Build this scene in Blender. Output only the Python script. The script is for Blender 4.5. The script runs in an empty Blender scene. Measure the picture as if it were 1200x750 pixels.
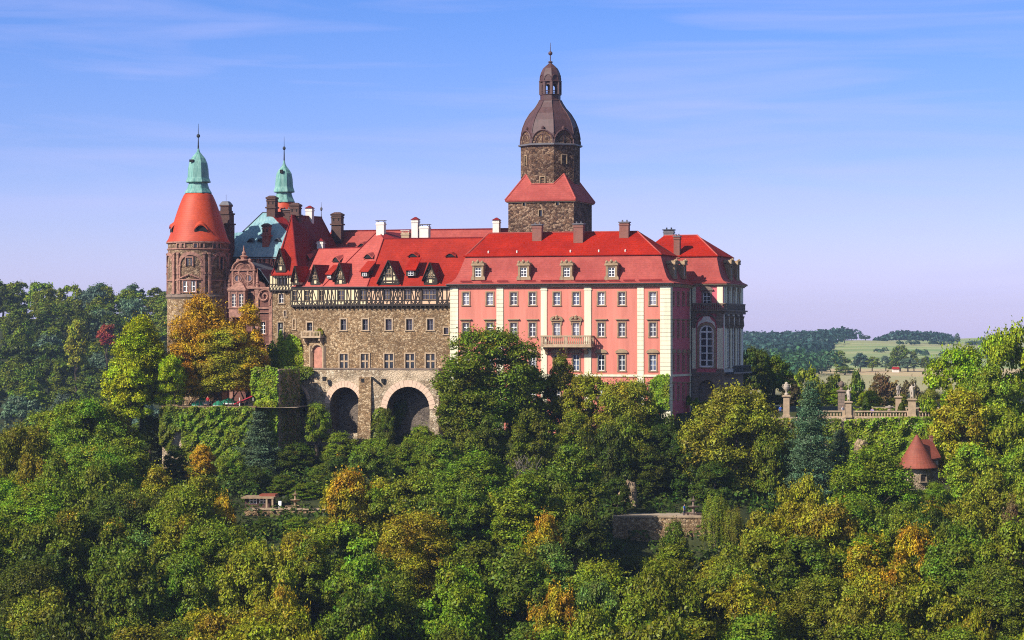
import bpy, bmesh, math, random
import numpy as np
from mathutils import Vector, Matrix

S = bpy.context.scene
COL = S.collection
R = math.radians
# ---------------------------------------------------------------- camera
FPX = 3077.0                       # focal length in pixels of the 1200 px wide photograph
cam_d = bpy.data.cameras.new("camera")
cam = bpy.data.objects.new("camera", cam_d); COL.objects.link(cam)
cam.location = (0, 0, 0); cam.rotation_euler = (R(90), 0, 0)
cam_d.sensor_width = 36.0; cam_d.lens = FPX / 1200 * 36.0
cam_d.shift_y = 25.0 / 1200
cam_d.clip_start = 1.0; cam_d.clip_end = 20000
S.camera = cam
# ---------------------------------------------------------------- sky
SUN = Vector((1.0, 0.76, -0.86)).normalized()      # direction the light travels
ELEV = math.asin(-SUN.z)
W = bpy.data.worlds.new("World"); S.world = W; W.use_nodes = True
wn = W.node_tree; wn.nodes.clear()
def wnode(t, **k):
    n = wn.nodes.new(t)
    for a, b in k.items(): setattr(n, a, b)
    return n
w_out = wnode('ShaderNodeOutputWorld'); w_bg = wnode('ShaderNodeBackground')
w_sky = wnode('ShaderNodeTexSky', sky_type='NISHITA', sun_disc=False)
w_sky.sun_elevation = ELEV; w_sky.sun_rotation = math.atan2(-SUN.x, -SUN.y)
w_sky.air_density = 1.0; w_sky.dust_density = 0.6; w_sky.ozone_density = 2.0
w_tc = wnode('ShaderNodeTexCoord'); w_sep = wnode('ShaderNodeSeparateXYZ')
wn.links.new(w_tc.outputs['Generated'], w_sep.inputs[0])
w_ramp = wnode('ShaderNodeValToRGB')
wn.links.new(w_sep.outputs['Z'], w_ramp.inputs[0])
cr = w_ramp.color_ramp
SKYR = [(0.0, (1.22, 1.08, 2.1)), (0.035, (0.90, 0.88, 1.62)), (0.075, (0.54, 0.66, 1.32)), (0.13, (0.35, 0.56, 1.18)), (0.30, (0.68, 0.74, 0.90)), (0.5, (0.90, 0.87, 0.82))]
cr.elements[0].position = SKYR[0][0]; cr.elements[0].color = (*SKYR[0][1], 1)
cr.elements[1].position = SKYR[-1][0]; cr.elements[1].color = (*SKYR[-1][1], 1)
for p, c in SKYR[1:-1]:
    e = cr.elements.new(p); e.color = (*c, 1)
w_mul = wnode('ShaderNodeMix', data_type='RGBA', blend_type='MULTIPLY'); w_mul.inputs[0].default_value = 1
wn.links.new(w_sky.outputs[0], w_mul.inputs[6]); wn.links.new(w_ramp.outputs[0], w_mul.inputs[7])
# faint high wisps
w_map = wnode('ShaderNodeMapping'); w_map.inputs['Scale'].default_value = (5, 5, 60)
wn.links.new(w_tc.outputs['Generated'], w_map.inputs[0])
w_noi = wnode('ShaderNodeTexNoise'); w_noi.inputs['Scale'].default_value = 1.3; w_noi.inputs['Detail'].default_value = 6; w_noi.inputs['Distortion'].default_value = .6
wn.links.new(w_map.outputs[0], w_noi.inputs[0])
w_cr = wnode('ShaderNodeMapRange'); w_cr.inputs[1].default_value = .47; w_cr.inputs[2].default_value = .80; w_cr.inputs[3].default_value = 0; w_cr.inputs[4].default_value = .42
wn.links.new(w_noi.outputs[0], w_cr.inputs[0])
w_mix = wnode('ShaderNodeMix', data_type='RGBA')
wn.links.new(w_cr.outputs[0], w_mix.inputs[0]); wn.links.new(w_mul.outputs[2], w_mix.inputs[6]); w_mix.inputs[7].default_value = (4.9, 4.9, 8.2, 1)
wn.links.new(w_mix.outputs[2], w_bg.inputs[0]); w_bg.inputs[1].default_value = 0.10
wn.links.new(w_bg.outputs[0], w_out.inputs[0])
# ---------------------------------------------------------------- sun
sun_d = bpy.data.lights.new("sun", 'SUN'); sun = bpy.data.objects.new("sun", sun_d); COL.objects.link(sun)
sun_d.energy = 5.0; sun_d.angle = R(0.5); sun_d.color = (1.0, 0.94, 0.84)
sun.rotation_euler = SUN.to_track_quat('-Z', 'Y').to_euler()
sun.location = (-60, -40, 200)
S.view_settings.view_transform = 'Standard'; S.view_settings.look = 'None'
S.view_settings.exposure = 0.42; S.view_settings.gamma = 1; S.view_settings.use_curve_mapping = False
S.cycles.max_bounces = 6; S.cycles.diffuse_bounces = 2; S.cycles.glossy_bounces = 2; S.cycles.transmission_bounces = 2
S.cycles.volume_bounces = 0; S.cycles.transparent_max_bounces = 4
S.cycles.use_adaptive_sampling = True; S.cycles.adaptive_threshold = 0.01; S.cycles.filter_width = 1.1; S.cycles.use_denoising = False

# ================================================================ helpers
def tag(o, label=None, cat=None, group=None, kind=None):
    if label: o['label'] = label
    if cat: o['category'] = cat
    if group: o['group'] = group
    if kind: o['kind'] = kind
    return o

class Frame:
    """a building's own axes: u to the right along its front, v back into it, z up"""
    def __init__(s, px, Y, deg):
        s.ox = (px - 600) * Y / FPX; s.oy = Y; s.a = R(deg); s.c = math.cos(s.a); s.s = math.sin(s.a)
    def w(s, u, v, z=0.0):
        return Vector((s.ox + u * s.c + v * s.s, s.oy - u * s.s + v * s.c, z))
    def U(s, px, v=0.0):
        k = (px - 600) / FPX
        return (k * (s.oy + v * s.c) - s.ox - v * s.s) / (s.c + k * s.s)
    def V(s, px, u=0.0):
        k = (px - 600) / FPX
        return (k * (s.oy - u * s.s) - s.ox - u * s.c) / (s.s - k * s.c)
    def Z(s, py, u=0.0, v=0.0):
        return (400 - py) * (s.oy - u * s.s + v * s.c) / FPX
    def loc(s, wx, wy):
        dx, dy = wx - s.ox, wy - s.oy
        return dx * s.c - dy * s.s, dx * s.s + dy * s.c

def P(px, py, Y):
    return Vector(((px - 600) * Y / FPX, Y, (400 - py) * Y / FPX))
WORLD = Frame(600, 0.0, 0)

BASE = {}
def empty(name, fr, u, v, z, label, cat, group=None):
    o = bpy.data.objects.new(name, None); COL.objects.link(o)
    o.empty_display_size = .5
    o.location = fr.w(u, v, z); o.rotation_euler = (0, 0, -fr.a)
    BASE[o.name] = (Vector((u, v, z)), fr)
    return tag(o, label, cat, group)

class MB:
    def __init__(s): s.v = []; s.f = []; s.m = []
    def add(s, vs, fs, m=0):
        n = len(s.v); s.v += [tuple(p) for p in vs]
        for f in fs: s.f.append([i + n for i in f]); s.m.append(m)
    def box(s, u0, u1, v0, v1, z0, z1, m=0):
        s.add([(u0,v0,z0),(u1,v0,z0),(u1,v1,z0),(u0,v1,z0),(u0,v0,z1),(u1,v0,z1),(u1,v1,z1),(u0,v1,z1)],
              [(0,3,2,1),(4,5,6,7),(0,1,5,4),(1,2,6,5),(2,3,7,6),(3,0,4,7)], m)
    def cbox(s, c, sz, m=0):
        s.box(c[0]-sz[0]/2, c[0]+sz[0]/2, c[1]-sz[1]/2, c[1]+sz[1]/2, c[2]-sz[2]/2, c[2]+sz[2]/2, m)
    def poly(s, pts, m=0): s.add(pts, [tuple(range(len(pts)))], m)
    def prism(s, pts, off, m=0):
        n = len(pts); off = Vector(off)
        vs = [tuple(p) for p in pts] + [tuple(Vector(p) + off) for p in pts]
        s.add(vs, [tuple(range(n)), tuple(range(2*n-1, n-1, -1))] + [(i, (i+1) % n, n + (i+1) % n, n + i) for i in range(n)], m)
    def slab(s, pts, t=.25, m=0):
        s.prism(pts, (0, 0, -t), m)
    def rings(s, rings, m=0, cap0=True, cap1=True, ms=None):
        """rings: list of equal-length point loops"""
        n = len(rings[0]); b = len(s.v)
        for r in rings: s.v += [tuple(p) for p in r]
        for k in range(len(rings) - 1):
            for i in range(n):
                j = (i + 1) % n
                s.f.append([b + k*n + i, b + k*n + j, b + (k+1)*n + j, b + (k+1)*n + i]); s.m.append(ms[k] if ms else m)
        if cap0: s.f.append([b + i for i in range(n)][::-1]); s.m.append(ms[0] if ms else m)
        if cap1: s.f.append([b + (len(rings)-1)*n + i for i in range(n)]); s.m.append(ms[-1] if ms else m)
    def lathe(s, c, prof, n=24, ph=0.0, m=0, ms=None, sq=1.0):
        rg = [[(c[0] + max(r, .004) * math.cos(ph + 2*math.pi*i/n), c[1] + max(r, .004) * math.sin(ph + 2*math.pi*i/n) * sq, z) for i in range(n)] for r, z in prof]
        s.rings(rg, m, ms=ms)
    def rectrings(s, rs, m=0, cap0=True):
        s.rings([[(a,c,z),(b,c,z),(b,d,z),(a,d,z)] for a, b, c, d, z in rs], m, cap0=cap0)
    def tube(s, pts, rad, n=6, m=0):
        pts = [Vector(p) for p in pts]
        if not hasattr(rad, '__len__'): rad = [rad] * len(pts)
        rg = []
        for i, p in enumerate(pts):
            d = (pts[min(i+1, len(pts)-1)] - pts[max(i-1, 0)]).normalized()
            a = d.orthogonal().normalized() if abs(d.z) < .95 else (Vector((1,0,0)) - d * d.x).normalized()
            if abs(d.z) < .95: a = d.cross(Vector((0,0,1))).normalized()
            b = d.cross(a)
            rg.append([p + (a * math.cos(2*math.pi*k/n) + b * math.sin(2*math.pi*k/n)) * rad[i] for k in range(n)])
        s.rings(rg, m)
    def beam(s, p, q, base, d, n, w=.14, t=.06, m=0):
        """timber in a wall plane: p, q = (s, z); base point, direction d, outward normal n (2-D)"""
        p, q = Vector(p), Vector(q); e = (q - p).normalized() if (q-p).length > 1e-6 else Vector((1,0)); o = Vector((-e.y, e.x)) * w / 2
        pts = []
        for a in (p - o, q - o, q + o, p + o):
            pts.append((base[0] + d[0]*a.x + n[0]*t, base[1] + d[1]*a.x + n[1]*t, a.y))
        s.prism(pts, (-n[0]*(t+.03), -n[1]*(t+.03), 0), m)
    def wall(s, p0, p1, z0, z1, holes=(), depth=.35, m=0, mr=None, back=True):
        """wall face from p0 to p1 (outside on the right-hand side) with openings (s0,s1,z0,z1[,'arch'])"""
        p0, p1 = Vector(p0), Vector(p1); L = (p1 - p0).length; d = (p1 - p0) / L; n = Vector((d.y, -d.x))
        mr = m if mr is None else mr
        def pt(a, z, k=0.0): return (p0.x + d.x*a - n.x*k, p0.y + d.y*a - n.y*k, z)
        holes = [h for h in holes if h[1] > 0 and h[0] < L and h[3] > z0 and h[2] < z1]
        xs = sorted({0, L} | {min(max(q, 0), L) for h in holes for q in h[:2]}); zs = sorted({z0, z1} | {min(max(q, z0), z1) for h in holes for q in h[2:4]})
        for i in range(len(xs)-1):
            if xs[i+1] - xs[i] < 1e-5: continue
            run = None
            for k in range(len(zs)-1):
                cx, cz = (xs[i]+xs[i+1])/2, (zs[k]+zs[k+1])/2
                inside = any(h[0] < cx < h[1] and h[2] < cz < h[3] for h in holes)
                if not inside: 
                    s.poly([pt(xs[i], zs[k]), pt(xs[i+1], zs[k]), pt(xs[i+1], zs[k+1]), pt(xs[i], zs[k+1])], m)
        for h in holes:
            a, b, c, e = h[:4]
            if len(h) > 4:
                r = (b - a) / 2; cx = (a + b) / 2; sp = e - r; N = 12
                arc = [(cx - r * math.cos(math.pi*i/N), sp + r * math.sin(math.pi*i/N)) for i in range(N+1)]
                for i in range(N):
                    s.poly([pt(*arc[i]), pt(*arc[i+1]), pt(arc[i+1][0], e), pt(arc[i][0], e)], m)
                loop = [(a, c)] + arc + [(b, c)]
            else:
                loop = [(a, c), (a, e), (b, e), (b, c)]
            for i in range(len(loop)):
                q, r2 = loop[i], loop[(i+1) % len(loop)]
                s.poly([pt(*q), pt(*q, depth), pt(*r2, depth), pt(*r2)], mr)
            if back == 'all' :
                s.poly([pt(*q, depth) for q in loop], mr)
    def build(s, name, mats, parent=None, smooth=False, fr=None, fix=True):
        me = bpy.data.meshes.new(name)
        vs = s.v
        if parent is not None and parent.name in BASE:
            b, _ = BASE[parent.name]; vs = [(x-b.x, y-b.y, z-b.z) for x, y, z in vs]
        me.from_pydata(vs, [], s.f)
        if not isinstance(mats, (list, tuple)): mats = [mats]
        for m in mats: me.materials.append(m)
        me.polygons.foreach_set('material_index', s.m)
        if fix:
            bm = bmesh.new(); bm.from_mesh(me); bmesh.ops.recalc_face_normals(bm, faces=bm.faces); bm.to_mesh(me); bm.free()
        if smooth: me.polygons.foreach_set('use_smooth', [True]*len(me.polygons))
        me.update()
        o = bpy.data.objects.new(name, me); COL.objects.link(o)
        if parent is not None:
            o.parent = parent
            if parent.name in BASE: BASE[o.name] = BASE[parent.name]
        return o

# ================================================================ materials
def nt(name):
    m = bpy.data.materials.new(name); m.use_nodes = True; t = m.node_tree; t.nodes.clear()
    out = t.nodes.new('ShaderNodeOutputMaterial'); b = t.nodes.new('ShaderNodeBsdfPrincipled'); t.links.new(b.outputs[0], out.inputs[0])
    return m, t, b, out
def nd(t, k, **kw):
    n = t.nodes.new(k)
    for a, b in kw.items():
        if a.startswith('i_'): n.inputs[a[2:].replace('_', ' ')].default_value = b
        else: setattr(n, a, b)
    return n
def mixc(t, f, a, b, mode='MIX'):
    n = nd(t, 'ShaderNodeMix', data_type='RGBA', blend_type=mode)
    for s_, q in ((0, f), (6, a), (7, b)):
        if hasattr(q, 'links'): t.links.new(q, n.inputs[s_])
        elif s_ == 0: n.inputs[0].default_value = q
        else: n.inputs[s_].default_value = (*q, 1)
    return n.outputs[2]
def rng(t, src, a, b, c, d):
    n = nd(t, 'ShaderNodeMapRange'); t.links.new(src, n.inputs[0])
    for i, q in enumerate((a, b, c, d)): n.inputs[i+1].default_value = q
    return n.outputs[0]
def coords(t, scale=(1,1,1)):
    tc = nd(t, 'ShaderNodeTexCoord'); mp = nd(t, 'ShaderNodeMapping'); mp.inputs['Scale'].default_value = scale
    t.links.new(tc.outputs['Object'], mp.inputs[0]); return mp.outputs[0]
def noise(t, vec, sc, det=3, rough=.55):
    n = nd(t, 'ShaderNodeTexNoise'); n.inputs['Scale'].default_value = sc; n.inputs['Detail'].default_value = det; n.inputs['Roughness'].default_value = rough
    t.links.new(vec, n.inputs[0]); return n.outputs[0]
def bump(t, b, h, st=.5, dist=.1):
    n = nd(t, 'ShaderNodeBump'); n.inputs['Strength'].default_value = st; n.inputs['Distance'].default_value = dist
    t.links.new(h, n.inputs['Height']); t.links.new(n.outputs[0], b.inputs['Normal'])

def plain(name, c, rough=.75, var=.18, sc=1.2, metal=0, spec=.4, streak=False):
    m, t, b, o = nt(name); v = coords(t, (1.6, 1.6, .14) if streak else (1, 1, 1))
    f = noise(t, v, sc, 5, .65); c2 = tuple(x * (1 - var) for x in c); c3 = tuple(min(1, x * (1 + var * .7)) for x in c)
    t.links.new(mixc(t, rng(t, f, .3, .7, 0, 1), c2, c3), b.inputs['Base Color'])
    b.inputs['Roughness'].default_value = rough; b.inputs['Metallic'].default_value = metal; b.inputs['Specular IOR Level'].default_value = spec
    return m
def rubble(name, c1, c2, c3, mortar, sc=2.4, zs=1.5, bmp=.6, mw=.06, patch=None):
    m, t, b, o = nt(name); v = coords(t, (1, 1, zs))
    wob = nd(t, 'ShaderNodeTexNoise', i_Scale=1.5); t.links.new(v, wob.inputs[0])
    va = nd(t, 'ShaderNodeVectorMath', operation='MULTIPLY_ADD'); t.links.new(wob.outputs['Color'], va.inputs[0]); va.inputs[1].default_value = (.3,.3,.3); t.links.new(v, va.inputs[2])
    vo = nd(t, 'ShaderNodeTexVoronoi', i_Scale=sc); t.links.new(va.outputs[0], vo.inputs[0])
    ve = nd(t, 'ShaderNodeTexVoronoi', feature='DISTANCE_TO_EDGE', i_Scale=sc); t.links.new(va.outputs[0], ve.inputs[0])
    se = nd(t, 'ShaderNodeSeparateColor'); t.links.new(vo.outputs['Color'], se.inputs[0])
    a = mixc(t, rng(t, se.outputs[0], .15, .85, 0, 1), c1, c2)
    a = mixc(t, rng(t, se.outputs[1], .62, .85, 0, 1), a, c3)
    fm = rng(t, ve.outputs[0], 0, mw, .75, 0)
    a = mixc(t, fm, a, mortar)
    big = noise(t, v, .22, 4, .6)
    a = mixc(t, rng(t, big, .35, .65, .55, 0), a, tuple(x * .55 for x in c1))
    if patch: a = mixc(t, rng(t, noise(t, v, .13, 5, .7), .5, .62, 0, .8), a, patch)
    t.links.new(a, b.inputs['Base Color']); b.inputs['Roughness'].default_value = .9; b.inputs['Specular IOR Level'].default_value = .2
    bump(t, b, rng(t, ve.outputs[0], 0, .2, 0, 1), bmp, .12)
    return m
def tile(name, c, c2, rough=.55, row=.33, spec=.4, moss=None):
    m, t, b, o = nt(name); v = coords(t)
    wv = nd(t, 'ShaderNodeTexWave', wave_type='BANDS', bands_direction='Z', wave_profile='SAW', i_Scale=.314/row); wv.inputs['Distortion'].default_value = .25; wv.inputs['Detail Scale'].default_value = 3
    t.links.new(v, wv.inputs[0])
    vo = nd(t, 'ShaderNodeTexVoronoi', i_Scale=4.0); t.links.new(v, vo.inputs[0])
    se = nd(t, 'ShaderNodeSeparateColor'); t.links.new(vo.outputs['Color'], se.inputs[0])
    a = mixc(t, rng(t, noise(t, v, .22, 6, .72), .38, .62, 0, 1), c, c2)
    a = mixc(t, rng(t, se.outputs[0], 0, 1, 0, .45), a, tuple(x * .55 for x in c))
    a = mixc(t, rng(t, wv.outputs[0], .0, .3, .35, 0), a, tuple(x * .45 for x in c))
    vz = coords(t, (.7, .7, .12)); a = mixc(t, rng(t, noise(t, vz, 1.1, 5, .7), .55, .8, 0, .45), a, moss or tuple(x * .5 for x in c))
    t.links.new(a, b.inputs['Base Color']); b.inputs['Roughness'].default_value = rough; b.inputs['Specular IOR Level'].default_value = spec
    bump(t, b, wv.outputs[0], .35, .05)
    return m
def seamed(name, c, c2, dark, rough=.5, pitch=.55, radial=False):
    m, t, b, o = nt(name); v = coords(t)
    wv = nd(t, 'ShaderNodeTexWave', wave_type='BANDS', bands_direction='X', wave_profile='SAW', i_Scale=.314/pitch); t.links.new(v, wv.inputs[0])
    vs = coords(t, (2.2, 2.2, .3)); a = mixc(t, rng(t, noise(t, vs, 1.0, 5, .7), .35, .65, 0, 1), c, c2)
    a = mixc(t, rng(t, noise(t, coords(t, (3, 3, .5)), .9, 6, .75), .55, .72, 0, .75), a, dark)
    if not radial: a = mixc(t, rng(t, wv.outputs[0], 0, .18, .6, 0), a, dark)
    t.links.new(a, b.inputs['Base Color']); b.inputs['Roughness'].default_value = rough
    if not radial: bump(t, b, wv.outputs[0], .4, .05)
    return m
def ashlar(name, c, c2, mortar, bw=.9, bh=.45):
    m, t, b, o = nt(name); v = coords(t)
    sp = nd(t, 'ShaderNodeSeparateXYZ'); t.links.new(v, sp.inputs[0])
    ad = nd(t, 'ShaderNodeMath', operation='ADD'); t.links.new(sp.outputs[0], ad.inputs[0]); t.links.new(sp.outputs[1], ad.inputs[1])
    cb = nd(t, 'ShaderNodeCombineXYZ'); t.links.new(ad.outputs[0], cb.inputs[0]); t.links.new(sp.outputs[2], cb.inputs[1])
    br = nd(t, 'ShaderNodeTexBrick', i_Scale=1.0); t.links.new(cb.outputs[0], br.inputs[0])
    br.inputs['Color1'].default_value = (*c, 1); br.inputs['Color2'].default_value = (*c2, 1); br.inputs['Mortar'].default_value = (*mortar, 1)
    br.inputs['Mortar Size'].default_value = .03; br.inputs['Brick Width'].default_value = bw; br.inputs['Row Height'].default_value = bh
    a = mixc(t, rng(t, noise(t, coords(t, (1, 1, .4)), .8, 6, .7), .4, .7, 0, .55), br.outputs[0], tuple(x * .45 for x in c))
    t.links.new(a, b.inputs['Base Color']); b.inputs['Roughness'].default_value = .85
    return m
def glass(name, c=(.02, .025, .035)):
    m, t, b, o = nt(name); v = coords(t)
    t.links.new(mixc(t, rng(t, noise(t, v, .9, 2), .4, .6, 0, 1), c, tuple(x*2.2 for x in c)), b.inputs['Base Color'])
    b.inputs['Roughness'].default_value = .08; b.inputs['Specular IOR Level'].default_value = .7
    return m

M = {}
M['pink'] = plain('pink_plaster', (.62, .205, .150), .85, .22, .5, spec=.2, streak=True)
M['pink2'] = plain('shaded_pink_plaster', (.58, .13, .16), .85, .10, .5, spec=.2, streak=True)  # shade on end wall and pavilion front put into the pink
M['cream'] = plain('cream_render', (.74, .68, .49), .8, .16, 1.0, spec=.2, streak=True)
M['sand'] = plain('brown_sandstone', (.33, .225, .13), .85, .35, 1.6)
M['sand_l'] = plain('pale_sandstone', (.42, .30, .19), .85, .30, 1.6)
M['sand_r'] = ashlar('red_sandstone', (.20, .075, .052), (.14, .052, .04), (.07, .03, .024), .8, .4)
M['sand_t'] = plain('red_sandstone_trim', (.33, .165, .12), .85, .55, 2.2)
M['sand_g'] = ashlar('grey_sandstone_blocks', (.26, .18, .13), (.20, .145, .11), (.10, .075, .06), 1.1, .5)
M['rub'] = rubble('brown_rubble_stone', (.19, .115, .058), (.42, .265, .135), (.58, .42, .25), (.13, .085, .05), sc=3.2, zs=1.3)
M['rub_d'] = rubble('dark_rubble_stone', (.070, .038, .027), (.22, .120, .070), (.36, .235, .15), (.05, .032, .024), sc=2.7, zs=1.3)
M['rub_l'] = rubble('pale_patched_rubble', (.27, .19, .12), (.52, .39, .25), (.66, .54, .38), (.20, .15, .10), sc=2.6, zs=1.3, patch=(.62, .47, .32))
M['rub_t'] = rubble('tower_rubble', (.15, .09, .055), (.33, .20, .12), (.46, .32, .2), (.10, .065, .045), sc=2.3, zs=1.35)
M['arch'] = plain('arch_stone', (.66, .46, .33), .85, .2, 1.5)
M['infill'] = plain('pinkish_brick_infill', (.46, .20, .14), .85, .3, 2)
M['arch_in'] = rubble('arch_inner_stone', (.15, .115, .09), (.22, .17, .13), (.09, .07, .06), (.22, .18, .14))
M['red'] = tile('bright_red_tile', (.43, .021, .008), (.27, .013, .007), .8, spec=.08)
M['red_m'] = tile('sheen_red_tile', (.44, .090, .070), (.33, .055, .045), .7, spec=.15)  # sky sheen of the lower slopes put into a paler tile red
M['red_p'] = tile('pale_red_tile', (.50, .100, .075), (.42, .072, .055), .6, spec=.25)  # paler red paints in the sun on left planes; ridge tiles share it
M['red_s'] = tile('scarlet_tile', (.41, .032, .017), (.27, .020, .012), .75, spec=.1)
M['maroon'] = tile('maroon_and_shaded_tile', (.24, .014, .015), (.17, .010, .012), .7, spec=.2)  # also stands in for shade on right-facing roof slopes
M['orange'] = tile('orange_tile', (.62, .070, .018), (.42, .042, .014), .6, moss=(.42, .07, .03))
M['brownt'] = tile('old_brown_red_tile', (.36, .085, .045), (.18, .045, .028), .7, row=.3, moss=(.20, .10, .06))
M['copper'] = seamed('green_copper', (.12, .27, .33), (.26, .42, .42), (.12, .22, .20))  # blue of the tower's shadow mixed into the copper colour
M['copper_r'] = seamed('green_copper_dome', (.075, .23, .20), (.24, .43, .36), (.02, .05, .045), radial=True)
M['copper_d'] = seamed('dark_copper', (.045, .06, .085), (.065, .085, .11), (.02, .03, .035), rough=.8)
M['bronze'] = seamed('brown_copper', (.060, .024, .024), (.10, .042, .040), (.028, .015, .015), rough=.6, radial=True)
M['brick'] = ashlar('chimney_brick', (.33, .09, .06), (.24, .06, .045), (.18, .11, .08), .35, .14)
M['brick_d'] = ashlar('dark_chimney_brick', (.13, .055, .04), (.09, .04, .03), (.05, .03, .025), .35, .2)
M['white'] = plain('white_paint', (.80, .79, .76), .5, .06, 2)
M['white_r'] = plain('white_render', (.72, .66, .58), .8, .15, 1)
M['timber'] = plain('dark_timber', (.030, .019, .013), .8, .3, 2)
M['plaster'] = plain('yellow_plaster', (.74, .60, .36), .85, .14, 1.2)
M['plaster_p'] = plain('peach_plaster', (.72, .46, .29), .85, .14, 1.2)
M['glass'] = glass('window_glass')
M['glass_c'] = glass('curtained_glass', (.16, .17, .20))
M['glass_b'] = glass('sky_tinted_glass', (.06, .08, .13))  # bluish sky reflection painted into the pane colour
M['dark'] = plain('dark_interior', (.012, .011, .012), .9, .3)
M['lead'] = plain('lead_sheet', (.13, .12, .13), .5, .2)
M['iron'] = plain('dark_iron', (.03, .032, .035), .5, .2)
M['bark'] = plain('bark', (.075, .052, .035), .9, .4, 3)
M['twig'] = plain('grey_twigs', (.16, .13, .10), .9, .3, 3)
M['green_c'] = plain('green_canvas', (.012, .19, .10), .7, .15, 2)
M['red_c'] = plain('crimson_canvas', (.50, .02, .05), .7, .15, 2)
M['paving'] = plain('pale_paving', (.40, .31, .22), .85, .25, 1)
M['statue'] = plain('weathered_statue_stone', (.46, .38, .30), .85, .35, 3)
# ================================================================ windows (shared meshes, each window an object)
PROTO = {}
def proto(key, fn):
    if key not in PROTO:
        obs = fn(); PROTO[key] = [(n, o, m) for n, o, m in obs]
    return PROTO[key]
def mesh_only(mb, mats, name):
    o = mb.build(name, mats); me = o.data; bpy.data.objects.remove(o); return me
def ring_pts(w, h, arch, off=0.0, N=12):
    if not arch: return [(-w/2-off, -0), (-w/2-off, h+off), (w/2+off, h+off), (w/2+off, 0)]
    r = w/2; sp = h - r
    return [(-r-off, 0)] + [(-(r+off)*math.cos(math.pi*i/N), sp + (r+off)*math.sin(math.pi*i/N)) for i in range(N+1)] + [(r+off, 0)]
def window_meshes(w, h, nx=2, nz=3, arch=False, sw=.17, hood=None, trim='sand', gm='glass', fw=.09, fy=.16, bar=.07, sill=True, frame='white', proud=.09):
    key = (w, h, nx, nz, arch, sw, hood, trim, gm, fw, fy, bar, sill, frame, proud)
    key = tuple(round(k, 2) if isinstance(k, float) else k for k in key)
    if key in PROTO: return PROTO[key]
    s = MB()                                            # stone surround
    a = ring_pts(w, h, arch, -.003); b = ring_pts(w, h, arch, sw)
    n = len(a)
    if sw > 0:
        for i in range(n-1):
            q = [(a[i][0], -proud, a[i][1]), (a[i+1][0], -proud, a[i+1][1]), (b[i+1][0], -proud, b[i+1][1]), (b[i][0], -proud, b[i][1])]
            s.prism(q, (0, proud + .02, 0))
    if sill: s.box(-w/2-sw-.06, w/2+sw+.06, -proud-.07, .05, -.16, -.002)
    if hood == 'flat':
        s.box(-w/2-sw-.05, w/2+sw+.05, -.14, .02, h+sw+.12, h+sw+.25); s.box(-w/2-sw-.28, w/2+sw+.28, -.30, .02, h+sw+.26, h+sw+.40)
    elif hood == 'curve':
        z = h+sw+.10; ww = w/2+sw+.26
        top = [(-ww, z), (ww, z)] + [(ww*math.cos(math.pi*i/10)*(1 if i in (0,10) else .92), z + .18 + .42*math.sin(math.pi*i/10)) for i in range(11)]
        s.prism([(x, -.28, zz) for x, zz in top], (0, .30, 0))
    elif hood == 'grand':
        z = h+sw+.12; ww = w/2+sw+.30
        s.box(-ww, ww, -.30, .02, z, z+.16)
        for sg in (-1, 1):
            pts = [(sg*ww, z+.16), (sg*ww, z+.34), (sg*ww*.75, z+.62), (sg*ww*.42, z+.72), (sg*ww*.30, z+.45), (sg*ww*.62, z+.32), (sg*ww*.7, z+.16)]
            s.prism([(x, -.32, zz) for x, zz in pts], (0, .34, 0))
        s.lathe((0, -.14), [(.10, z+.16), (.26, z+.32), (.22, z+.55), (.30, z+.66), (.05, z+.92)], 8)
        s.box(-w/2-sw-.12, -w/2-sw+.02, -.16, .02, z-.6, z-.01); s.box(w/2+sw-.02, w/2+sw+.12, -.16, .02, z-.6, z-.01)
    sm = mesh_only(s, M[trim], 'window') if s.v else None
    f = MB(); a = ring_pts(w, h, arch, -.002); b = ring_pts(w, h, arch, -fw)
    for i in range(n-1):
        q = [(a[i][0], fy, a[i][1]), (a[i+1][0], fy, a[i+1][1]), (b[i+1][0], fy, max(fw, b[i+1][1])), (b[i][0], fy, max(fw, b[i][1]))]
        f.prism(q, (0, .07, 0))
    f.box(-w/2, w/2, fy, fy+.07, 0.002, fw)
    def xlim(z):
        if not arch or z < h - w/2: return w/2
        return math.sqrt(max(0, (w/2)**2 - (z - (h - w/2))**2))
    for i in range(1, nx):
        x = -w/2 + w*i/nx; top = h if not arch else h - w/2 + math.sqrt(max(0, (w/2)**2 - x*x)); bb = bar * (1.5 if nx % 2 == 0 and i == nx//2 else 1)
        f.box(x-bb/2, x+bb/2, fy-.015, fy+.055, fw, top-fw*.6)
    for i in range(1, nz):
        z = h*i/nz if nz != 3 else h*(.34, .67)[i-1]; xl = xlim(z) - fw*.5; bb = bar * (1.5 if i == nz-1 else .9)
        f.box(-xl, xl, fy-.008, fy+.05, z-bb/2, z+bb/2)
    fm = mesh_only(f, M[frame], 'frame')
    g = MB(); g.prism([(x, fy+.09, z) for x, z in ring_pts(w-.02, h-.01, arch)], (0, .02, 0))
    gme = mesh_only(g, M[gm], 'pane')
    PROTO[key] = (sm, fm, gme); return PROTO[key]
def child(name, me, parent, loc=(0,0,0), rz=0.0):
    o = bpy.data.objects.new(name, me); COL.objects.link(o); o.parent = parent; o.location = loc; o.rotation_euler = (0, 0, rz); return o
def put_window(parent, u, v, z, rz=0.0, name='window', **k):
    """window whose sill centre is at (u,v,z) of the parent's frame"""
    sm, fm, gm = window_meshes(**k)
    b = BASE[parent.name][0]
    loc = (u-b.x, v-b.y, z-b.z)
    if sm is None:
        f = child('window_frame', fm, parent, loc, rz); child('pane', gm, f); return f
    wo = child(name, sm, parent, loc, rz); child('frame', fm, wo); child('pane', gm, wo); return wo

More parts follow.
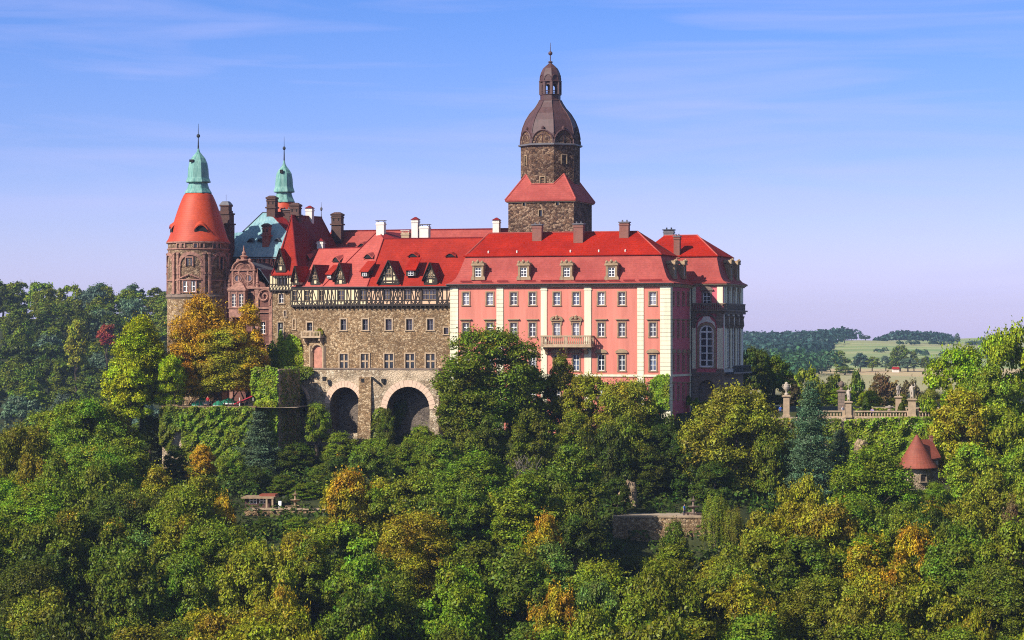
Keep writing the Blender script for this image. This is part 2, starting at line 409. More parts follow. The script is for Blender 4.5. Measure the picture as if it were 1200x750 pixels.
def bez(pts, n=10):
    out = []
    for i in range(n+1):
        t = i/n; q = [Vector(p) for p in pts]
        while len(q) > 1: q = [q[j].lerp(q[j+1], t) for j in range(len(q)-1)]
        out.append(q[0])
    return out

def chimney(parent, fr, px, v, pt_, pb, w=.9, d=.8, mat='brick', cap='flat', capm='lead', wpx=None, name='chimney', corbel=True):
    u = fr.U(px, v); z1 = fr.Z(pt_, u, v); z0 = fr.Z(pb, u, v) - 1.6
    s = MB(); s.box(u-w/2, u+w/2, v-d/2, v+d/2, z0, z1-.35, 0)
    if corbel: s.box(u-w/2-.08, u+w/2+.08, v-d/2-.08, v+d/2+.08, z1-.75, z1-.55, 0)
    if cap == 'flat':
        s.box(u-w/2-.14, u+w/2+.14, v-d/2-.14, v+d/2+.14, z1-.35, z1-.18, 1)
        for k in (-1, 1): s.lathe((u+k*w*.24, v), [(.14, z1-.18), (.12, z1+.12)], 8, m=1)
    elif cap == 'gable':
        s.box(u-w/2-.05, u+w/2+.05, v-d/2-.05, v+d/2+.05, z1-.35, z1-.30, 0)
        s.rectrings([(u-w/2-.15, u+w/2+.15, v-d/2-.15, v+d/2+.15, z1-.30), (u-w/2*.2, u+w/2*.2, v-.03, v+.03, z1+.15)], 1)
        for k in (-.26, 0, .26): s.box(u+k*w-.07, u+k*w+.07, v-d/2-.03, v-d/2+.02, z1-.72, z1-.52, 2)
    elif cap == 'plate':
        for k in (-1, 1):
            for j in (-1, 1): s.box(u+k*w*.4-.05, u+k*w*.4+.05, v+j*d*.4-.05, v+j*d*.4+.05, z1-.36, z1-.12, 1)
        s.box(u-w/2-.1, u+w/2+.1, v-d/2-.1, v+d/2+.1, z1-.12, z1-.04, 1)
    elif cap == 'ornate':
        s.box(u-w/2-.18, u+w/2+.18, v-d/2-.18, v+d/2+.18, z1-1.9, z1-1.65, 0)
        s.box(u-w/2-.12, u+w/2+.12, v-d/2-.12, v+d/2+.12, z1-.36, z1-.12, 1)
        s.rectrings([(u-w/2-.2, u+w/2+.2, v-d/2-.2, v+d/2+.2, z1-.12), (u-w/2*.5, u+w/2*.5, v-d*.25, v+d*.25, z1+.25)], 1)
        for k in (-.25, .25): s.box(u+k*w-.1, u+k*w+.1, v-d/2-.03, v-d/2+.02, z1-1.2, z1-.7, 2)
    return s.build(name, [M[mat], M[capm], M['dark']], parent)

# ================================================================ PINK PALACE WING
FM = Frame(785, 395, 17)
def depth_for(fr, px, u=0.0): return fr.V(px, u)
D = depth_for(FM, 809.5)                       # depth of the end wall
uL = FM.U(528.5, 0); Z0 = -14.0
pw = empty('palace_wing', FM, (uL)/2, D/2, Z0, 'long salmon pink palace wing with cream corner strips and red mansard roof', 'palace')
zc = FM.Z(335.5)                               # wall top
colsF = [546, 574, 602, 624, 652.5, 675, 704.6, 728.7, 765]
rows = [(357.5, 342.5, None), (394.3, 378, 'flat'), (434.3, 415.8, 'curve'), (468, 452, 'flat')]
WW = 1.06
holes = []; put = []
for c in colsF:
    u = FM.U(c)
    for k, (yb, yt, hd) in enumerate(rows):
        zb, h = FM.Z(yb, u), FM.Z(yt, u) - FM.Z(yb, u)
        h = round(h, 1) if k else 1.95
        holes.append((u - uL - WW/2, u - uL + WW/2, zb, zb + h))
        hh = 'grand' if (k == 1 and c in (652.5, 675)) else hd
        put.append((u, 0, zb, 0, h, hh, k))
holesE = []
for pxw in (788.6, 794.6, 800.6, 806.4):
    v = FM.V(pxw, 0)
    for k, (yb, yt, hd) in enumerate(rows):
        zb = FM.Z(yb, 0, v); h = 1.95 if k == 0 else round(FM.Z(yt) - FM.Z(yb), 1)
        holesE.append((v - .5, v + .5, zb, zb + h)); put.append((0, v, zb, R(90), h, hd, k))
s = MB()
s.wall((uL, 0), (0, 0), Z0, zc, holes)
s.build('front_wall', M['pink'], pw)
s = MB(); s.wall((0, 0), (0, D), Z0, zc, holesE); s.build('end_wall', M['pink2'], pw)
s = MB(); s.wall((0, D), (uL, D), Z0, zc); s.wall((uL, D), (uL, 0), Z0, zc); s.build('rear_wall', M['pink'], pw)
s = MB(); s.box(uL+.5, -.5, .5, D-.5, Z0, zc-.1); s.build('inner_core', M['dark'], pw)
for u, v, zb, rz, h, hd, k in put:
    put_window(pw, u, v, zb, rz, w=WW if rz == 0 else 1.0, h=h, nx=2, nz=3, sw=.17, hood=hd, gm=random.choice(['glass', 'glass_c', 'glass_c', 'glass_b']) if k == 0 else random.choice(['glass', 'glass', 'glass_b', 'glass', 'glass_c']), trim='sand')
# quoined cream strips
random.seed(4)
strips = [(528.5, 537), (582, 590), (634, 641), (685, 693), (747, 754.5), (773.7, 785)]
for i, (a, b) in enumerate(strips):
    s = MB(); ua, ub = FM.U(a), FM.U(b); z = Z0
    full = i in (0, 1, 4, 5)
    if i == 5: ub = .12
    if i == 0: ua = uL - .12
    if full:
        while z < zc - .1:
            s.box(ua, ub, -.12, .0 + (.9 if i in (0, 5) else .02), z, min(z + .60, zc)); z += .64
    else:
        s.box(ua, ub, -.12, .02, Z0, zc - .5); s.box(ua-.08, ub+.08, -.17, .02, zc-.5, zc-.3); s.box(ua, ub, -.12, .02, zc-.3, zc)
    s.build('quoin_strip', M['cream'], pw)
s = MB(); z = Z0
while z < zc - .1: s.box(-.02, .12, .9, 1.25, z, min(z+.6, zc)); z += .64
s.box(-.02, .10, D-.75, D-.02, Z0, zc)
s.build('quoin_strip', M['cream'], pw)
s = MB()                                       # eaves cornice, string course
for k, (o_, a, b) in enumerate(((.22, zc-.02, zc+.16), (.42, zc+.16, zc+.30), (.62, zc+.30, zc+.42))):
    s.box(uL-o_, o_, -o_, D+o_, a, b)
s.build('cornice', M['sand_l'], pw)
zs = FM.Z(440)
s = MB(); s.box(uL-.1, .18, -.18, -.0, zs-.2, zs+.12); s.box(.0, .18, 0, D, zs-.2, zs+.12); s.build('string_course', M['cream'], pw)
# mansard roof
z_e = zc + .44
z_b = FM.Z(299.5, -10, 2.0); ub0 = FM.U(545.5, 2.0); ub1 = FM.U(774, 2.0)
z_r = FM.Z(272, -15, D/2); ur0 = FM.U(573, D/2); ur1 = FM.U(747, D/2)
i0 = ub0 - uL; i1 = -ub1
s = MB(); rs = []
for f, hz in ((-.42, 0), (-.40, .10), (.05, .45), (.32, 1.0), (.52, 1.8), (.72, 2.8), (.88, 3.7), (1.0, 1e9)):
    z = z_e + min(hz, z_b - z_e)
    rs.append((uL + f*i0, -f*i1, f*2.0, D - f*2.0, z))
s.rectrings(rs, 0, cap0=True)
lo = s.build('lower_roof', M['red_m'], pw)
s = MB()
s.rectrings([(ub0-.25, ub1+.25, 1.75, D-1.75, z_b+.01), (ub0-.28, ub1+.28, 1.72, D-1.72, z_b+.14), (ub0+1.2, ub1-1.2, 3.0, D-3.0, z_b+.14+ (z_r-z_b)*.24), (ur0, ur1, D/2-.02, D/2+.02, z_r)])
up = s.build('upper_roof', M['red'], pw)
s = MB(); s.tube([(ub0-.1, 1.9, z_b+.18), (ub1+.1, 1.9, z_b+.18)], .06); s.tube([(uL-.5, -.78, z_e), (.6, -.78, z_e)], .09)
s.tube([(.62, -.7, z_e), (.62, D, z_e)], .09); s.build('gutter', M['iron'], pw)
s = MB()                                       # ridge and hip tiles
n = 150
for i in range(n): s.cbox((ur0 + (ur1-ur0)*(i+.5)/n, D/2, z_r+.04), ((ur1-ur0)/n*.8, .28, .16))
for (a, b) in (((ub1, 2.0, z_b+.2), (ur1, D/2, z_r)), ((ub0, 2.0, z_b+.2), (ur0, D/2, z_r)), ((ub1, D-2, z_b+.2), (ur1, D/2, z_r))): s.tube([a, b], .13)
s.build('ridge_tiles', M['red_p'], pw)
# rows of snow guards low on the mansard
s = MB()
for c in (547, 571, 590, 622, 641, 655, 680, 694, 703, 720, 738, 756, 770):
    u = FM.U(c); s.box(u-.9, u+.9, -.42, -.36, z_e+.42, z_e+.62)
s.build('snow_guard', M['maroon'], pw)
s = MB()
for c in (572.6, 606, 668.7, 702, 733):
    u = FM.U(c, 2.5); s.lathe((u, 2.4), [(.10, z_b+.3), (.13, z_b+.85), (.05, z_b+.95)], 8)
s.build('roof_vent', M['white_r'], pw)
# stone dormers with curved broken pediments
def stone_dormer(par, fr, u, v, zb, rz=0.0, h=2.0):
    key = ('sdorm', h)
    if key not in PROTO:
        s = MB(); w = 1.45
        for sg in (-1, 1): s.box(sg*w/2-.16, sg*w/2+.16, -.05, 1.9, -.2, h)
        s.box(-w/2+.16, w/2-.16, .0, 1.9, -.2, .28); s.box(-w/2+.16, w/2-.16, 0, 1.9, h-.30, h)
        s.box(-w/2-.02, w/2+.02, .35, 1.85, .0, h-.1, 1)
        for sg in (-1, 1):
            s.prism([(sg*w/2, -.04, -.2), (sg*(w/2+.42), -.04, -.2), (sg*(w/2+.36), -.04, .25), (sg*(w/2+.15), -.04, .5), (sg*(w/2+.1), -.04, 1.2), (sg*w/2, -.04, 1.4)], (0, .22, 0))
        s.box(-w/2-.34, w/2+.34, -.22, .5, h, h+.14)
        arc = [(w*.72*math.cos(math.pi*i/12), h+.14+.50*math.sin(math.pi*i/12)) for i in range(13)]
        s.prism([(x, -.2, z) for x, z in arc], (0, 2.2, 0), 0)
        for sg in (-1, 1): s.lathe((sg*w*.5, -.1), [(.05, h+.3), (.22, h+.45), (.18, h+.68), (.03, h+.78)], 8)
        s.lathe((0, -.15), [(.16, h+.4), (.26, h+.62), (.12, h+.85), (.02, h+.95)], 8)
        PROTO[key] = mesh_only(s, [M['sand'], M['dark']], 'dormer')
    b = BASE[par.name][0]
    o = child('dormer', PROTO[key], par, (u-b.x, v-b.y, zb-b.z), rz)
    _, fm, gm = window_meshes(w=1.0, h=1.4, nx=2, nz=3, sw=0, sill=False, fy=.12)
    f = child('window', fm, o, (0, 0, .29)); child('pane', gm, o, (0, 0, .29)); return o
for c in (560, 613.5, 664, 716.5):
    u = FM.U(c, .1); stone_dormer(pw, FM, u, .12, FM.Z(326.5, u, .12))
for c in (791.5, 802.5):
    v = FM.V(c, -.3); stone_dormer(pw, FM, -.3, v, FM.Z(325.5, 0, v), R(90))
for c, v, a, b, w_, d_, mt in ((630, D/2-1.5, 261.5, 279, 1.5, .9, 'brick'), (678.5, D/2-2.0, 260.5, 282, 1.5, 1.0, 'brick'), (732, D/2-1.0, 258.5, 279, 1.45, 1.0, 'brick')):
    chimney(pw, FM, c, v, a, b, w_, d_, mt)
# balcony
s = MB(); ua, ub = FM.U(633.5, -1.9), FM.U(692.5, -1.9); zf = FM.Z(404.5); zt = FM.Z(393.0)
s.box(ua, ub, -1.9, .0, zf-.22, zf); s.box(ua-.12, ub+.12, -2.0, 0, zf-.32, zf-.22)
nseg = 9
bx_ = MB()
for y0, y1 in ((-1.88, -1.70),):
    s.box(ua, ub, y0, y1, zf, zf+.16); s.box(ua-.05, ub+.05, y0-.06, y1+.04, zt-.2, zt)
    nb = 26
    for i in range(nb+1):
        u = ua + (ub-ua)*i/nb
        if i % 13 == 0 or i in (0, nb): s.box(u-.2+(.2 if i == 0 else 0)-(.2 if i == nb else 0), u+.2+(.2 if i == 0 else 0)-(.2 if i == nb else 0), y0, y1, zf+.16, zt-.2)
        else: s.lathe((u, -1.79), [(.07, zf+.16), (.13, zf+.42), (.05, zf+.8), (.08, zt-.2)], 6)
for u in (ua+.09, ub-.09):
    s.box(u-.09, u+.09, -1.7, 0, zt-.2, zt-.02); s.box(u-.08, u+.08, -1.7, 0, zf, zf+.15)
    for k in range(4): s.lathe((u, -1.4+k*.4), [(.07, zf+.15), (.12, zf+.42), (.05, zf+.8), (.07, zt-.2)], 6)
for c in (640, 663.5, 686):
    u = FM.U(c, -.6)
    s.prism([(u-.22, 0, zf-.32), (u-.22, -1.5, zf-.32), (u-.22, -1.45, zf-.6), (u-.22, -.7, zf-.75), (u-.22, -.35, zf-1.3), (u-.22, 0, zf-1.5)], (.44, 0, 0))
s.build('balcony', M['sand_l'], pw)

# ================================================================ END PAVILION
vP = D; uP = FM.U(848, vP); DP = FM.V(871, uP) - vP; uA = -9.0
pv = empty('pavilion', FM, (uA+uP)/2, vP + DP/2, Z0, 'pink and white end pavilion with tall arched windows and small red mansard roof', 'pavilion')
zt2 = FM.Z(335.5, uP, vP); zm1 = FM.Z(359, uP, vP); zm0 = FM.Z(364.5, uP, vP); zl1 = FM.Z(432, uP, vP); zl0 = FM.Z(439, uP, vP)
def PU(px): return FM.U(px, vP)
wins = []
aw = (PU(836.6) - PU(819.4)); ac = (PU(836.6)+PU(819.4))/2
hz0, hz1 = FM.Z(430.5, uP, vP), FM.Z(380.5, uP, vP)
uw = PU(828.2); wz0, wz1 = FM.Z(357.4, uP, vP), FM.Z(342.5, uP, vP)
gA = (PU(818.2), PU(838.5)); gz1 = FM.Z(445.5, uP, vP)
s = MB()
fh = [(ac-aw/2-uA, ac+aw/2-uA, hz0, hz1, 'arch'), (uw-.6-uA, uw+.6-uA, wz0, wz1)]
s.wall((uA, vP), (uP, vP), zl0, zt2, fh, .45)
s.build('front_wall', M['pink2'], pv)
s = MB(); s.wall((uA, vP), (uP, vP), Z0, zl0, [(gA[0]-uA, gA[1]-uA, Z0+.1, gz1, 'arch')], 1.2, back='all')
ev = [FM.V(c, uP) - vP for c in (853, 859.2, 865.2)]
eh = []
for e in ev: eh += [(e-.85, e+.85, FM.Z(430.5, uP, vP), FM.Z(381, uP, vP), 'arch'), (e-.55, e+.55, wz0, wz1)]
s.wall((uP, vP), (uP, vP+DP), Z0, zl0, [(e-.9, e+.9, Z0+.1, gz1-.6, 'arch') for e in ev], 1.0, back='all')
s.build('base_wall', M['sand_g'], pv)
s = MB(); s.wall((uP, vP), (uP, vP+DP), zl0, zt2, eh, .45); s.wall((uP, vP+DP), (uA, vP+DP), Z0, zt2); s.build('end_wall', M['white_r'], pv)
s = MB(); s.box(uA+.2, uP-1.3, vP+1.3, vP+DP-.5, Z0, zt2-.1); s.build('inner_core', M['dark'], pv)
put_window(pv, ac, vP, hz0, 0, w=aw, h=hz1-hz0, nx=2, nz=6, arch=True, sw=.35, trim='sand', gm='glass', fw=.26, bar=.16, fy=.2, sill=True)
put_window(pv, uw, vP, wz0, 0, w=1.2, h=wz1-wz0, nx=2, nz=3, sw=.2, hood='curve', trim='sand_g')
for e in ev:
    put_window(pv, uP, vP+e, FM.Z(430.5, uP, vP), R(90), w=1.7, h=FM.Z(381, uP, vP)-FM.Z(430.5, uP, vP), nx=2, nz=5, arch=True, sw=.18, trim='sand_g', fw=.15, bar=.12)
    put_window(pv, uP, vP+e, wz0, R(90), w=1.1, h=wz1-wz0, nx=2, nz=3, sw=.18, hood='curve', trim='sand')
s = MB()                                       # white pilasters
for a, b in ((811.5, 815.6), (840.4, 847.2)):
    a_, b_ = PU(a), PU(b)
    s.box(a_, b_, vP-.14, vP+.02, zm1+.3, zt2-.02); s.box(a_, b_, vP-.16, vP+.02, zl1, zm0-2.6)
for e in (ev[0]-1.6, (ev[0]+ev[1])/2, (ev[1]+ev[2])/2, ev[2]+1.6):
    s.box(uP-.02, uP+.16, vP+e-.42, vP+e+.42, zl1, zm0-2.6); s.box(uP-.02, uP+.14, vP+e-.4, vP+e+.4, zm1+.3, zt2-.02)
s.build('pilaster', M['cream'], pv)
for a, b in ((811.2, 816), (840, 847.6)):       # dark brown capitals
    s = MB(); a_, b_ = PU(a), PU(b); s.box(a_, b_, vP-.28, vP+.02, zm0-1.5, zm0-.4)
    s.prism([(a_+.1, vP-.2, zm0-2.6), (b_-.1, vP-.2, zm0-2.6), (b_+.1, vP-.34, zm0-1.5), (a_-.1, vP-.34, zm0-1.5)], (0, .22, 0)); s.build('capital', M['sand_g'], pv)
for e in (ev[0]-1.6, (ev[0]+ev[1])/2, (ev[1]+ev[2])/2, ev[2]+1.6):
    s = MB(); s.box(uP-.02, uP+.3, vP+e-.5, vP+e+.5, zm0-2.6, zm0-.4); s.lathe((uP+.3, vP+e), [(.1, zm0-2.7), (.35, zm0-2.2), (.25, zm0-1.2), (.4, zm0-.7)], 8); s.build('capital', M['sand_g'], pv)
s = MB()                                       # white cartouche over the arched window
z = hz1 + .35
s.prism([(ac-1.5, vP-.12, z-.9), (ac-1.25, vP-.12, z+.1), (ac-.8, vP-.12, z+.35), (ac-.45, vP-.12, z+.95), (ac+.45, vP-.12, z+.95), (ac+.8, vP-.12, z+.35), (ac+1.25, vP-.12, z+.1), (ac+1.5, vP-.12, z-.9), (ac+.9, vP-.12, z-.12), (ac, vP-.12, z+.12), (ac-.9, vP-.12, z-.12)], (0, .14, 0))
s.build('cartouche', M['white_r'], pv)
s = MB()                                       # arched brown hood moulding
pts = [(ac + 1.55*math.cos(t), vP-.2, z+.25 + .95*math.sin(t)) for t in [math.pi*i/14 for i in range(15)]]
pts = [(ac+2.1, vP-.2, z+.2)] + pts + [(ac-2.1, vP-.2, z+.2)]; s.tube(pts, .15, 6)
s.build('hood_moulding', M['sand_g'], pv)
s = MB()                                       # middle entablature and balustrade
s.box(uA, uP+.35, vP-.35, vP+DP+.3, zm0-.4, zm0); s.box(uA, uP+.65, vP-.65, vP+DP+.4, zm0, zm0+.22)
s.box(uA, uP+.4, vP-.4, vP-.25, zm1+.35, zm1+.52); s.box(uP+.25, uP+.4, vP-.4, vP+DP, zm1+.35, zm1+.52)
k = 0.0; u = FM.U(811.5, vP)
while u < uP+.3:
    s.box(u-.09, u+.09, vP-.38, vP-.28, zm0+.22, zm1+.35); u += .34
v = vP
while v < vP+DP: s.box(uP+.28, uP+.38, v-.09, v+.09, zm0+.22, zm1+.35); v += .34
s.build('entablature', M['sand_g'], pv)
s = MB(); s.box(uA, uP+.2, vP-.2, vP+DP+.2, zl0, zl0+.35); s.box(FM.U(811.5, vP), ac-aw/2-.4, vP-.18, vP, zl0+.35, zl1-.1); s.box(ac+aw/2+.4, uP+.1, vP-.18, vP, zl0+.35, zl1-.1); s.build('plinth_band', M['sand_g'], pv)
s = MB(); s.box(uP, uP+1.5, vP+.6, vP+DP-.6, zl0+.1, zl0+.35)
v = vP+.65
while v < vP+DP-.6: s.tube([(uP+1.42, v, zl0+.35), (uP+1.42, v, zl0+1.35)], .03, 4); v += .3
s.box(uP+1.38, uP+1.46, vP+.6, vP+DP-.6, zl0+1.35, zl0+1.42); s.build('balcony', M['iron'], pv)
s = MB()
for k_, (o_, a, b) in enumerate(((.22, zt2-.02, zt2+.16), (.42, zt2+.16, zt2+.30), (.6, zt2+.30, zt2+.42))): s.box(uA, uP+o_, vP-o_, vP+DP+o_, a, b)
s.build('cornice', M['sand_l'], pv)
ze = zt2+.44; zb = FM.Z(300.5, uP, vP+2); ub1p = FM.U(840, vP+1.6); ip = uP - ub1p
zr = FM.Z(275.5, uP-3, vP+DP/2); u1 = FM.U(817, vP+DP/2); u0 = FM.U(778, vP+DP/2)
s = MB(); rs = []
for f, hz in ((-.45, 0), (-.42, .10), (.05, .45), (.35, 1.0), (.58, 1.8), (.78, 2.8), (.92, 3.6), (1.0, 1e9)):
    rs.append((uA, uP - f*ip, vP + f*1.6, vP+DP - f*1.6, ze + min(hz, zb-ze)))
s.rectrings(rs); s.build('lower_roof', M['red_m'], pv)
s = MB(); s.rectrings([(uA, ub1p+.25, vP+1.35, vP+DP-1.35, zb+.01), (uA, ub1p+.28, vP+1.32, vP+DP-1.32, zb+.14), (min(uA+3, u0), u1, vP+DP/2-.02, vP+DP/2+.02, zr)]); s.build('upper_roof', M['red'], pv)
s = MB(); s.tube([(ub1p+.1, vP+1.5, zb+.18), (u1, vP+DP/2, zr+.03)], .12); s.tube([(u0, vP+DP/2, zr+.03), (u1, vP+DP/2, zr+.03)], .12)
s.build('ridge_tiles', M['red_p'], pv)
for e in (ev[1]-.3, ev[2]+.8): stone_dormer(pv, FM, uP-.2, vP+e, FM.Z(326, uP, vP), R(90), 2.4)
chimney(pv, FM, 793.7, vP+1.9, 275, 291, .95, .9, 'brick', 'flat')
chimney(pv, FM, 784, vP+DP*.55, 267.5, 275, 1.6, 1.0, 'lead', 'flat', capm='iron')
s = MB(); s.tube([(FM.U(809.8, vP-.15), vP-.15, Z0), (FM.U(809.8, vP-.15), vP-.15, ze)], .10); s.build('downpipe', M['iron'], pv)
# ================================================================ GREAT TOWER (square base, octagon, bulbous brown copper dome)
vT = 17.0
tu0, tu1 = FM.U(595.6, vT), FM.U(672.4, vT); tw = tu1 - tu0; td = FM.V(697, tu1) - vT; td = tw
cu, cv = (tu0+tu1)/2, vT + td/2
kp = empty('great_tower', FM, cu, cv, -12, 'tall dark rubble tower with an octagonal top under a bulbous brown copper dome and lantern', 'tower')
TZ = lambda py: FM.Z(py, cu, cv)
TFZ = lambda py: FM.Z(py, cu, vT)
z1 = TFZ(234.5)
hw = tw/2
def slit(parent, u, v, z, w, h, rz=0.0): 
    return put_window(parent, u, v, z, rz, w=w, h=h, nx=1, nz=1, sw=.12, trim='sand', fw=.05, fy=.25, sill=False, name='window', frame='timber')
sl = [(614.3, 240.8, .5, 1.0), (653.4, 240.8, .5, 1.0), (633.5, 253.5, .5, 1.0)]
s = MB(); s.wall((tu0, vT), (tu1, vT), -12, z1, [(FM.U(c, vT)-tu0-.27, FM.U(c, vT)-tu0+.27, TFZ(p_), TFZ(p_)+1.0) for c, p_, a, b in sl], .5)
s.wall((tu1, vT), (tu1, vT+td), -12, z1); s.wall((tu1, vT+td), (tu0, vT+td), -12, z1); s.wall((tu0, vT+td), (tu0, vT), -12, z1)
s.build('base_wall', M['rub_d'], kp)
s = MB(); s.box(tu0+.7, tu1-.7, vT+.7, vT+td-.7, -12, z1-.2); s.build('inner_core', M['dark'], kp)
for c, p_, a, b in sl: slit(kp, FM.U(c, vT), vT, TFZ(p_), .5, 1.0)
# octagon
Ro = 35.0*(395+10)/FPX; Ro = 34.8*(FM.oy - cu*FM.s + cv*FM.c)/FPX / math.cos(R(4))
def octa(r, z, ph=22.5, n=8): return [(cu + r*math.cos(R(ph+360*i/n)), cv + r*math.sin(R(ph+360*i/n)), z) for i in range(n)]
zo1 = TZ(172); zo0 = z1
s = MB(); s.rings([octa(Ro, zo0), octa(Ro, zo1)]); s.build('octagon_wall', M['rub_d'], kp)
s = MB(); s.rings([octa(Ro+.15, zo1-.12), octa(Ro+.42, zo1), octa(Ro+.42, zo1+.22), octa(Ro+.1, zo1+.3)]); s.build('cornice', M['lead'], kp)
# broached skirt roof
zk = TZ(217.5); zpk = TZ(205.5); ov = .42
ap = Ro*math.cos(R(22.5)) + .02
s = MB()
corn = [(cu-hw-ov, cv-hw-ov), (cu+hw+ov, cv-hw-ov), (cu+hw+ov, cv+hw+ov), (cu-hw-ov, cv+hw+ov)]
ze_ = z1 + .05
V8 = [octa(Ro+.02, zk)[i] for i in range(8)]          # octagon vertices at 22.5+45 i
def vv(deg): r = Ro+.04; return (cu + r*math.cos(R(deg)), cv + r*math.sin(R(deg)), zk)
def dg(deg): return (cu + ap*math.cos(R(deg)), cv + ap*math.sin(R(deg)), zpk)
cs = [(225, corn[0]), (315, corn[1]), (45, corn[2]), (135, corn[3])]
for i in range(4):
    dA, cA = cs[i]; dB, cB = cs[(i+1) % 4]
    A = (*cA, ze_); B = (*cB, ze_)
    s.slab([A, B, dg(dB), vv(dB-22.5), vv(dA+22.5), dg(dA)], .22)
s.box(cu-hw-ov+.02, cu+hw+ov-.02, cv-hw-ov+.02, cv+hw+ov-.02, ze_-.25, ze_-.12)
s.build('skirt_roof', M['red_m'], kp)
s = MB(); s.box(cu-hw-.25, cu+hw+.25, cv-hw-.25, cv+hw+.25, z1-.35, ze_-.255); s.build('cornice', M['sand'], kp)
s = MB()
for d_, c_ in cs: s.tube([(*c_, ze_+.02), dg(d_)], .13); 
for i in range(4):
    dA = cs[i][0]; dB = cs[(i+1)%4][0]
    s.tube([dg(dA), vv(dA+22.5)], .11); s.tube([vv(dA+22.5), vv(dB-22.5)], .11); s.tube([vv(dB-22.5), dg(dB)], .11)
s.build('ridge_tiles', M['red_p'], kp)
def oct_window(deg, zb, w, h, **k):
    a = Ro*math.cos(R(22.5)); u = cu + (a+.06)*math.cos(R(deg)); v = cv + (a+.06)*math.sin(R(deg))
    return put_window(kp, u, v, zb, R(deg)+R(90), w=w, h=h, nx=1, nz=2, sw=.16, fy=-.02, proud=.12, sill=False, frame='timber', **k)
oct_window(270, TZ(216.5), .7, 1.0); oct_window(225, TZ(195), .6, 1.5); oct_window(315, TZ(194), .8, 1.4)
# domed part with round gables
prof = [(Ro*.985, 170), (Ro*.985, 158), (Ro*.93, 150), (Ro*.84, 142), (Ro*.70, 134), (Ro*.52, 127), (Ro*.41, 121), (Ro*.37, 118)]
s = MB(); s.rings([octa(r, TZ(p_) + (.25 if i == 0 else 0)) for i, (r, p_) in enumerate(prof)]); s.build('dome', M['bronze'], kp)
s = MB(); 
for i in range(8):                                    # hip seams
    s.tube([Vector(octa(r+.03, TZ(p_))[i]) for r, p_ in prof[1:]], .07, 5)
s.build('dome_rib', M['bronze'], kp)
a8 = Ro*math.cos(R(22.5)); side = 2*Ro*math.sin(R(22.5))
for i in range(8):
    th = R(45*i); ou = Vector((math.cos(th), math.sin(th))); tg = Vector((-ou.y, ou.x))
    zb_ = zo1 + .25; rr = side*.47; hh = TZ(155.0) - zb_
    def q(x, y, z): return (cu + ou.x*(a8+y) + tg.x*x, cv + ou.y*(a8+y) + tg.y*x, z)
    s = MB(); N = 14
    arc = [(rr*math.cos(math.pi*k/N), zb_ + hh*math.sin(math.pi*k/N)) for k in range(N+1)]
    s.prism([q(x, .02, z) for x, z in arc], (ou.x*-1.6, ou.y*-1.6, 0), 0)
    s.tube([q(x*1.03, .05, z+.05) for x, z in arc], .15, 6, 1)
    arc2 = [(rr*.72*math.cos(math.pi*k/N), zb_ + .05 + hh*.70*math.sin(math.pi*k/N)) for k in range(N+1)]
    s.tube([q(x, .04, z) for x, z in arc2], .07, 5, 1)
    s.tube([q(0, .05, zb_+.1), q(0, .05, zb_+hh*.7)], .06, 4, 1)
    s.lathe(q(0, -.1, 0)[:2], [(.1, zb_+hh), (.3, zb_+hh+.25), (.3, zb_+hh+.5), (.05, zb_+hh+.75)], 8, m=1)
    s.build('round_gable', [M['rub_d'], M['bronze']], kp)
# lantern
rl = 12.4*cam.data.lens/cam.data.lens*(FM.oy)/FPX
dl = lambda px: px*(FM.oy - cu*FM.s + cv*FM.c)/FPX
s = MB(); s.rings([octa(dl(13.5), TZ(118.6)), octa(dl(13.5), TZ(117.6)), octa(dl(12), TZ(117)), octa(dl(12), TZ(112)), octa(dl(13), TZ(111.6)), octa(dl(13), TZ(111))])
s.build('lantern_base', M['bronze'], kp)
s = MB()
for i in range(8):
    x, y, _ = octa(dl(11.3), 0)[i]; s.box(x-.22, x+.22, y-.22, y+.22, TZ(111), TZ(96.5))
    p0, p1 = octa(dl(11.3), 0)[i], octa(dl(11.3), 0)[(i+1) % 8]
    for k in range(8):
        t0, t1 = k/8, (k+1)/8
        hz = lambda t: TZ(99.5) - .0 - .9*(abs(2*t-1)**2.4)
        a, b = Vector(p0).lerp(Vector(p1), t0), Vector(p0).lerp(Vector(p1), t1)
        inn = lambda q_: ((q_.x-cu)*.93+cu, (q_.y-cv)*.93+cv)
        A, B = inn(a), inn(b)
        vs = [(a.x, a.y, hz(t0)), (b.x, b.y, hz(t1)), (b.x, b.y, TZ(96)), (a.x, a.y, TZ(96)), (*A, hz(t0)), (*B, hz(t1)), (*B, TZ(96)), (*A, TZ(96))]
        s.add(vs, [(0,1,2,3), (4,7,6,5), (0,4,5,1), (3,2,6,7)])
    for zq in (109, 107): s.tube([octa(dl(11.4), TZ(zq))[i], octa(dl(11.4), TZ(zq))[(i+1)%8]], .06, 4)
s.build('lantern', M['bronze'], kp)
s = MB(); s.rings([octa(dl(a), TZ(b)) for a, b in ((11.5, 96.6), (13.6, 96.2), (13.6, 95.2), (12.4, 94.5), (12.4, 90), (11.2, 85.5), (8.8, 80.5), (5, 77), (2.6, 75), (1.6, 73.6), (3.0, 73.2), (3.0, 72.4), (.8, 71.5))])
for i in range(8):
    th = R(45*i); ou = Vector((math.cos(th), math.sin(th))); tg = Vector((-ou.y, ou.x)); r = dl(12.4)*math.cos(R(22.5))
    arc = [(cu+ou.x*r+tg.x*.58*math.cos(t), cv+ou.y*r+tg.y*.58*math.cos(t), TZ(94.4)+.85*math.sin(t)) for t in [math.pi*k/8 for k in range(9)]]
    s.tube(arc, .09, 5)
s.build('lantern_dome', M['bronze'], kp)
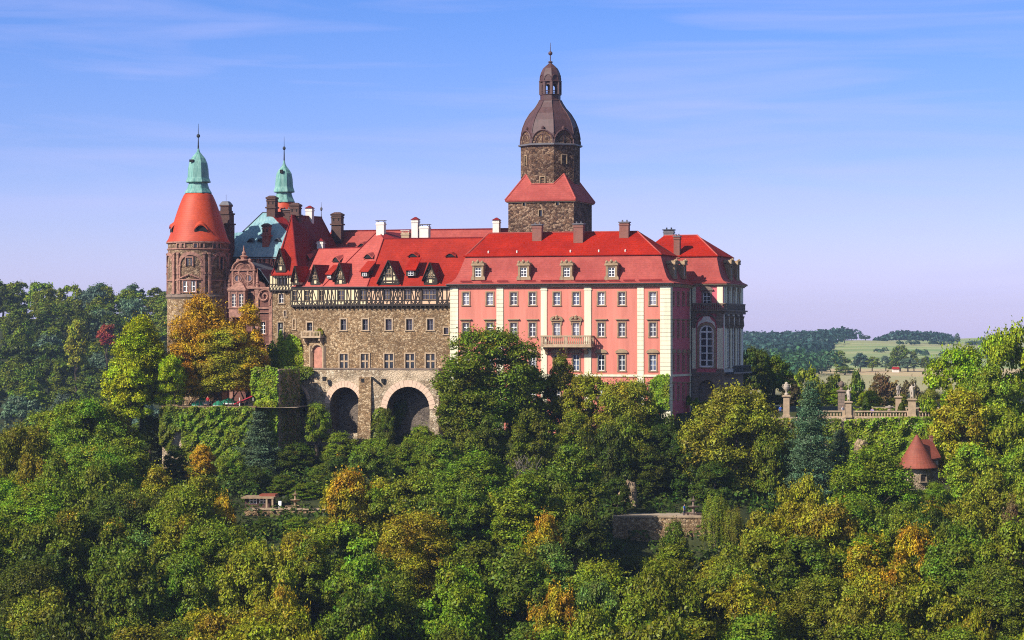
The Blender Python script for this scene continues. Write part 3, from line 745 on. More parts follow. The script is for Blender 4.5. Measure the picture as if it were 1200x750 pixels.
s = MB(); s.lathe((cu, cv), [(.08, TZ(72)), (.07, TZ(65)), (.30, TZ(64)), (.36, TZ(62.5)), (.30, TZ(61)), (.06, TZ(60)), (.03, TZ(50))], 10)
s.build('spire', M['bronze'], kp)

# ================================================================ STONE WING (timber storey over rubble, steep red roofs), facets
class Facet:
    """piece of the bending front: frame, u0..u1"""
def uv_of(fr, wx, wy): return fr.loc(wx, wy)
W0 = FM.w(FM.U(530, .5), .5); W1 = FM.w(FM.U(431, .5), .5)
# facet frames pass through a corner
def frame_at(w, deg):
    f = Frame(600, 0, deg); f.ox, f.oy = w.x, w.y; return f
FB = frame_at(W1, 25); uB = FB.U(381, 0); W2 = FB.w(uB, 0)
FC = frame_at(W2, 33); uC = FC.U(343, 0); W3 = FC.w(uC, 0)
sw_ = empty('stone_wing', FM, FM.U(470, 5), 5, -10, 'brown rubble castle wing with a half timbered top storey and steep red gabled roofs', 'castle wing')
def to_fm(w): return FM.loc(w.x, w.y)
ZL = lambda py, w: (400-py)*w.y/FPX
zg = -4.62
timb_z0, timb_z1 = FM.Z(358.5, FM.U(480, .5)), FM.Z(336.5, FM.U(480, .5))
def facet_wall(px0, px1, wa, wb, wins, top, name, mat):
    """wa left world corner, wb right world corner; wins: (px, py_bot, py_top, w)"""
    a = Vector(to_fm(wa)); b = Vector(to_fm(wb)); L = (b-a).length; d = (b-a)/L
    holes = []; res = []
    for (c, yb, yt, ww, kind) in wins:
        k = (c-600)/FPX; dw = (wb - wa)
        t = (k*wa.y - wa.x)/(dw.x - k*dw.y); ss = t*L; Yh = wa.y + dw.y*t
        zb, zt_ = (400-yb)*Yh/FPX, (400-yt)*Yh/FPX
        if kind != 'arch': holes.append((ss-ww/2, ss+ww/2, zb, zt_))
        else: holes.append((ss-ww/2, ss+ww/2, zb, zt_, 'arch'))
        res.append((a + d*ss, math.atan2(d.y, d.x), zb, zt_-zb, ww, kind))
    s = MB(); s.wall(tuple(a), tuple(b), zg, top, holes, .4); s.build(name, mat, sw_)
    return res
g_row = [(402.4, 386.5, 373.5, .95, 'a'), ] 
rowA = [(c, 386.8, 373.8, 1.0, 'a') for c in (455.6, 479.7, 504.3)] + [(c, 432.0, 414.5, 1.45, 'b') for c in (455.7, 480.3, 504.3)] + [(523, 391.5, 384, .75, 'c')]
rowB = [(c, 386.8, 373.8, 1.0, 'a') for c in (402.6, 428.2)] + [(c, 432, 414.5, 1.45, 'b') for c in (403, 427.8)]
rowC = [(363, 387.5, 378.2, 1.05, 'a'), (345, 385.5, 374.5, .5, 'c'), (372.5, 432.2, 404.5, 1.9, 'arch')]
allw = facet_wall(431, 530, W1, W0, rowA, timb_z0+.3, 'front_wall', M['rub']) + facet_wall(381, 431, W2, W1, rowB, timb_z0+.3, 'front_wall', M['rub']) + facet_wall(343, 381, W3, W2, rowC, timb_z0+.3, 'front_wall', M['rub'])
for p_, ang, zb, h, ww, kind in allw:
    if kind == 'a': put_window(sw_, p_.x, p_.y, zb, ang, w=ww, h=round(h,1), nx=2, nz=2, sw=.22, hood='flat' if False else None, trim='sand_l', frame='lead', fw=.07, bar=.06, fy=.26)
    elif kind == 'b': put_window(sw_, p_.x, p_.y, zb, ang, w=ww, h=round(h,1), nx=2, nz=2, sw=.2, trim='sand_l', frame='sand_l', fw=.06, bar=.16, fy=.1)
    elif kind == 'c': put_window(sw_, p_.x, p_.y, zb, ang, w=ww, h=round(h,1), nx=1, nz=2, sw=.16, trim='sand_l', frame='timber', fy=.2)
    else:
        s = MB(); d = Vector((math.cos(ang), math.sin(ang))); nrm = Vector((d.y, -d.x))
        o1 = p_ - nrm*.3
        s.prism([(o1.x + d.x*x, o1.y + d.y*x, zb + z) for x, z in ring_pts(ww, h, True, .05)], (nrm.x*.1, nrm.y*.1, 0)); s.build('infilled_arch', M['infill'], sw_)
        s = MB(); o2 = p_ + nrm*.12
        for sg in (-1, 1): s.tube([(o2.x+d.x*sg*(ww/2+.35), o2.y+d.y*sg*(ww/2+.35), zb), (o2.x+d.x*sg*(ww/2+.35), o2.y+d.y*sg*(ww/2+.35), zb+h*.98)], .3, 4)
        s.tube([(o2.x+d.x*x, o2.y+d.y*x, zb+z) for x, z in ring_pts(ww, h, True, .14)[1:-1]], .15, 6); s.build('door_surround', M['sand_l'], sw_)
s = MB(); a, b, c3, d3 = [Vector(to_fm(w)) for w in (W3, W2, W1, W0)]
s.wall(tuple(a+Vector((.2, 12))), tuple(a), zg, timb_z0+.3); s.build('side_wall', M['rub'], sw_)
s = MB(); s.prism([(p_.x+(.5 if k == 0 else 0), p_.y+.75, zg) for k, p_ in enumerate((a, b, c3, d3))] + [(d3.x, 11, zg), (a.x+2, 12, zg)], (0, 0, timb_z1-zg-.2)); s.build('inner_core', M['dark'], sw_)
# small balcony on consoles (px 358..382, py 389..396)
pB = [Vector(to_fm(W3 + (W2-W3)*t)) for t in (.38, .98)]
d = (pB[1]-pB[0]).normalized(); n_ = Vector((d.y, -d.x)); zq = ZL(396, W3); zq1 = ZL(388.5, W3)
s = MB(); LB = (pB[1]-pB[0]).length
def bx2(s, x0, x1, y0, y1, za, zb_, m=0):
    pts = [pB[0] + d*x + n_*y for x, y in ((x0,y0),(x1,y0),(x1,y1),(x0,y1))]
    s.prism([(p_.x, p_.y, za) for p_ in pts], (0, 0, zb_-za), m)
bx2(s, 0, LB, -.02, 1.1, zq, zq+.3); bx2(s, 0, .25, .8, 1.08, zq+.3, zq1); bx2(s, LB/2-.18, LB/2+.18, .8, 1.08, zq+.3, zq1); bx2(s, LB-.25, LB, .8, 1.08, zq+.3, zq1)
bx2(s, .25, LB-.25, .95, 1.05, zq1-.15, zq1); 
for i in range(12): bx2(s, .3+i*(LB-.6)/12, .38+i*(LB-.6)/12, .96, 1.04, zq+.3, zq1-.15)
for x in (.3, LB-.5): bx2(s, x, x+.25, 0, .9, zq-.45, zq-.003); bx2(s, x, x+.25, 0, .5, zq-.9, zq-.455)
s.build('balcony', M['sand_l'], sw_)
# half timbered storey
random.seed(11)
def timber_storey(wa, wb, wins, plaster, z0, z1, parent, nb, proud=.45, seed=1):
    rnd = random.Random(seed)
    a = Vector(to_fm(wa)); b = Vector(to_fm(wb)); d = (b-a).normalized(); n_ = Vector((d.y, -d.x)); a = a + n_*proud; b = b + n_*proud; L = (b-a).length
    s = MB(); holes = []
    dw = wb - wa; ws = []
    for c, w2 in wins:
        k = (c-600)/FPX; t = (k*wa.y - wa.x)/(dw.x - k*dw.y); ws.append((t*L, w2))
    zm = z0 + (z1-z0)*.30; zt_ = z0 + (z1-z0)*.93
    wz0, wz1_ = zm + .08, z0 + (z1-z0)*.86
    for x, w2 in ws: holes.append((x-w2/2, x+w2/2, wz0, wz1_))
    s.wall(tuple(a), tuple(b), z0, z1, holes, .25)
    s.build('timber_storey_wall', M[plaster], parent)
    s = MB(); B = lambda p_, q_, w=.15, t=.05: s.beam(p_, q_, a, d, n_, w*1.2, t, 0)
    B((0, z0+.16), (L, z0+.16), .26, .10); B((0, zm), (L, zm), .14); B((0, z1-.13), (L, z1-.13), .26, .10)
    xs = [i*L/nb for i in range(nb+1)]
    # snap posts to window edges
    posts = [x for x in xs if all(abs(x-q) > w2/2+.25 for q, w2 in ws)] + [q + sg*(w2/2+.07) for q, w2 in ws for sg in (-1, 1)]
    posts = sorted(p_ for p_ in posts if 0 <= p_ <= L)
    for x in posts: B((x, z0+.3), (x, z1-.2), .15, .06)
    for i in range(len(posts)-1):
        x0, x1 = posts[i]+.07, posts[i+1]-.07
        if any(abs((x0+x1)/2 - q) < w2/2 for q, w2 in ws):
            # bracket under the window
            xc = (x0+x1)/2
            for sg in (-1, 1): 
                for k in range(3):
                    t0, t1 = k/3*1.2, (k+1)/3*1.2
                    B((xc + sg*(.45)*(1-math.cos(t0)), z0+.3+(zm-z0-.3)*math.sin(t0)/math.sin(1.2)), (xc + sg*.45*(1-math.cos(t1)), z0+.3+(zm-z0-.3)*math.sin(t1)/math.sin(1.2)), .09, .045)
            continue
        if x1 - x0 < .35: continue
        r = rnd.random()
        if r < .38: B((x0, zm+.05), (x1, z1-.22), .12, .045); B((x1, zm+.05), (x0, z1-.22), .12, .047)
        elif r < .62: B((x0, z0+.3), (x1, z1-.22), .12, .045)
        elif r < .85: B((x1, z0+.3), (x0, z1-.22), .12, .045)
        # curved brackets low down
        for sg, xe in ((1, x0), (-1, x1)):
            B((xe, zm-.1), (xe+sg*(x1-x0)*.45, z0+.32), .12, .046)
    # jetty beam ends
    n = int(L/.75)
    for i in range(n):
        x = (i+.5)*L/n; p_ = a + d*x
        q = [p_ - d*.09 + n_*.12, p_ + d*.09 + n_*.12, p_ + d*.09 - n_*(proud+.02), p_ - d*.09 - n_*(proud+.02)]
        s.prism([(v.x, v.y, z0-.24) for v in q], (0, 0, .24))
    q = [a - n_*(proud+.02), b - n_*(proud+.02), b - n_*.0, a - n_*.0]
    s.prism([(v.x, v.y, z0-.06) for v in q], (0, 0, .06))
    s.build('timber_frame', M['timber'], parent)
    for x, w2 in ws:
        p_ = a + d*x; put_window(parent, p_.x, p_.y, wz0, math.atan2(d.y, d.x), w=w2, h=round(wz1_-wz0, 2), nx=2 if w2 < 1.6 else 4, nz=2, sw=.0, sill=False, fw=.07, bar=.055, fy=.12, frame='sand')
    return a, b
tz0, tz1 = timb_z0, timb_z1
tA = timber_storey(W1, W0, [(454.5, 1.0), (478.7, 1.0), (504, 2.3)], 'plaster_p', tz0, tz1, sw_, 19, seed=3)  # peach here, yellow on the next facets: uneven sunlight put into the plaster
tB = timber_storey(W2, W1, [(401.2, 1.0), (427, .95)], 'plaster', tz0, tz1, sw_, 11, seed=5)
tC = timber_storey(W3, W2, [(347.5, .8), (361.5, .8), (378.5, .6)], 'plaster', tz0, tz1, sw_, 6, seed=8)

def fmP(px, py, Y): w = P(px, py, Y); u, v = FM.loc(w.x, w.y); return (u, v, w.z)
def roof(parent, name, polys, mat, t=.22):
    s = MB()
    for p_ in polys: s.slab([fmP(*q) for q in p_], t)
    return s.build(name, mat, parent)
Y0w, Y1w, Y2w, Y3w = W0.y, W1.y, W2.y, W3.y
def YA(px, v): return FM.w(FM.U(px, v), v).y
def YB(px, v): return FB.w(FB.U(px, v), v).y
def YC(px, v): return FC.w(FC.U(px, v), v).y
def hit(q3, px, py, fp=None):
    """distance at which the sight line (px,py) meets the plane of three (px,py,Y) points"""
    a_, b_, c_ = [P(*q) for q in q3]; n_ = (b_-a_).cross(c_-a_); d_ = P(px, py, 1.0); return n_.dot(a_)/n_.dot(d_)
vE = -.45; vR = 8.6
uRa = FM.U(449.6, vR); zE = FM.Z(335.4, FM.U(480, vE), vE); zR = FM.Z(279.8, FM.U(480, vR), vR); slA = (zR-zE)/(vR-vE)
def pa_(u, v): return (u, v, zE + slA*(v-vE))
R1 = (449.6, 279.5, YA(449.6, vR)); T = (443.5, 270.3, R1[2]+2.2)
E430 = (430.4, 335.6, YA(430.4, vE)); E378 = (378.3, 335.6, YB(378.3, vE)); E353 = (353.5, 335.6, YC(353.5, vE)); E341 = (341.5, 335.6, YC(341.5, vE))
s = MB(); u43 = FM.U(430.4, vE)
s.slab([pa_(u43, vE), pa_(uL-.04, vE), pa_(uL-.04, .35), pa_(uL+4, 1.3), pa_(uL+9, vR), pa_(uRa, vR)], .22); s.build('front_roof', M['red_s'], sw_)
s = MB(); s.slab([pa_(uRa, vR), pa_(uL+9, vR), (uL+9, vR+8, zR-7), (uRa, vR+8, zR-7)], .22); s.build('rear_roof', M['red_s'], sw_)
roof(sw_, 'corner_roof', [[E378, E430, R1], [E378, R1, T]], M['red_p'])
uX = FM.U(463, vR-.1)
s = MB(); t_ = Vector(fmP(*T)); r_1 = Vector(pa_(uRa, vR)); x_ = Vector((uX, vR+.3, zR+.05))
s.slab([tuple(t_), tuple(r_1), tuple(x_)], .15); s.slab([tuple(t_), tuple(x_), (x_.x+.5, x_.y+9, x_.z), (t_.x+.3, t_.y+10, t_.z)], .15); s.build('cross_roof', M['maroon'], sw_)  # right-facing slope in darker tile, its shade put into the colour
Ra = (372.5, 292, YC(372.5, 6.6)); Rb = (424, 290, hit((E378, R1, T), 424, 290)); Rc = (348, 292.5, YC(348, 6.6))
roof(sw_, 'left_roof', [[E353, E378, Rb, Ra]], M['red_p'])
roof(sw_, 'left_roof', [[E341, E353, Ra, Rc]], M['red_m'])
s = MB()
def fv(q): return Vector(fmP(*q))
for a, b in ((R1, E430), (Ra, E353), (T, R1), (Rc, Ra), (Ra, Rb), (T, E378)): s.tube([fv(a)+Vector((0,0,.02)), fv(b)+Vector((0,0,.02))], .09)
nr = 90
for i in range(nr): s.cbox((uRa + (uL+8-uRa)*(i+.5)/nr, vR, zR+.07), (.22, .2, .16))
s.build('ridge_tiles', M['maroon'], sw_)
s = MB(); dn = Vector((0, -.06, -.12))
for a, b in ((fv(E341), fv(E378)), (fv(E378), fv(E430)), (fv(E430), Vector(pa_(uL-.05, vE)))): s.tube([a+dn, b+dn], .10)
s.build('gutter', M['iron'], sw_)

def timber_gable(parent, px, pyb, pyt, wpx, Yf, ang, depth=3.5, roofm='maroon', side=.5, plaster='plaster'):
    """dormer with a half timbered gable; ang = rotation of the facade within FM"""
    c = fv((px, pyb, Yf)); h = (pyb-pyt)*Yf/FPX; w = wpx*Yf/FPX; hs = h*side*.5
    d = Vector((math.cos(ang), math.sin(ang), 0)); n_ = Vector((d.y, -d.x, 0))
    def q(x, y, z): r = c + d*x - n_*y; return (r.x, r.y, c.z+z)
    s = MB(); wi = w*.42
    s.prism([q(-wi, 0, 0), q(wi, 0, 0), q(wi, 0, hs), q(0, 0, h*.93), q(-wi, 0, hs)], tuple(-n_*depth), 0)
    o = s.build('gable_dormer', M[plaster], parent)
    s = MB(); base = (c.x, c.y); dd = (d.x, d.y); nn = (n_.x, n_.y)
    B = lambda p_, q_, w_=.13, t=.05: s.beam(w=w_*1.9, t=t, m=0, p=(p_[0], c.z+p_[1]), q=(q_[0], c.z+q_[1]), base=base, d=dd, n=nn)
    B((-wi, .08), (wi, .08), .16, .06); B((-wi+.07, .1), (-wi+.07, hs), .14); B((wi-.07, .1), (wi-.07, hs), .14); B((-wi*.93, hs+.05), (wi*.93, hs+.05), .12)
    gx = lambda z: wi*(1-(z-hs)/(h*.93-hs))
    B((-wi*.66, h*.36), (wi*.66, h*.36), .10); B((-gx(h*.62), h*.62), (gx(h*.62), h*.62), .10)
    for x in (-wi*.7, -wi*.36, wi*.36, wi*.7): B((x, .1), (x, h*.62 if abs(x) < wi*.5 else h*.36), .10, .047)
    B((0, h*.62), (0, h*.9), .10, .047); B((-wi*.2, h*.62), (0, h*.75), .08, .046); B((wi*.2, h*.62), (0, h*.75), .08, .048)
    for x in (-1, 1): B((x*wi*.38, .1), (x*wi*.9, hs), .09, .046); B((x*wi*.9, .1), (x*wi*.5, hs), .09, .049)
    s.build('timber_frame', M['timber'], o)
    s = MB(); ovh = .42
    for sg in (-1, 1):
        e = w/2
        top = (0, h); low = (sg*e, hs - (e-wi)*(h*.93-hs)/wi*.55)
        pts = [q(top[0], -ovh, top[1]), q(low[0], -ovh, low[1]), q(low[0], depth, low[1]), q(top[0], depth, top[1])]
        s.slab(pts, .16, 0)
        s.tube([q(0, -ovh-.02, h-.02), q(low[0], -ovh-.02, low[1]-.05)], .10, 4, 1)
    s.build('gable_roof', [M[roofm], M['timber']], o)
    wn_, hn = w*.27, h*.33
    _, fm, gm = window_meshes(w=round(max(.7, wn_),1), h=round(hn,1), nx=2, nz=2, sw=0, sill=False, fy=-.09, fw=.06, bar=.06, frame='sand')
    b = BASE[parent.name][0]; loc = q(0, 0, h*.30)
    f = child('window', fm, o, (loc[0]-b.x, loc[1]-b.y, loc[2]-b.z), ang); child('pane', gm, o, (loc[0]-b.x, loc[1]-b.y, loc[2]-b.z), ang)
    return o
aA, aB, aC = 0.0, R(-8), R(-16)
timber_gable(sw_, 369.5, 334, 310, 16, YC(369.5, -.2), aC, 5.5, 'maroon')
timber_gable(sw_, 399, 334, 308, 17.5, YB(399, -.2), aB, 5.5, 'maroon')
timber_gable(sw_, 456, 333.2, 305, 28.5, YA(456, -.2), aA, 6.5, 'maroon', side=.25)
timber_gable(sw_, 504.5, 333.2, 307.5, 19, YA(504.5, -.2), aA, 5.5, 'maroon')
def eyebrow(parent, px, pyb, pyt, wpx, Yf, ang, mat):
    c = fv((px, pyb, Yf)); h = (pyb-pyt)*Yf/FPX; w = wpx*Yf/FPX/2; d = Vector((math.cos(ang), math.sin(ang), 0)); n_ = Vector((d.y, -d.x, 0))
    s = MB(); N = 12
    f = lambda t, k: (w*k*(2*t-1), h*k*(math.sin(math.pi*t)**1.6))
    for i in range(N):
        a0, a1 = f(i/N, 1), f((i+1)/N, 1)
        p0 = c + d*a0[0] + n_*.15; p1 = c + d*a1[0] + n_*.15; r0 = c + d*a0[0]*.5 - n_*2.4; r1 = c + d*a1[0]*.5 - n_*2.4
        s.poly([(p0.x,p0.y,c.z+a0[1]+.08), (p1.x,p1.y,c.z+a1[1]+.08), (r1.x,r1.y,c.z+h*1.6+.1), (r0.x,r0.y,c.z+h*1.6+.1)], 0)
        s.poly([(p0.x,p0.y,c.z+a0[1]-.06), (p1.x,p1.y,c.z+a1[1]-.06), (p1.x,p1.y,c.z+a1[1]+.08), (p0.x,p0.y,c.z+a0[1]+.08)], 0)
        g0 = c + d*a0[0]; g1 = c + d*a1[0]
        s.poly([(g0.x,g0.y,c.z-.02), (g1.x,g1.y,c.z-.02), (g1.x,g1.y,c.z+a1[1]), (g0.x,g0.y,c.z+a0[1])], 1)
    return s.build('eyebrow_dormer', [M[mat], M['dark']], parent)
PLA = tuple((600 + FM.w(*q[:2]).x/FM.w(*q[:2]).y*FPX, 400 - q[2]/FM.w(*q[:2]).y*FPX, FM.w(*q[:2]).y) for q in (pa_(u43, vE), pa_(uL, vE), pa_(uRa, vR)))
PL2 = (E378, E430, R1); PL3 = (E353, E378, Ra); PL4 = (E341, E353, Ra)
for px, pb_y, pt_y, w_, pl_, an, mt in ((360, 304.5, 298.5, 11, PL4, aC, 'red_m'), (393.5, 306.5, 301, 13, PL3, aC, 'red_p'), (431, 302.5, 297.5, 14, PL2, aB, 'red_p'), (483.5, 300.8, 296.8, 15, PLA, aA, 'red_s'), (527.5, 300.5, 296.8, 15, PLA, aA, 'red_s')):
    eyebrow(sw_, px, pb_y, pt_y, w_, hit(pl_, px, pb_y) - .45, an, mt)
def shed_dormer(parent, px, pyb, pyt, wpx, Yf, ang, mat, ptop=None):
    c = fv((px, pyb, Yf)); h = (pyb-pyt)*Yf/FPX; w = wpx*Yf/FPX/2; d = Vector((math.cos(ang), math.sin(ang), 0)); n_ = Vector((d.y, -d.x, 0))
    def q(x, y, z): r = c + d*x - n_*y; return (r.x, r.y, c.z+z)
    s = MB(); s.prism([q(-w*.85, 0, 0), q(w*.85, 0, 0), q(w*.85, 0, h*.45), q(-w*.85, 0, h*.45)], tuple(-n_*2.2), 1)
    s.slab([q(-w, -.35, h*.42), q(w, -.35, h*.42), q(w, 2.4, h*1.25), q(-w, 2.4, h*1.25)], .14, 0)
    o = s.build('shed_dormer', [M[mat], M['timber']], parent)
    _, fm, gm = window_meshes(w=round(w*1.0,1), h=round(h*.34,1), nx=2, nz=2, sw=0, sill=False, fy=-.09, fw=.06, bar=.05)
    b = BASE[parent.name][0]; l = q(0, 0, .05)
    child('window', fm, o, (l[0]-b.x, l[1]-b.y, l[2]-b.z), ang); child('pane', gm, o, (l[0]-b.x, l[1]-b.y, l[2]-b.z), ang)
shed_dormer(sw_, 386, 326.5, 313, 9, hit(PL3, 386, 326.5)-.7, aB, 'red_s'); shed_dormer(sw_, 427.5, 324, 309, 12, hit(PL2, 427.5, 324)-.8, aB, 'red_s'); shed_dormer(sw_, 481.5, 323.5, 305.5, 14, hit(PLA, 481.5, 323.5)-.8, aA, 'red')
vB = 9
chimney(sw_, FM, 446.5, 10, 258, 271, 1.3, 1.0, 'white_r', 'plate', capm='lead')
chimney(sw_, FM, 487, 9.3, 255.3, 279.5, 1.05, 1.0, 'white_r', 'gable', capm='maroon')
chimney(sw_, FM, 498, 9.6, 262.5, 279.5, 1.5, 1.1, 'white_r', 'plate', capm='lead')
chimney(sw_, FM, 476, 11, 270, 280, 1.3, 1.1, 'sand_l', 'plate', capm='white_r')
chimney(sw_, FM, 376, 11.0, 280.5, 293, 1.0, .9, 'white_r', 'gable', capm='maroon')

# ================================================================ REAR RANGE with the long ridge
rr_ = empty('rear_range', FM, FM.U(500, 24), 24, -10, 'rear castle range showing only its long red ridge left of the great tower', 'castle wing')
vr = 24.0; ul, ur = FM.U(388, vr), FM.U(600, vr); zr_ = FM.Z(269.5, FM.U(500, vr), vr)
s = MB(); s.box(ul-2, ur, vr-8, vr+8, -10, zr_-9.5); s.build('wall', M['rub'], rr_)
s = MB(); s.slab([(ul-3, vr-8.5, zr_-10), (ur, vr-8.5, zr_-10), (ur, vr, zr_), (ul, vr, zr_)], .2); s.slab([(ul, vr, zr_), (ur, vr, zr_), (ur, vr+8.5, zr_-10), (ul-3, vr+8.5, zr_-10)], .2)
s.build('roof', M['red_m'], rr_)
s = MB(); n = 130
for i in range(n): s.cbox((ul+(ur-ul)*(i+.5)/n, vr, zr_+.05), (.22, .24, .2))
s.build('ridge_tiles', M['maroon'], rr_)
chimney(rr_, FM, 582, vr-1.5, 256, 275, 1.05, 1.0, 'white_r', 'gable', capm='maroon')
chimney(rr_, FM, 395.5, vr-2, 250.5, 272, 1.7, 1.3, 'brick_d', 'ornate', capm='brick_d')
eyebrow(rr_, 424, 289.2, 285, 13, 424, 0, 'red_m')

# ================================================================ D: steep block
FD = Frame(319.5, Y3w + 1.0, 17); 
db = empty('steep_roofed_house', FD, 2.4, 5, -10, 'narrow rubble house with timbered upper floor and very steep red roof', 'castle wing')
def fdP(px, py, Y): w = P(px, py, Y); u, v = FD.loc(w.x, w.y); return (u, v, w.z)
YD = FD.oy
dz = lambda py: (400-py)*YD/FPX
s = MB(); Ld = FD.U(352, 0)
hs_ = [(FD.U(c)-w2/2, FD.U(c)+w2/2, dz(yb), dz(yt)) for c, w2, yb, yt in ((329.7, .8, 355, 345), (328.7, .9, 395.5, 377.5), (334, .3, 371, 364))]
s.wall((0, 0), (Ld, 0), -12, dz(341), hs_, .35); s.wall((0, 14), (0, 0), -12, dz(341)); s.build('front_wall', M['rub'], db)
s = MB(); s.box(.6, Ld-.1, .7, 13, -12, dz(330)); s.build('inner_core', M['dark'], db)
for c, w2, yb, yt in ((329.7, .8, 355, 345), (328.7, .9, 395.5, 377.5), (334, .3, 371, 364)):
    put_window(db, FD.U(c), 0, dz(yb), 0, w=w2, h=round(dz(yt)-dz(yb),1), nx=2 if w2 > .5 else 1, nz=2, sw=.15, trim='sand_l', frame='white', fw=.05, bar=.05, fy=.2)
# timbered upper floor of the block
s = MB(); zu0, zu1 = dz(341), dz(321.5)
s.wall((-.35, -.4), (Ld-.8, -.4), zu0, zu1, [(FD.U(c)+.35-.4, FD.U(c)+.35+.4, dz(335), dz(326)) for c in (328.5, 335)], .25); s.wall((-.35, 12), (-.35, -.4), zu0, zu1); s.build('timber_storey_wall', M['plaster'], db)
s = MB(); B = lambda p_, q_, w_=.15, t=.05: s.beam(p_, q_, (-.35, -.4), (1, 0), (0, -1), w_, t)
L_ = Ld-.45
B((0, zu0+.1), (L_, zu0+.1), .26, .09); B((0, zu1-.1), (L_, zu1-.1), .22, .09); B((0, (zu0+zu1)/2-.25), (L_, (zu0+zu1)/2-.25), .12)
for i in range(9): B((i*L_/8, zu0), (i*L_/8, zu1), .13, .055)
for i in range(8): B((i*L_/8+.05, zu0+.2), ((i+1)*L_/8-.05, (zu0+zu1)/2-.3), .09, .045)
for i in range(6): s.box(-.35+i*.8, -.15+i*.8, -.42, .1, zu0-.25, zu0)
s.build('timber_frame', M['timber'], db)
for c in (328.5, 335): put_window(db, FD.U(c), -.4, dz(335), 0, w=.75, h=1.2, nx=2, nz=2, sw=0, sill=False, fw=.06, bar=.05, fy=.12, frame='timber')
A0, A1 = (341.8, 252.3, YD+2.6), (377, 254.5, YD+17)
def roofD(name, polys, mat, t=.2):
    s = MB()
    for p_ in polys: s.slab([fdP(*q) for q in p_], t)
    return s.build(name, mat, db)
roofD('hip_roof', [[(317.8, 321.5, YD-1.0), (349.5, 321, YD-2.2), (346.5, 302, YD-.6), (327.5, 302, YD-.2)], [(327.5, 302, YD-.2), (346.5, 302, YD-.6), A0]], M['red_s'])
roofD('steep_roof', [[A0, (346.5, 302, YD-.6), (353, 322, YD-2.0), (412, 322, YD+13), A1]], M['maroon'])  # right slope: its shade is painted in with the darker tile
roofD('steep_roof', [[A0, A1, (330, 322, YD+19), (317.8, 321.5, YD-1.0), (327.5, 302, YD-.2)]], M['red_s'])
s = MB(); a_ = Vector(fdP(*A0)); b_ = Vector(fdP(*A1)); s.tube([a_, b_], .12); s.tube([a_, fdP(346.7, 302, YD-.7), fdP(350, 321, YD-2.3)], .11); s.tube([a_, fdP(327.5, 302, YD-.3), fdP(317.8, 321.5, YD-1.05)], .10)
s.build('ridge_tiles', M['maroon'], db)
# gablet on the hip
def gablet(par, fr_p, px, pyb, pyt, wpx, Yf, ang, depth, BF):
    global fv
    old = fv; fv = lambda q_: Vector(fr_p(*q_))
    o = timber_gable(par, px, pyb, pyt, wpx, Yf, ang, depth, 'red_s'); fv = old; return o
gablet(db, fdP, 328.8, 318.5, 291, 15, YD-1.3, 0, 3.2, None)
gablet(db, fdP, 347.0, 333.5, 311.5, 11, YD-2.6, R(-14), 3.2, None)
def chimneyD(par, fr, px, pt_, pb, Yc, w, d, mat, cap, capm='lead'):
    wv = P(px, pt_, Yc); u, v = fr.loc(wv.x, wv.y); return chimney(par, fr, px, v, pt_, pb, w, d, mat, cap, capm)
chimneyD(db, FD, 363, 242, 262, YD+11, 1.1, 1.0, 'white_r', 'gable', 'maroon')
chimneyD(db, FD, 346.5, 239.5, 253, YD+5, 1.5, 1.2, 'brick_d', 'ornate', 'brick_d')
s = MB(); q = fdP(376.5, 255, YD+16.8); zt3 = (400-241)*(YD+16.8)/FPX
s.lathe(q[:2], [(.10, q[2]-.3), (.05, q[2]+.8), (.05, zt3-.9), (.22, zt3-.7), (.22, zt3-.4), (.04, zt3-.2), (.02, zt3+.6)], 8); s.build('spire', M['lead'], db)
# ================================================================ ROUND TOWER with orange cone
YG = 424.0
FG = Frame(232.4, YG, 17)
gt = empty('round_tower', FG, 0, 0, -14, 'round stone tower with flared orange cone roof and green copper cap', 'tower')
gz = lambda py: (400-py)*YG/FPX; gr = lambda px: px*YG/FPX
s = MB(); Rt = gr(35.3)
s.lathe((0, 0), [(gr(36.3), -14), (gr(36.3), gz(350)), (Rt, gz(349.5))], 48); s.build('lower_wall', M['rub'], gt)
s = MB(); s.lathe((0, 0), [(Rt, gz(349.5)), (Rt, gz(284))], 48, ms=[0]); s.build('upper_wall', M['rub_t'], gt)
s = MB(); s.lathe((0, 0), [(gr(36.3), gz(351)), (gr(38), gz(348.5)), (gr(38), gz(346.5)), (Rt, gz(344.5))], 48)
s.build('string_course', M['sand_g'], gt)
s = MB(); s.lathe((0, 0), [(Rt, gz(294)), (Rt+.18, gz(293)), (Rt+.18, gz(292)), (Rt, gz(291.5))], 48); s.lathe((0, 0), [(Rt, gz(286.5)), (Rt+.3, gz(285.5)), (Rt+.3, gz(284)), (Rt, gz(283.6))], 48)
s.build('cornice', M['sand_t'], gt)
def cyl(s_, z, r): th = R(-90) + s_/Rt; return (r*math.cos(th), r*math.sin(th), z)
def cbox(s, s0, s1, z0, z1, r0, r1, m=0):
    n = max(1, int((s1-s0)/.5))
    for i in range(n):
        a, b = s0+(s1-s0)*i/n, s0+(s1-s0)*(i+1)/n
        s.add([cyl(a,z0,r0), cyl(b,z0,r0), cyl(b,z1,r0), cyl(a,z1,r0), cyl(a,z0,r1), cyl(b,z0,r1), cyl(b,z1,r1), cyl(a,z1,r1)], [(4,5,6,7),(0,4,7,3),(1,2,6,5),(3,7,6,2),(0,1,5,4),(0,3,2,1)], m)
def spx(px):   # arc length for a pixel column (frame angle 17 deg)
    x = max(-.999, min(.999, (px-232.4)/35.3)); return (math.asin(x) + R(17) )*Rt   # world to frame rotation
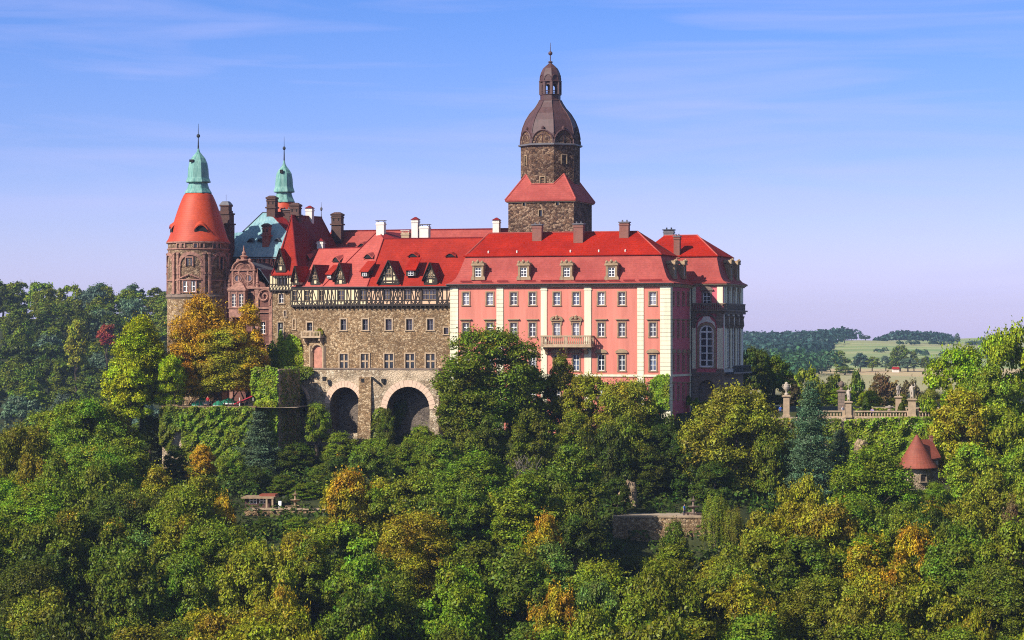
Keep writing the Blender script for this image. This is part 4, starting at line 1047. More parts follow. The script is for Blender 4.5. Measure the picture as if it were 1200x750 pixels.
# world angle of a point seen at px: asin; frame is turned by -17 deg, so add it back
zb0 = gz(345)
s = MB()
ac_ = spx(227.5); aw_ = spx(239.5)-ac_; sp_ = gz(312)
arcs = [ac_, ac_ + 2*math.pi*Rt/6, ac_ - 2*math.pi*Rt/6, ac_ + 4*math.pi*Rt/6, ac_ - 4*math.pi*Rt/6, ac_+math.pi*Rt]
for c in arcs:
    N = 14
    for i in range(N):
        t0, t1 = math.pi*i/N, math.pi*(i+1)/N
        for (r0_, r1_, ra, rb) in ((aw_, aw_+.28, Rt-.02, Rt+.22), (aw_+.28, aw_+.55, Rt-.02, Rt+.12)):
            q = [(c+r0_*math.cos(t0), sp_+r0_*math.sin(t0)), (c+r1_*math.cos(t0), sp_+r1_*math.sin(t0)), (c+r1_*math.cos(t1), sp_+r1_*math.sin(t1)), (c+r0_*math.cos(t1), sp_+r0_*math.sin(t1))]
            s.add([cyl(*p_, ra) for p_ in q] + [cyl(*p_, rb) for p_ in q], [(4,5,6,7),(0,1,5,4),(1,2,6,5),(2,3,7,6),(3,0,4,7)])
    for sg in (-1, 1):
        a = c + sg*(aw_+.14); cbox(s, a-.14, a+.14, zb0, sp_, Rt-.02, Rt+.24); cbox(s, a-.24, a+.24, sp_-.15, sp_+.1, Rt-.02, Rt+.3); cbox(s, a-.22, a+.22, zb0, zb0+.5, Rt-.02, Rt+.3)
    m_ = c + math.pi*Rt/6
    for dx in (-.42, .42): cbox(s, m_+dx-.16, m_+dx+.16, zb0, gz(299), Rt-.02, Rt+.30); cbox(s, m_+dx-.24, m_+dx+.24, gz(299), gz(297), Rt-.02, Rt+.36); cbox(s, m_+dx-.24, m_+dx+.24, gz(322), gz(320), Rt-.02, Rt+.36)
s.lathe((0, 0), [(Rt, gz(330)), (Rt+.16, gz(329.7)), (Rt+.16, gz(328.5)), (Rt, gz(328.2))], 48)
s.build('blind_arch', M['sand_t'], gt)
def twin(sc, zb, w, h, hood=None, **k):
    th = R(-90) + sc/Rt; r = Rt + .05
    return put_window(gt, r*math.cos(th), r*math.sin(th), zb, th + R(90), w=w, h=h, sw=.2, trim='sand_t', hood=hood, fy=-.03, proud=.14, **k)
twin(spx(226.2), gz(312.5), 1.0, 1.3, nx=1, nz=1, frame='timber', fw=.08, sill=False)
twin(spx(223), gz(342.5), 1.1, 1.7, nx=2, nz=2, fw=.1, bar=.09); twin(spx(229.6), gz(342.5), 1.1, 1.7, nx=2, nz=2, fw=.1, bar=.09)
s = MB(); cc = spx(226.3)
for a, b, z0_, z1_ in ((-1.9, 1.9, gz(329), gz(327.8)),): cbox(s, cc+a, cc+b, z0_, z1_, Rt, Rt+.35)
for sg in (-1, 1):
    for k in range(5): cbox(s, cc+sg*1.7*(1-k/5)-(.2), cc+sg*1.7*(1-k/5)+.2, gz(327.8)+k*.14, gz(327.8)+k*.14+.2, Rt, Rt+.3)
s.build('window_pediment', M['sand_t'], gt)
for c, zz in ((260.8, 316),): twin(spx(c), gz(zz), .7, 2.0, nx=1, nz=2, frame='timber', fw=.06, sill=False)
for c in (213.5, 219, 233.5, 240.5, 254, 258.5): twin(spx(c), gz(291.3), .45, .62, nx=1, nz=1, frame='timber', fw=.04, sill=False)
s = MB()
prof = [(37.3, 284.6), (37.4, 284.0), (34.8, 280), (32.6, 274), (30.2, 266), (27.6, 257), (25.0, 249), (22.2, 241), (19.4, 234), (16.8, 228.5), (15.2, 227)]
s.lathe((0, 0), [(gr(a), gz(b)) for a, b in prof], 64); s.build('cone_roof', M['orange'], gt, smooth=True)
def cone_brow(parent, thdeg, r, z, w, h, mat, N=12):
    s = MB(); th = R(thdeg); ou = Vector((math.cos(th), math.sin(th), 0)); tg = Vector((-ou.y, ou.x, 0))
    for i in range(N):
        f = lambda t: (w*(2*t-1), h*(math.sin(math.pi*t)**.9))
        a0, a1 = f(i/N), f((i+1)/N); p0 = ou*r + tg*a0[0]; p1 = ou*r + tg*a1[0]; q0 = ou*(r-1.6) + tg*a0[0]*.35; q1 = ou*(r-1.6) + tg*a1[0]*.35
        s.poly([(p0.x,p0.y,z+a0[1]+.1),(p1.x,p1.y,z+a1[1]+.1),(q1.x,q1.y,z+h*2.7),(q0.x,q0.y,z+h*2.7)], 0)
        s.poly([(p0.x,p0.y,z+a0[1]-.12),(p1.x,p1.y,z+a1[1]-.12),(p1.x,p1.y,z+a1[1]+.1),(p0.x,p0.y,z+a0[1]+.1)], 0)
        g0 = p0 - ou*.2; g1 = p1 - ou*.2
        s.poly([(g0.x,g0.y,z-.4),(g1.x,g1.y,z-.4),(g1.x,g1.y,z+a1[1]),(g0.x,g0.y,z+a0[1])], 1)
    return s.build('eyebrow_dormer', [M[mat], M['dark']], parent)
cone_brow(gt, -90+17+12, gr(33.5), gz(270), 1.05, .75, 'orange'); cone_brow(gt, -90+17-73, gr(33.5), gz(270), 1.05, .75, 'orange')
def onion(parent, c, z, r, profs, ph=22.5):
    s = MB(); s.lathe(c, [(r(a), z(b)) for a, b in profs], 8, R(ph)); return s.build('copper_cap', M['copper_r'], parent)
onion(gt, (0, 0), gz, gr, [(14.5, 227.3), (16.5, 226.6), (16.3, 225.6), (13.4, 221), (11.6, 215.5), (11.4, 214.4), (15.0, 213.8), (15.1, 212.8), (13.0, 208), (12.3, 198), (11.0, 191), (8.4, 185.5), (4.6, 181), (2, 178), (1.0, 174)], ph=-90-22.5+17)
s = MB(); s.lathe((0, 0), [(.16, gz(176)), (.09, gz(165)), (.07, gz(161.5)), (.28, gz(160.6)), (.32, gz(159.2)), (.26, gz(157.8)), (.06, gz(157)), (.03, gz(145))], 8); s.build('spire', M['iron'], gt)
s = MB(); s.box(-.45+gr(-3), gr(-3)+.25, -gr(11.9), -gr(10), gz(190.5), gz(187.5)); s.build('hatch', M['dark'], gt)

# ================================================================ GREEN CAPPED TURRET behind
YF = 440.0; FT = Frame(333, YF, 17); fz = lambda py: (400-py)*YF/FPX; fr_ = lambda px: px*YF/FPX
tt = empty('stair_turret', FT, 0, 0, -6, 'slim turret with orange cone and green copper cap rising behind the steep red roof', 'turret')
s = MB(); s.lathe((0, 0), [(fr_(13), -6), (fr_(13), fz(262))], 24); s.build('wall', M['rub_t'], tt)
s = MB(); s.lathe((0, 0), [(fr_(17), fz(264)), (fr_(14.5), fz(252)), (fr_(11.5), fz(237)), (fr_(11), fz(236.5))], 32); s.build('cone_roof', M['orange'], tt, smooth=True)
onion(tt, (0, 0), fz, fr_, [(11.2, 238), (13.2, 237.3), (13, 236), (10.6, 231), (9.4, 227), (9.4, 226), (12.9, 225.2), (12.9, 224.2), (11.1, 219), (10.5, 210), (9.3, 203.5), (6.5, 199), (3.2, 195), (1.6, 192), (.9, 188)], ph=-90-22.5+17)
s = MB(); s.lathe((0, 0), [(.14, fz(190)), (.08, fz(176)), (.26, fz(174.8)), (.28, fz(173.4)), (.22, fz(172.4)), (.05, fz(171.4)), (.02, fz(160))], 8); s.build('spire', M['iron'], tt)
s = MB(); s.box(-.2, .3, -fr_(10.3), -fr_(8), fz(203.5), fz(199.5)); s.build('hatch', M['dark'], tt)

# ================================================================ COPPER ROOFED HALL
YE = 430.5; FE = Frame(298, YE, 17)
def feP(px, py, Y): w = P(px, py, Y); u, v = FE.loc(w.x, w.y); return (u, v, w.z)
eh_ = empty('copper_roofed_hall', FE, 0, 3, -8, 'castle hall with a big green copper roof behind the gabled house', 'castle wing')
def YEf(px): return YE - (px-298)*YE/FPX*math.tan(R(17))
s = MB()
a, b = FE.loc(P(262, 0, YEf(262)).x, YEf(262)), FE.loc(P(330, 0, YEf(330)).x, YEf(330))
s.wall((a[0], .5), (b[0], .5), -10, (400-301)*YE/FPX); s.wall((b[0], .5), (b[0], 12), -10, 13); s.wall((a[0], 12), (a[0], .5), -10, 13); s.build('wall', M['plaster_p'], eh_)
s = MB(); B = lambda p_, q_, w_=.16: s.beam(p_, q_, (a[0], .5), (1, 0), (0, -1), w_, .06)
Lh = b[0]-a[0]; zt4 = (400-302)*YE/FPX; zt5 = (400-330)*YE/FPX
for i in range(14): B((i*Lh/13, zt5), (i*Lh/13, zt4), .16)
for z in (zt5, (zt4+zt5)/2, zt4-.1): B((0, z), (Lh, z), .18)
for i in range(0, 13): B((i*Lh/13, zt5 if i % 2 else (zt4+zt5)/2), ((i+1)*Lh/13, (zt4+zt5)/2 if i % 2 else zt4), .11)
s.build('timber_frame', M['timber'], eh_)
eR = YEf(326)-.6
s = MB()
pl = [(268, 301.6, YEf(268)-.6), (326.5, 301.6, YEf(326)-.6), (337, 270.5, YEf(326)+3.2), (315, 249.2, YEf(313)+6.0), (308, 249.0, YEf(308)+6.2), (284, 272, YEf(284)+3.6), (267, 273.5, YEf(267)+3.0)]
s.slab([feP(*q) for q in pl[:4] + pl[4:]], .22)
s.slab([feP(*q) for q in (pl[4], pl[3], (345, 290, YEf(326)+16), (290, 290, YEf(290)+16))], .22)
s.build('roof', M['copper'], eh_)
s = MB(); s.slab([feP(315, 248.6, YEf(313)+6.0), feP(337, 270, YEf(326)+3.0), feP(341, 266, YEf(326)+5.0), feP(330, 248, YEf(320)+7.5)], .3); s.slab([feP(330, 248, YEf(320)+7.5), feP(341, 266, YEf(326)+5), feP(360, 270, YEf(326)+12), feP(348, 249, YEf(326)+14)], .3)
s.build('verge_roof', M['maroon'], eh_)
s = MB(); s.tube([feP(*pl[4]), feP(*pl[5])], .1); s.tube([feP(*pl[0]), feP(*pl[1])], .12); s.tube([feP(*pl[4]), feP(*pl[3])], .1); s.build('gutter', M['iron'], eh_)
def chE(px, pt_, pb, dY, w, d, mat, cap, capm): return chimneyD(eh_, FE, px, pt_, pb, YEf(px)+dY, w, d, mat, cap, capm)
chE(312.5, 263.5, 286, 1.6, 1.15, 1.0, 'brick', 'ornate', 'brick_d')
chE(319, 231, 256, 6.2, 1.5, 1.3, 'brick_d', 'ornate', 'brick_d')
chE(336, 244, 253, 7.5, 1.5, 1.2, 'brick_d', 'flat', 'lead')
# eyebrows of the copper roof
_o = fv; fv = lambda q_: Vector(feP(*q_))
eyebrow(eh_, 293.5, 283.5, 280, 9, YEf(293)+1.55, 0, 'copper_d'); eyebrow(eh_, 325.0, 282.5, 279.5, 8, YEf(325)+1.6, 0, 'copper_d'); eyebrow(eh_, 304, 283, 280, 6, YEf(304)+1.6, 0, 'copper_d')
fv = _o
# dark stepped chimney stack between tower and hall
YS = 431.0; FS = Frame(265, YS, 17); stz = lambda py: (400-py)*YS/FPX
st = empty('chimney_tower', FS, 0, 0, -8, 'dark stepped brick chimney tower just right of the orange cone roof', 'chimney')
s = MB()
for hw_, y0, y1 in ((1.05, 460, 262), (.98, 262, 250), (.85, 250, 247), (.72, 247, 240)):
    s.box(-hw_, hw_, -hw_, hw_, stz(y0), stz(y1))
for hw_, y in ((1.22, 262), (1.12, 250), (.85, 240.5)): s.box(-hw_, hw_, -hw_, hw_, stz(y+1.6), stz(y)+.02)
s.build('shaft', M['brick_d'], st)
s = MB(); s.rectrings([(-.88, .88, -.88, .88, stz(240.4)), (-.6, .6, -.6, .6, stz(237.2)), (-.45, .45, -.45, .45, stz(236))]); s.tube([(0, 0, stz(236)), (0, 0, stz(228))], .03, 4); s.build('cap', M['lead'], st)

# ================================================================ RED SANDSTONE GABLE HOUSE
YH = 421.0; FH = Frame(285.5, YH, 17); hz = lambda py: (400-py)*YH/FPX; hu = lambda px: FH.U(px, 0)
gh = empty('gabled_house', FH, 0, 4, -12, 'ornate red sandstone house front with a curved Renaissance gable beside the round tower', 'castle wing')
x0, x1 = hu(263), hu(319)
s = MB(); wl = [(277.2, 359.5, 344.5, .85), (285.8, 359.5, 344.5, .85), (293.5, 356, 347, .7)]
lw = [(308, 391, 377, .9), (308, 428, 413, 1.1), (299, 391, 377, .9), (297, 428, 413, 1.1)]
s.wall((x0, 0), (x1, 0), -12, hz(338.5), [(hu(c)-x0-w/2, hu(c)-x0+w/2, hz(a), hz(b)) for c, a, b, w in lw], .35)
s.wall((x1, 0), (x1, 12), -12, hz(338.5)); s.wall((x1, 12), (x0, 12), -12, hz(338.5)); s.wall((x0, 12), (x0, 0), -12, hz(338.5))
s.build('wall', M['sand_r'], gh)
s = MB(); s.box(x0+.4, x1-.4, .6, 11.5, -12, hz(340)); s.build('inner_core', M['dark'], gh)
for c, a, b, w in lw: put_window(gh, hu(c), 0, hz(a), 0, w=w, h=round(hz(b)-hz(a),1), nx=2, nz=3, sw=.2, trim='sand_t', frame='white', fy=.2)
s = MB()
s.box(x0-.1, x1+.15, -.45, .0, hz(338.5), hz(336.5)); s.box(x0-.1, x1+.1, -.25, -.0, hz(362), hz(360)); s.box(x0-.1, x1+.1, -.3, 0, hz(366.5), hz(365.5)); s.box(x0-.1, x1+.1, -.3, 0, hz(404), hz(402.5))
for c in (264.5, 271.5, 301.5, 317.5): s.box(hu(c)-.28, hu(c)+.28, -.22, 0, -12, hz(362)); s.box(hu(c)-.28, hu(c)+.28, -.22, 0, hz(360), hz(338.5)); s.box(hu(c)-.36, hu(c)+.36, -.3, 0, hz(341), hz(338.6))
s.build('moulding', M['sand_t'], gh)
# curved gable
cx = hu(285.5); g0 = hz(336.5)
s = MB()
t2a, t2b = hu(272.5), hu(298.5)
s.box(t2a, t2b, -.1, .5, g0, hz(317.2)); 
arc = [(cx + (hu(298)-cx)*math.cos(math.pi*i/16), hz(316.4) + (hz(305.5)-hz(316.4))*math.sin(math.pi*i/16)) for i in range(17)]
s.prism([(x, -.05, z) for x, z in arc], (0, .55, 0))
for sg in (-1, 1):      # side scrolls
    s.prism([(cx+sg*(t2b-cx), -.06, g0), (cx+sg*((t2b-cx)+1.9), -.06, g0), (cx+sg*((t2b-cx)+1.7), -.06, g0+.5), (cx+sg*((t2b-cx)+.7), -.06, g0+1.0), (cx+sg*((t2b-cx)+.35), -.06, g0+2.2), (cx+sg*(t2b-cx), -.06, hz(317.4))], (0, .45, 0))
s.build('gable', M['sand_r'], gh)
s = MB()
s.tube([(x*1.0, -.12, z+.06) for x, z in [(cx+(x-cx)*1.04, z) for x, z in arc]], .17, 6)
s.tube([(cx+(x-cx)*.72, -.10, hz(316.2)+(z-hz(316.2))*.72) for x, z in arc], .09, 5)
for i in range(1, 16): 
    x, z = arc[i]; s.tube([(cx+(x-cx)*.3, -.08, hz(316.2)+(z-hz(316.2))*.3), (cx+(x-cx)*.68, -.08, hz(316.2)+(z-hz(316.2))*.68)], .05, 4)
s.box(t2a-.25, t2b+.25, -.35, .5, hz(317.2), hz(315.8)); s.box(t2a-.1, t2b+.1, -.2, .5, g0, g0+.2)
for c in (273.2, 280.2, 290.8, 297.8): s.box(hu(c)-.14, hu(c)+.14, -.24, 0, g0+.2, hz(317.2))
def obelisk(u, zb, zt_, r=.3): s.lathe((u, -.05), [(r, zb), (r, zb+.35), (r*1.3, zb+.4), (r*.7, zb+.55), (r*.55, zb+.7), (r*.9, zb+.8), (r*.12, zt_-.15), (.12, zt_-.08), (.02, zt_+.05)], 8)
for c, a, b in ((268.6, 336.5, 316), (301.8, 336.5, 315), (317.5, 338, 322), (264, 337, 325)): obelisk(hu(c), hz(a), hz(b))
s.lathe((cx, .1), [(.9, hz(305.8)), (.95, hz(304.5)), (.45, hz(303.5)), (.55, hz(301.5)), (.7, hz(300.5)), (.25, hz(298.5)), (.35, hz(296.8)), (.12, hz(293.5)), (.16, hz(292)), (.02, hz(287.5))], 10)
for sg in (-1, 1): s.lathe((cx+sg*1.0, .1), [(.3, hz(307)), (.35, hz(304.8)), (.1, hz(303))], 8)
s.build('gable_ornament', M['sand_t'], gh)
for c in (279.3, 291.9):   # round oculi
    s = MB(); u = hu(c); z = hz(326.3); rgs = 14
    s.tube([(u+.62*math.cos(2*math.pi*i/rgs), -.16, z+.62*math.sin(2*math.pi*i/rgs)) for i in range(rgs+1)], .14, 6); s.tube([(u+.9*math.cos(2*math.pi*i/rgs), -.13, z+.9*math.sin(2*math.pi*i/rgs)) for i in range(rgs+1)], .07, 5)
    o = s.build('oculus', M['sand_t'], gh)
    s = MB(); s.prism([(u+.55*math.cos(2*math.pi*i/16), -.13, z+.55*math.sin(2*math.pi*i/16)) for i in range(16)], (0, .06, 0)); s.build('pane', M['glass'], o)
# oriel
oa, ob = hu(272), hu(290.5); ov_ = -1.3
s = MB(); s.wall((oa, ov_), (ob, ov_), hz(372), hz(341.5), [(hu(c)-oa-w/2+.12, hu(c)-oa+w/2+.12, hz(a), hz(b)) for c, a, b, w in wl[:2]], .3); s.wall((ob, ov_), (ob, 0), hz(372), hz(341.5)); s.wall((oa, 0), (oa, ov_), hz(372), hz(341.5)); s.poly([(oa, ov_, hz(372)), (ob, ov_, hz(372)), (ob, 0, hz(372)), (oa, 0, hz(372))])
s.box(oa+.2, ob-.2, ov_+.45, -.05, hz(371), hz(342))
s.box(oa-.15, ob+.15, ov_-.15, .0, hz(361.5), hz(360.2)); s.box(oa-.2, ob+.2, ov_-.2, 0, hz(341.5), hz(339.8)); s.box(oa-.1, oa+.2, ov_-.1, ov_, hz(360), hz(341.5)); s.box(ob-.2, ob+.1, ov_-.1, ov_, hz(360), hz(341.5)); s.box((oa+ob)/2-.15, (oa+ob)/2+.15, ov_-.1, ov_, hz(360), hz(341.5))
o = s.build('oriel', M['sand_t'], gh)
for c, a, b, w in wl[:2]: put_window(gh, hu(c)+.12, ov_, hz(a), 0, w=w, h=round(hz(b)-hz(a),1), nx=2, nz=4, sw=.0, frame='white_r', fy=.12, sill=False, fw=.08)
put_window(gh, hu(293.8), 0, hz(358), 0, w=.8, h=2.0, nx=2, nz=3, sw=.15, trim='sand_t', fy=-.06, frame='timber')
s = MB(); um = (oa+ob)/2; s.rectrings([(oa-.3, ob+.3, ov_-.3, .1, hz(339.8)), (um-.7, um+.7, -.5, .1, hz(332.5)), (um-.25, um+.25, -.3, .1, hz(330.8))]); s.build('oriel_roof', M['sand_t'], gh)
s = MB()       # volutes at the right
u, z = hu(310.3), hz(347); 
s.tube([(u+(1.25-.055*i)*math.cos(i*.5), -.18, z+(1.25-.055*i)*math.sin(i*.5)) for i in range(22)], .17, 5)
s.tube([(hu(305), -.15, hz(339)), (hu(306.5), -.2, hz(343)), (u-.9, -.2, z+.7)], .2, 5); s.tube([(u+1.2, -.18, z), (hu(316.5), -.18, hz(353)), (hu(316.8), -.18, hz(358))], .2, 5)
s.build('volute', M['sand_t'], gh)
s = MB()       # steep dark copper roof running back from the gable
rz_ = hz(306.5); re = hu(321.5); rl_ = hu(262)
pr = [(cx, rz_), (cx+2.6, rz_-1.2), (re-1.2, hz(330)), (re, hz(349))]; pl_ = [(cx, rz_), (cx-2.6, rz_-1.2), (rl_+.8, hz(328)), (rl_, hz(342))]
for q in (pr, pl_):
    for i in range(3): s.slab([(q[i][0], .5, q[i][1]), (q[i+1][0], .5, q[i+1][1]), (q[i+1][0], 11.5, q[i+1][1]), (q[i][0], 11.5, q[i][1])], .18)
s.build('roof', M['copper_d'], gh)
s = MB(); s.tube([(x1+.25, -.3, -12), (x1+.25, -.3, hz(340))], .09); s.build('downpipe', M['iron'], gh)

# ================================================================ TERRACE WALL WITH GREAT ARCHES
aw = empty('arcade_wall', FM, FM.U(430, -1), -1, -20, 'patched pale stone terrace wall with tall round arches below the stone wing', 'wall')
Vf = -1.5
def wq(px): return FM.U(px, Vf)
LT = frame_at(FM.w(FM.U(426, Vf), Vf), 24)
zl = FM.Z(433.2, FM.U(470, Vf), Vf); zbot = -24
ua, ub = wq(426), FM.U(514, Vf)
s = MB(); A2 = (wq(453.5), wq(503.5)); 
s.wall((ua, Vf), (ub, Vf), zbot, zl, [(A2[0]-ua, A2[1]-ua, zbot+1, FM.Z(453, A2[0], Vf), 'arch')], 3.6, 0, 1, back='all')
s.wall((ub, Vf), (ub, Vf+4), zbot, zl)
w1 = LT.w(0, 0); wl3 = LT.w(LT.U(322, 0), 0)
pa = Vector(to_fm(wl3)); pb_ = Vector(to_fm(w1)); Lq = (pb_-pa).length
def st_(px): 
    k = (px-600)/FPX; dw = w1 - wl3; return (k*wl3.y - wl3.x)/(dw.x - k*dw.y)*Lq
zA = lambda py: (400-py)*414/FPX
h1 = (st_(387), st_(421.3), zA(506), zA(453), 'arch'); h0 = (st_(336.5), st_(359.5), zA(489), zA(454), 'arch')
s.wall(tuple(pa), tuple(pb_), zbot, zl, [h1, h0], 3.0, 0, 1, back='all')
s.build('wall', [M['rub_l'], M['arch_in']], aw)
s = MB()
dq = (pb_-pa).normalized(); nq = Vector((dq.y, -dq.x))
def ringp(s, cx_, zsp, r, pt, t0=0, t1=math.pi, wd=.85, N=18):
    for i in range(N):
        a, b = t0+(t1-t0)*i/N, t0+(t1-t0)*(i+1)/N; b -= .012
        q = [(cx_-r*math.cos(a), zsp+r*math.sin(a)), (cx_-(r+wd)*math.cos(a), zsp+(r+wd)*math.sin(a)), (cx_-(r+wd)*math.cos(b), zsp+(r+wd)*math.sin(b)), (cx_-r*math.cos(b), zsp+r*math.sin(b))]
        s.add([pt(x, z, .07) for x, z in q] + [pt(x, z, -.3) for x, z in q], [(0,1,2,3),(4,7,6,5),(0,4,5,1),(1,5,6,2),(2,6,7,3),(3,7,4,0)])
r2 = (A2[1]-A2[0])/2; ringp(s, (A2[0]+A2[1])/2, FM.Z(453, A2[0], Vf)-r2, r2, lambda x, z, k: (x, Vf-k, z), wd=1.0)
pt1 = lambda x, z, k: (pa.x+dq.x*x+nq.x*k, pa.y+dq.y*x+nq.y*k, z)
r1 = (h1[1]-h1[0])/2; ringp(s, (h1[0]+h1[1])/2, h1[3]-r1, r1, pt1, wd=.95)
r0 = (h0[1]-h0[0])/2; ringp(s, (h0[0]+h0[1])/2, h0[3]-r0, r0, pt1, wd=.5)
s.build('arch_ring', M['arch'], aw)
s = MB(); s.rectrings([(wq(420.5), wq(437), Vf-1.6, Vf+.3, zbot), (wq(421.5), wq(436.5), Vf-.9, Vf+.3, zA(500)), (wq(421.5), wq(435.5), Vf-.28, Vf+.3, zA(441))]); s.build('buttress', M['rub'], aw)
s = MB(); s.box(ua, ub, Vf-.12, Vf+2.2, zl, zl+.22)
q = [pa + nq*.12, pb_ + nq*.12, pb_ - nq*3.2, pa - nq*3.2]; s.prism([(v.x, v.y, zl+.002) for v in q], (0, 0, .216)); s.build('coping', M['sand_g'], aw)
s = MB()
for px_, y0, x2 in ((380.5, 441, 2), (425.8, 443, 0), (449.5, 443, 0)): 
    s.prism([(wq(px_)-.3, Vf-.35, zA(y0)), (wq(px_)+.3, Vf-.35, zA(y0)), (wq(px_)+.2, Vf-.35, zA(y0+5)), (wq(px_)-.2, Vf-.35, zA(y0+5))], (0, .5, 0))
s.prism([(wq(435.5), Vf-.6, zA(441.5)), (wq(437.5), Vf-.6, zA(441)), (wq(446), Vf-.6, zA(448)), (wq(444), Vf-.6, zA(449))], (0, .6, 0))
s.build('corbel', M['dark'], aw)
# ================================================================ TERRAIN
def sstep(x, a, b):
    t = np.clip((np.asarray(x, float) - a) / (b - a), 0, 1); return t*t*(3-2*t)
def ystep(x):
    x = np.asarray(x, float); return 397.0 - (np.clip(x, -70, 24) - 24) * .30 + sstep(x, 31, 38)*8.3 - np.clip(x-40, 0, 60)*.14
HR = ([-120, 0, 30, 60, 150, 240], [-2.5, -4, -14, -26, -48, -46])
BR = ([395, 450, 475, 520, 560, 900, 1500, 1600, 2150, 2800, 3000, 3600, 5200], [-11, -11, -15, -21, -25, -23, -17, -16.5, -11.5, -1.5, -.5, -4, -30])
BL = ([395, 430, 520, 650, 700, 960, 1020, 1200, 1700, 3000, 5200], [-23, -31, -42, -40, -30, 7.5, 9.0, 2, -25, -15, -30])
def ground(x, Y):
    x = np.asarray(x, float); Y = np.asarray(Y, float)
    ys = ystep(x)
    slope = -16.0 - .193 * (ys - Y)
    slope = np.where(x > 24, slope + np.clip((x - 24) * .02, 0, 1.5), slope)
    slope = slope - 6.5*sstep(x, 34, 50)*sstep(Y, 300, 380)
    near = np.interp(Y, *HR)
    f = np.where(Y < 240, near, np.minimum(slope, -12.5))
    w = sstep(Y, 215, 262); f = near*(1-w)*(Y < 262) + slope*w*(Y < 262) + np.where(Y < 262, 0, np.minimum(slope, -12.5))
    ang = x / np.maximum(Y, 50) * FPX + 600
    br = np.interp(Y, *BR); bl = np.interp(Y, *BL)
    br = br + (3.0*np.sin(x*.004+1) + 3.2*np.sin(x*.013+Y*.004) + 1.5*np.sin(x*.03-Y*.006))*sstep(Y, 1600, 2600) - np.clip((ang-1060)*.0, 0, 0)
    br = br + sstep(ang, 1060, 1220)*8.0*sstep(Y, 2000, 2800) - sstep(ang, 1010, 860)*5.0*sstep(Y, 2000, 2900)
    wl = sstep(ang, 330, 190)
    back = br*(1-wl) + bl*wl
    # plateau exists between the left terrace and the right park
    pm = sstep(ang, 176, 190)
    step = sstep(Y, ys, ys + 2.0)
    b2 = back*pm + np.where(Y < 460, np.interp(Y, [395, 430, 460], [-22, -31, -34]), back)*(1-pm)
    f = f*(1-step) + b2*step
    # hollow below the lower retaining wall
    f = f - 6.0*np.exp(-((x-20)/9)**2 - ((Y-338)/10)**2)
    f = f + .5*np.sin(x*.13+Y*.07)*sstep(Y, 200, 240)*(1-step) + .35*np.sin(x*.31-Y*.11)*(1-step)
    return f
def axis(*segs):
    out = []
    for a, b, st_ in segs: out += list(np.arange(a, b, st_))
    return np.array(out + [segs[-1][1]])
gy = axis((-120, 220, 12), (220, 392, 3), (392, 440, 1.0), (440, 780, 6), (780, 1700, 25), (1700, 5200, 60))
gx = axis((-1500, -300, 60), (-300, -90, 8), (-90, 110, 2.2), (110, 400, 10), (400, 1800, 50))
GX, GY = np.meshgrid(gx, gy); GZ = ground(GX, GY)
me = bpy.data.meshes.new('ground'); nX, nY = len(gx), len(gy)
verts = np.stack([GX.ravel(), GY.ravel(), GZ.ravel()], 1)
ii = (np.arange(nY-1)[:, None]*nX + np.arange(nX-1)[None, :]).ravel()
me.from_pydata(verts.tolist(), [], np.stack([ii, ii+1, ii+nX+1, ii+nX], 1).tolist())
me.polygons.foreach_set('use_smooth', [True]*len(me.polygons))
m, t, b, o = nt('ground_cover'); M['ground'] = m
tc = nd(t, 'ShaderNodeTexCoord'); sp = nd(t, 'ShaderNodeSeparateXYZ'); t.links.new(tc.outputs['Object'], sp.inputs[0])
mp = nd(t, 'ShaderNodeMapping'); mp.inputs['Scale'].default_value = (.006, .0025, .01); t.links.new(tc.outputs['Object'], mp.inputs[0])
fields = nd(t, 'ShaderNodeTexVoronoi', i_Scale=1.0, i_Randomness=.9); t.links.new(mp.outputs[0], fields.inputs[0])
sf = nd(t, 'ShaderNodeSeparateColor'); t.links.new(fields.outputs['Color'], sf.inputs[0])
n1 = noise(t, tc.outputs['Object'], .02, 6, .65)
n2 = noise(t, tc.outputs['Object'], .35, 5, .7)
mp3 = nd(t, 'ShaderNodeMapping'); mp3.inputs['Scale'].default_value = (.004, .03, .05); mp3.inputs['Rotation'].default_value = (0, 0, .35); t.links.new(tc.outputs['Object'], mp3.inputs[0])
n3 = noise(t, mp3.outputs[0], 1.0, 4, .6)
woods = mixc(t, rng(t, n2, .35, .65, 0, 1), (.022, .03, .010), (.055, .06, .022))
mead = mixc(t, rng(t, n3, .35, .65, 0, 1), (.20, .30, .085), (.44, .42, .19)); mead = mixc(t, rng(t, n1, .45, .7, 0, .6), mead, (.10, .16, .06))
stub = mixc(t, rng(t, n3, .35, .65, 0, 1), (.60, .42, .22), (.44, .36, .18)); stub = mixc(t, rng(t, n1, .5, .7, 0, .5), stub, (.50, .26, .17))
fld = mixc(t, rng(t, sp.outputs[1], 1560, 1620, 0, 1), stub, mead)
fld = mixc(t, rng(t, sf.outputs[0], .5, .51, 0, .8), fld, (.34, .32, .15))
colr = mixc(t, rng(t, sp.outputs[1], 1040, 1120, 0, 1), woods, fld)
t.links.new(colr, b.inputs['Base Color']); b.inputs['Roughness'].default_value = .95; b.inputs['Specular IOR Level'].default_value = .1
me.materials.append(m)
g = bpy.data.objects.new('ground', me); COL.objects.link(g); tag(g, 'wooded hillside and rolling fields', None, None, 'structure')

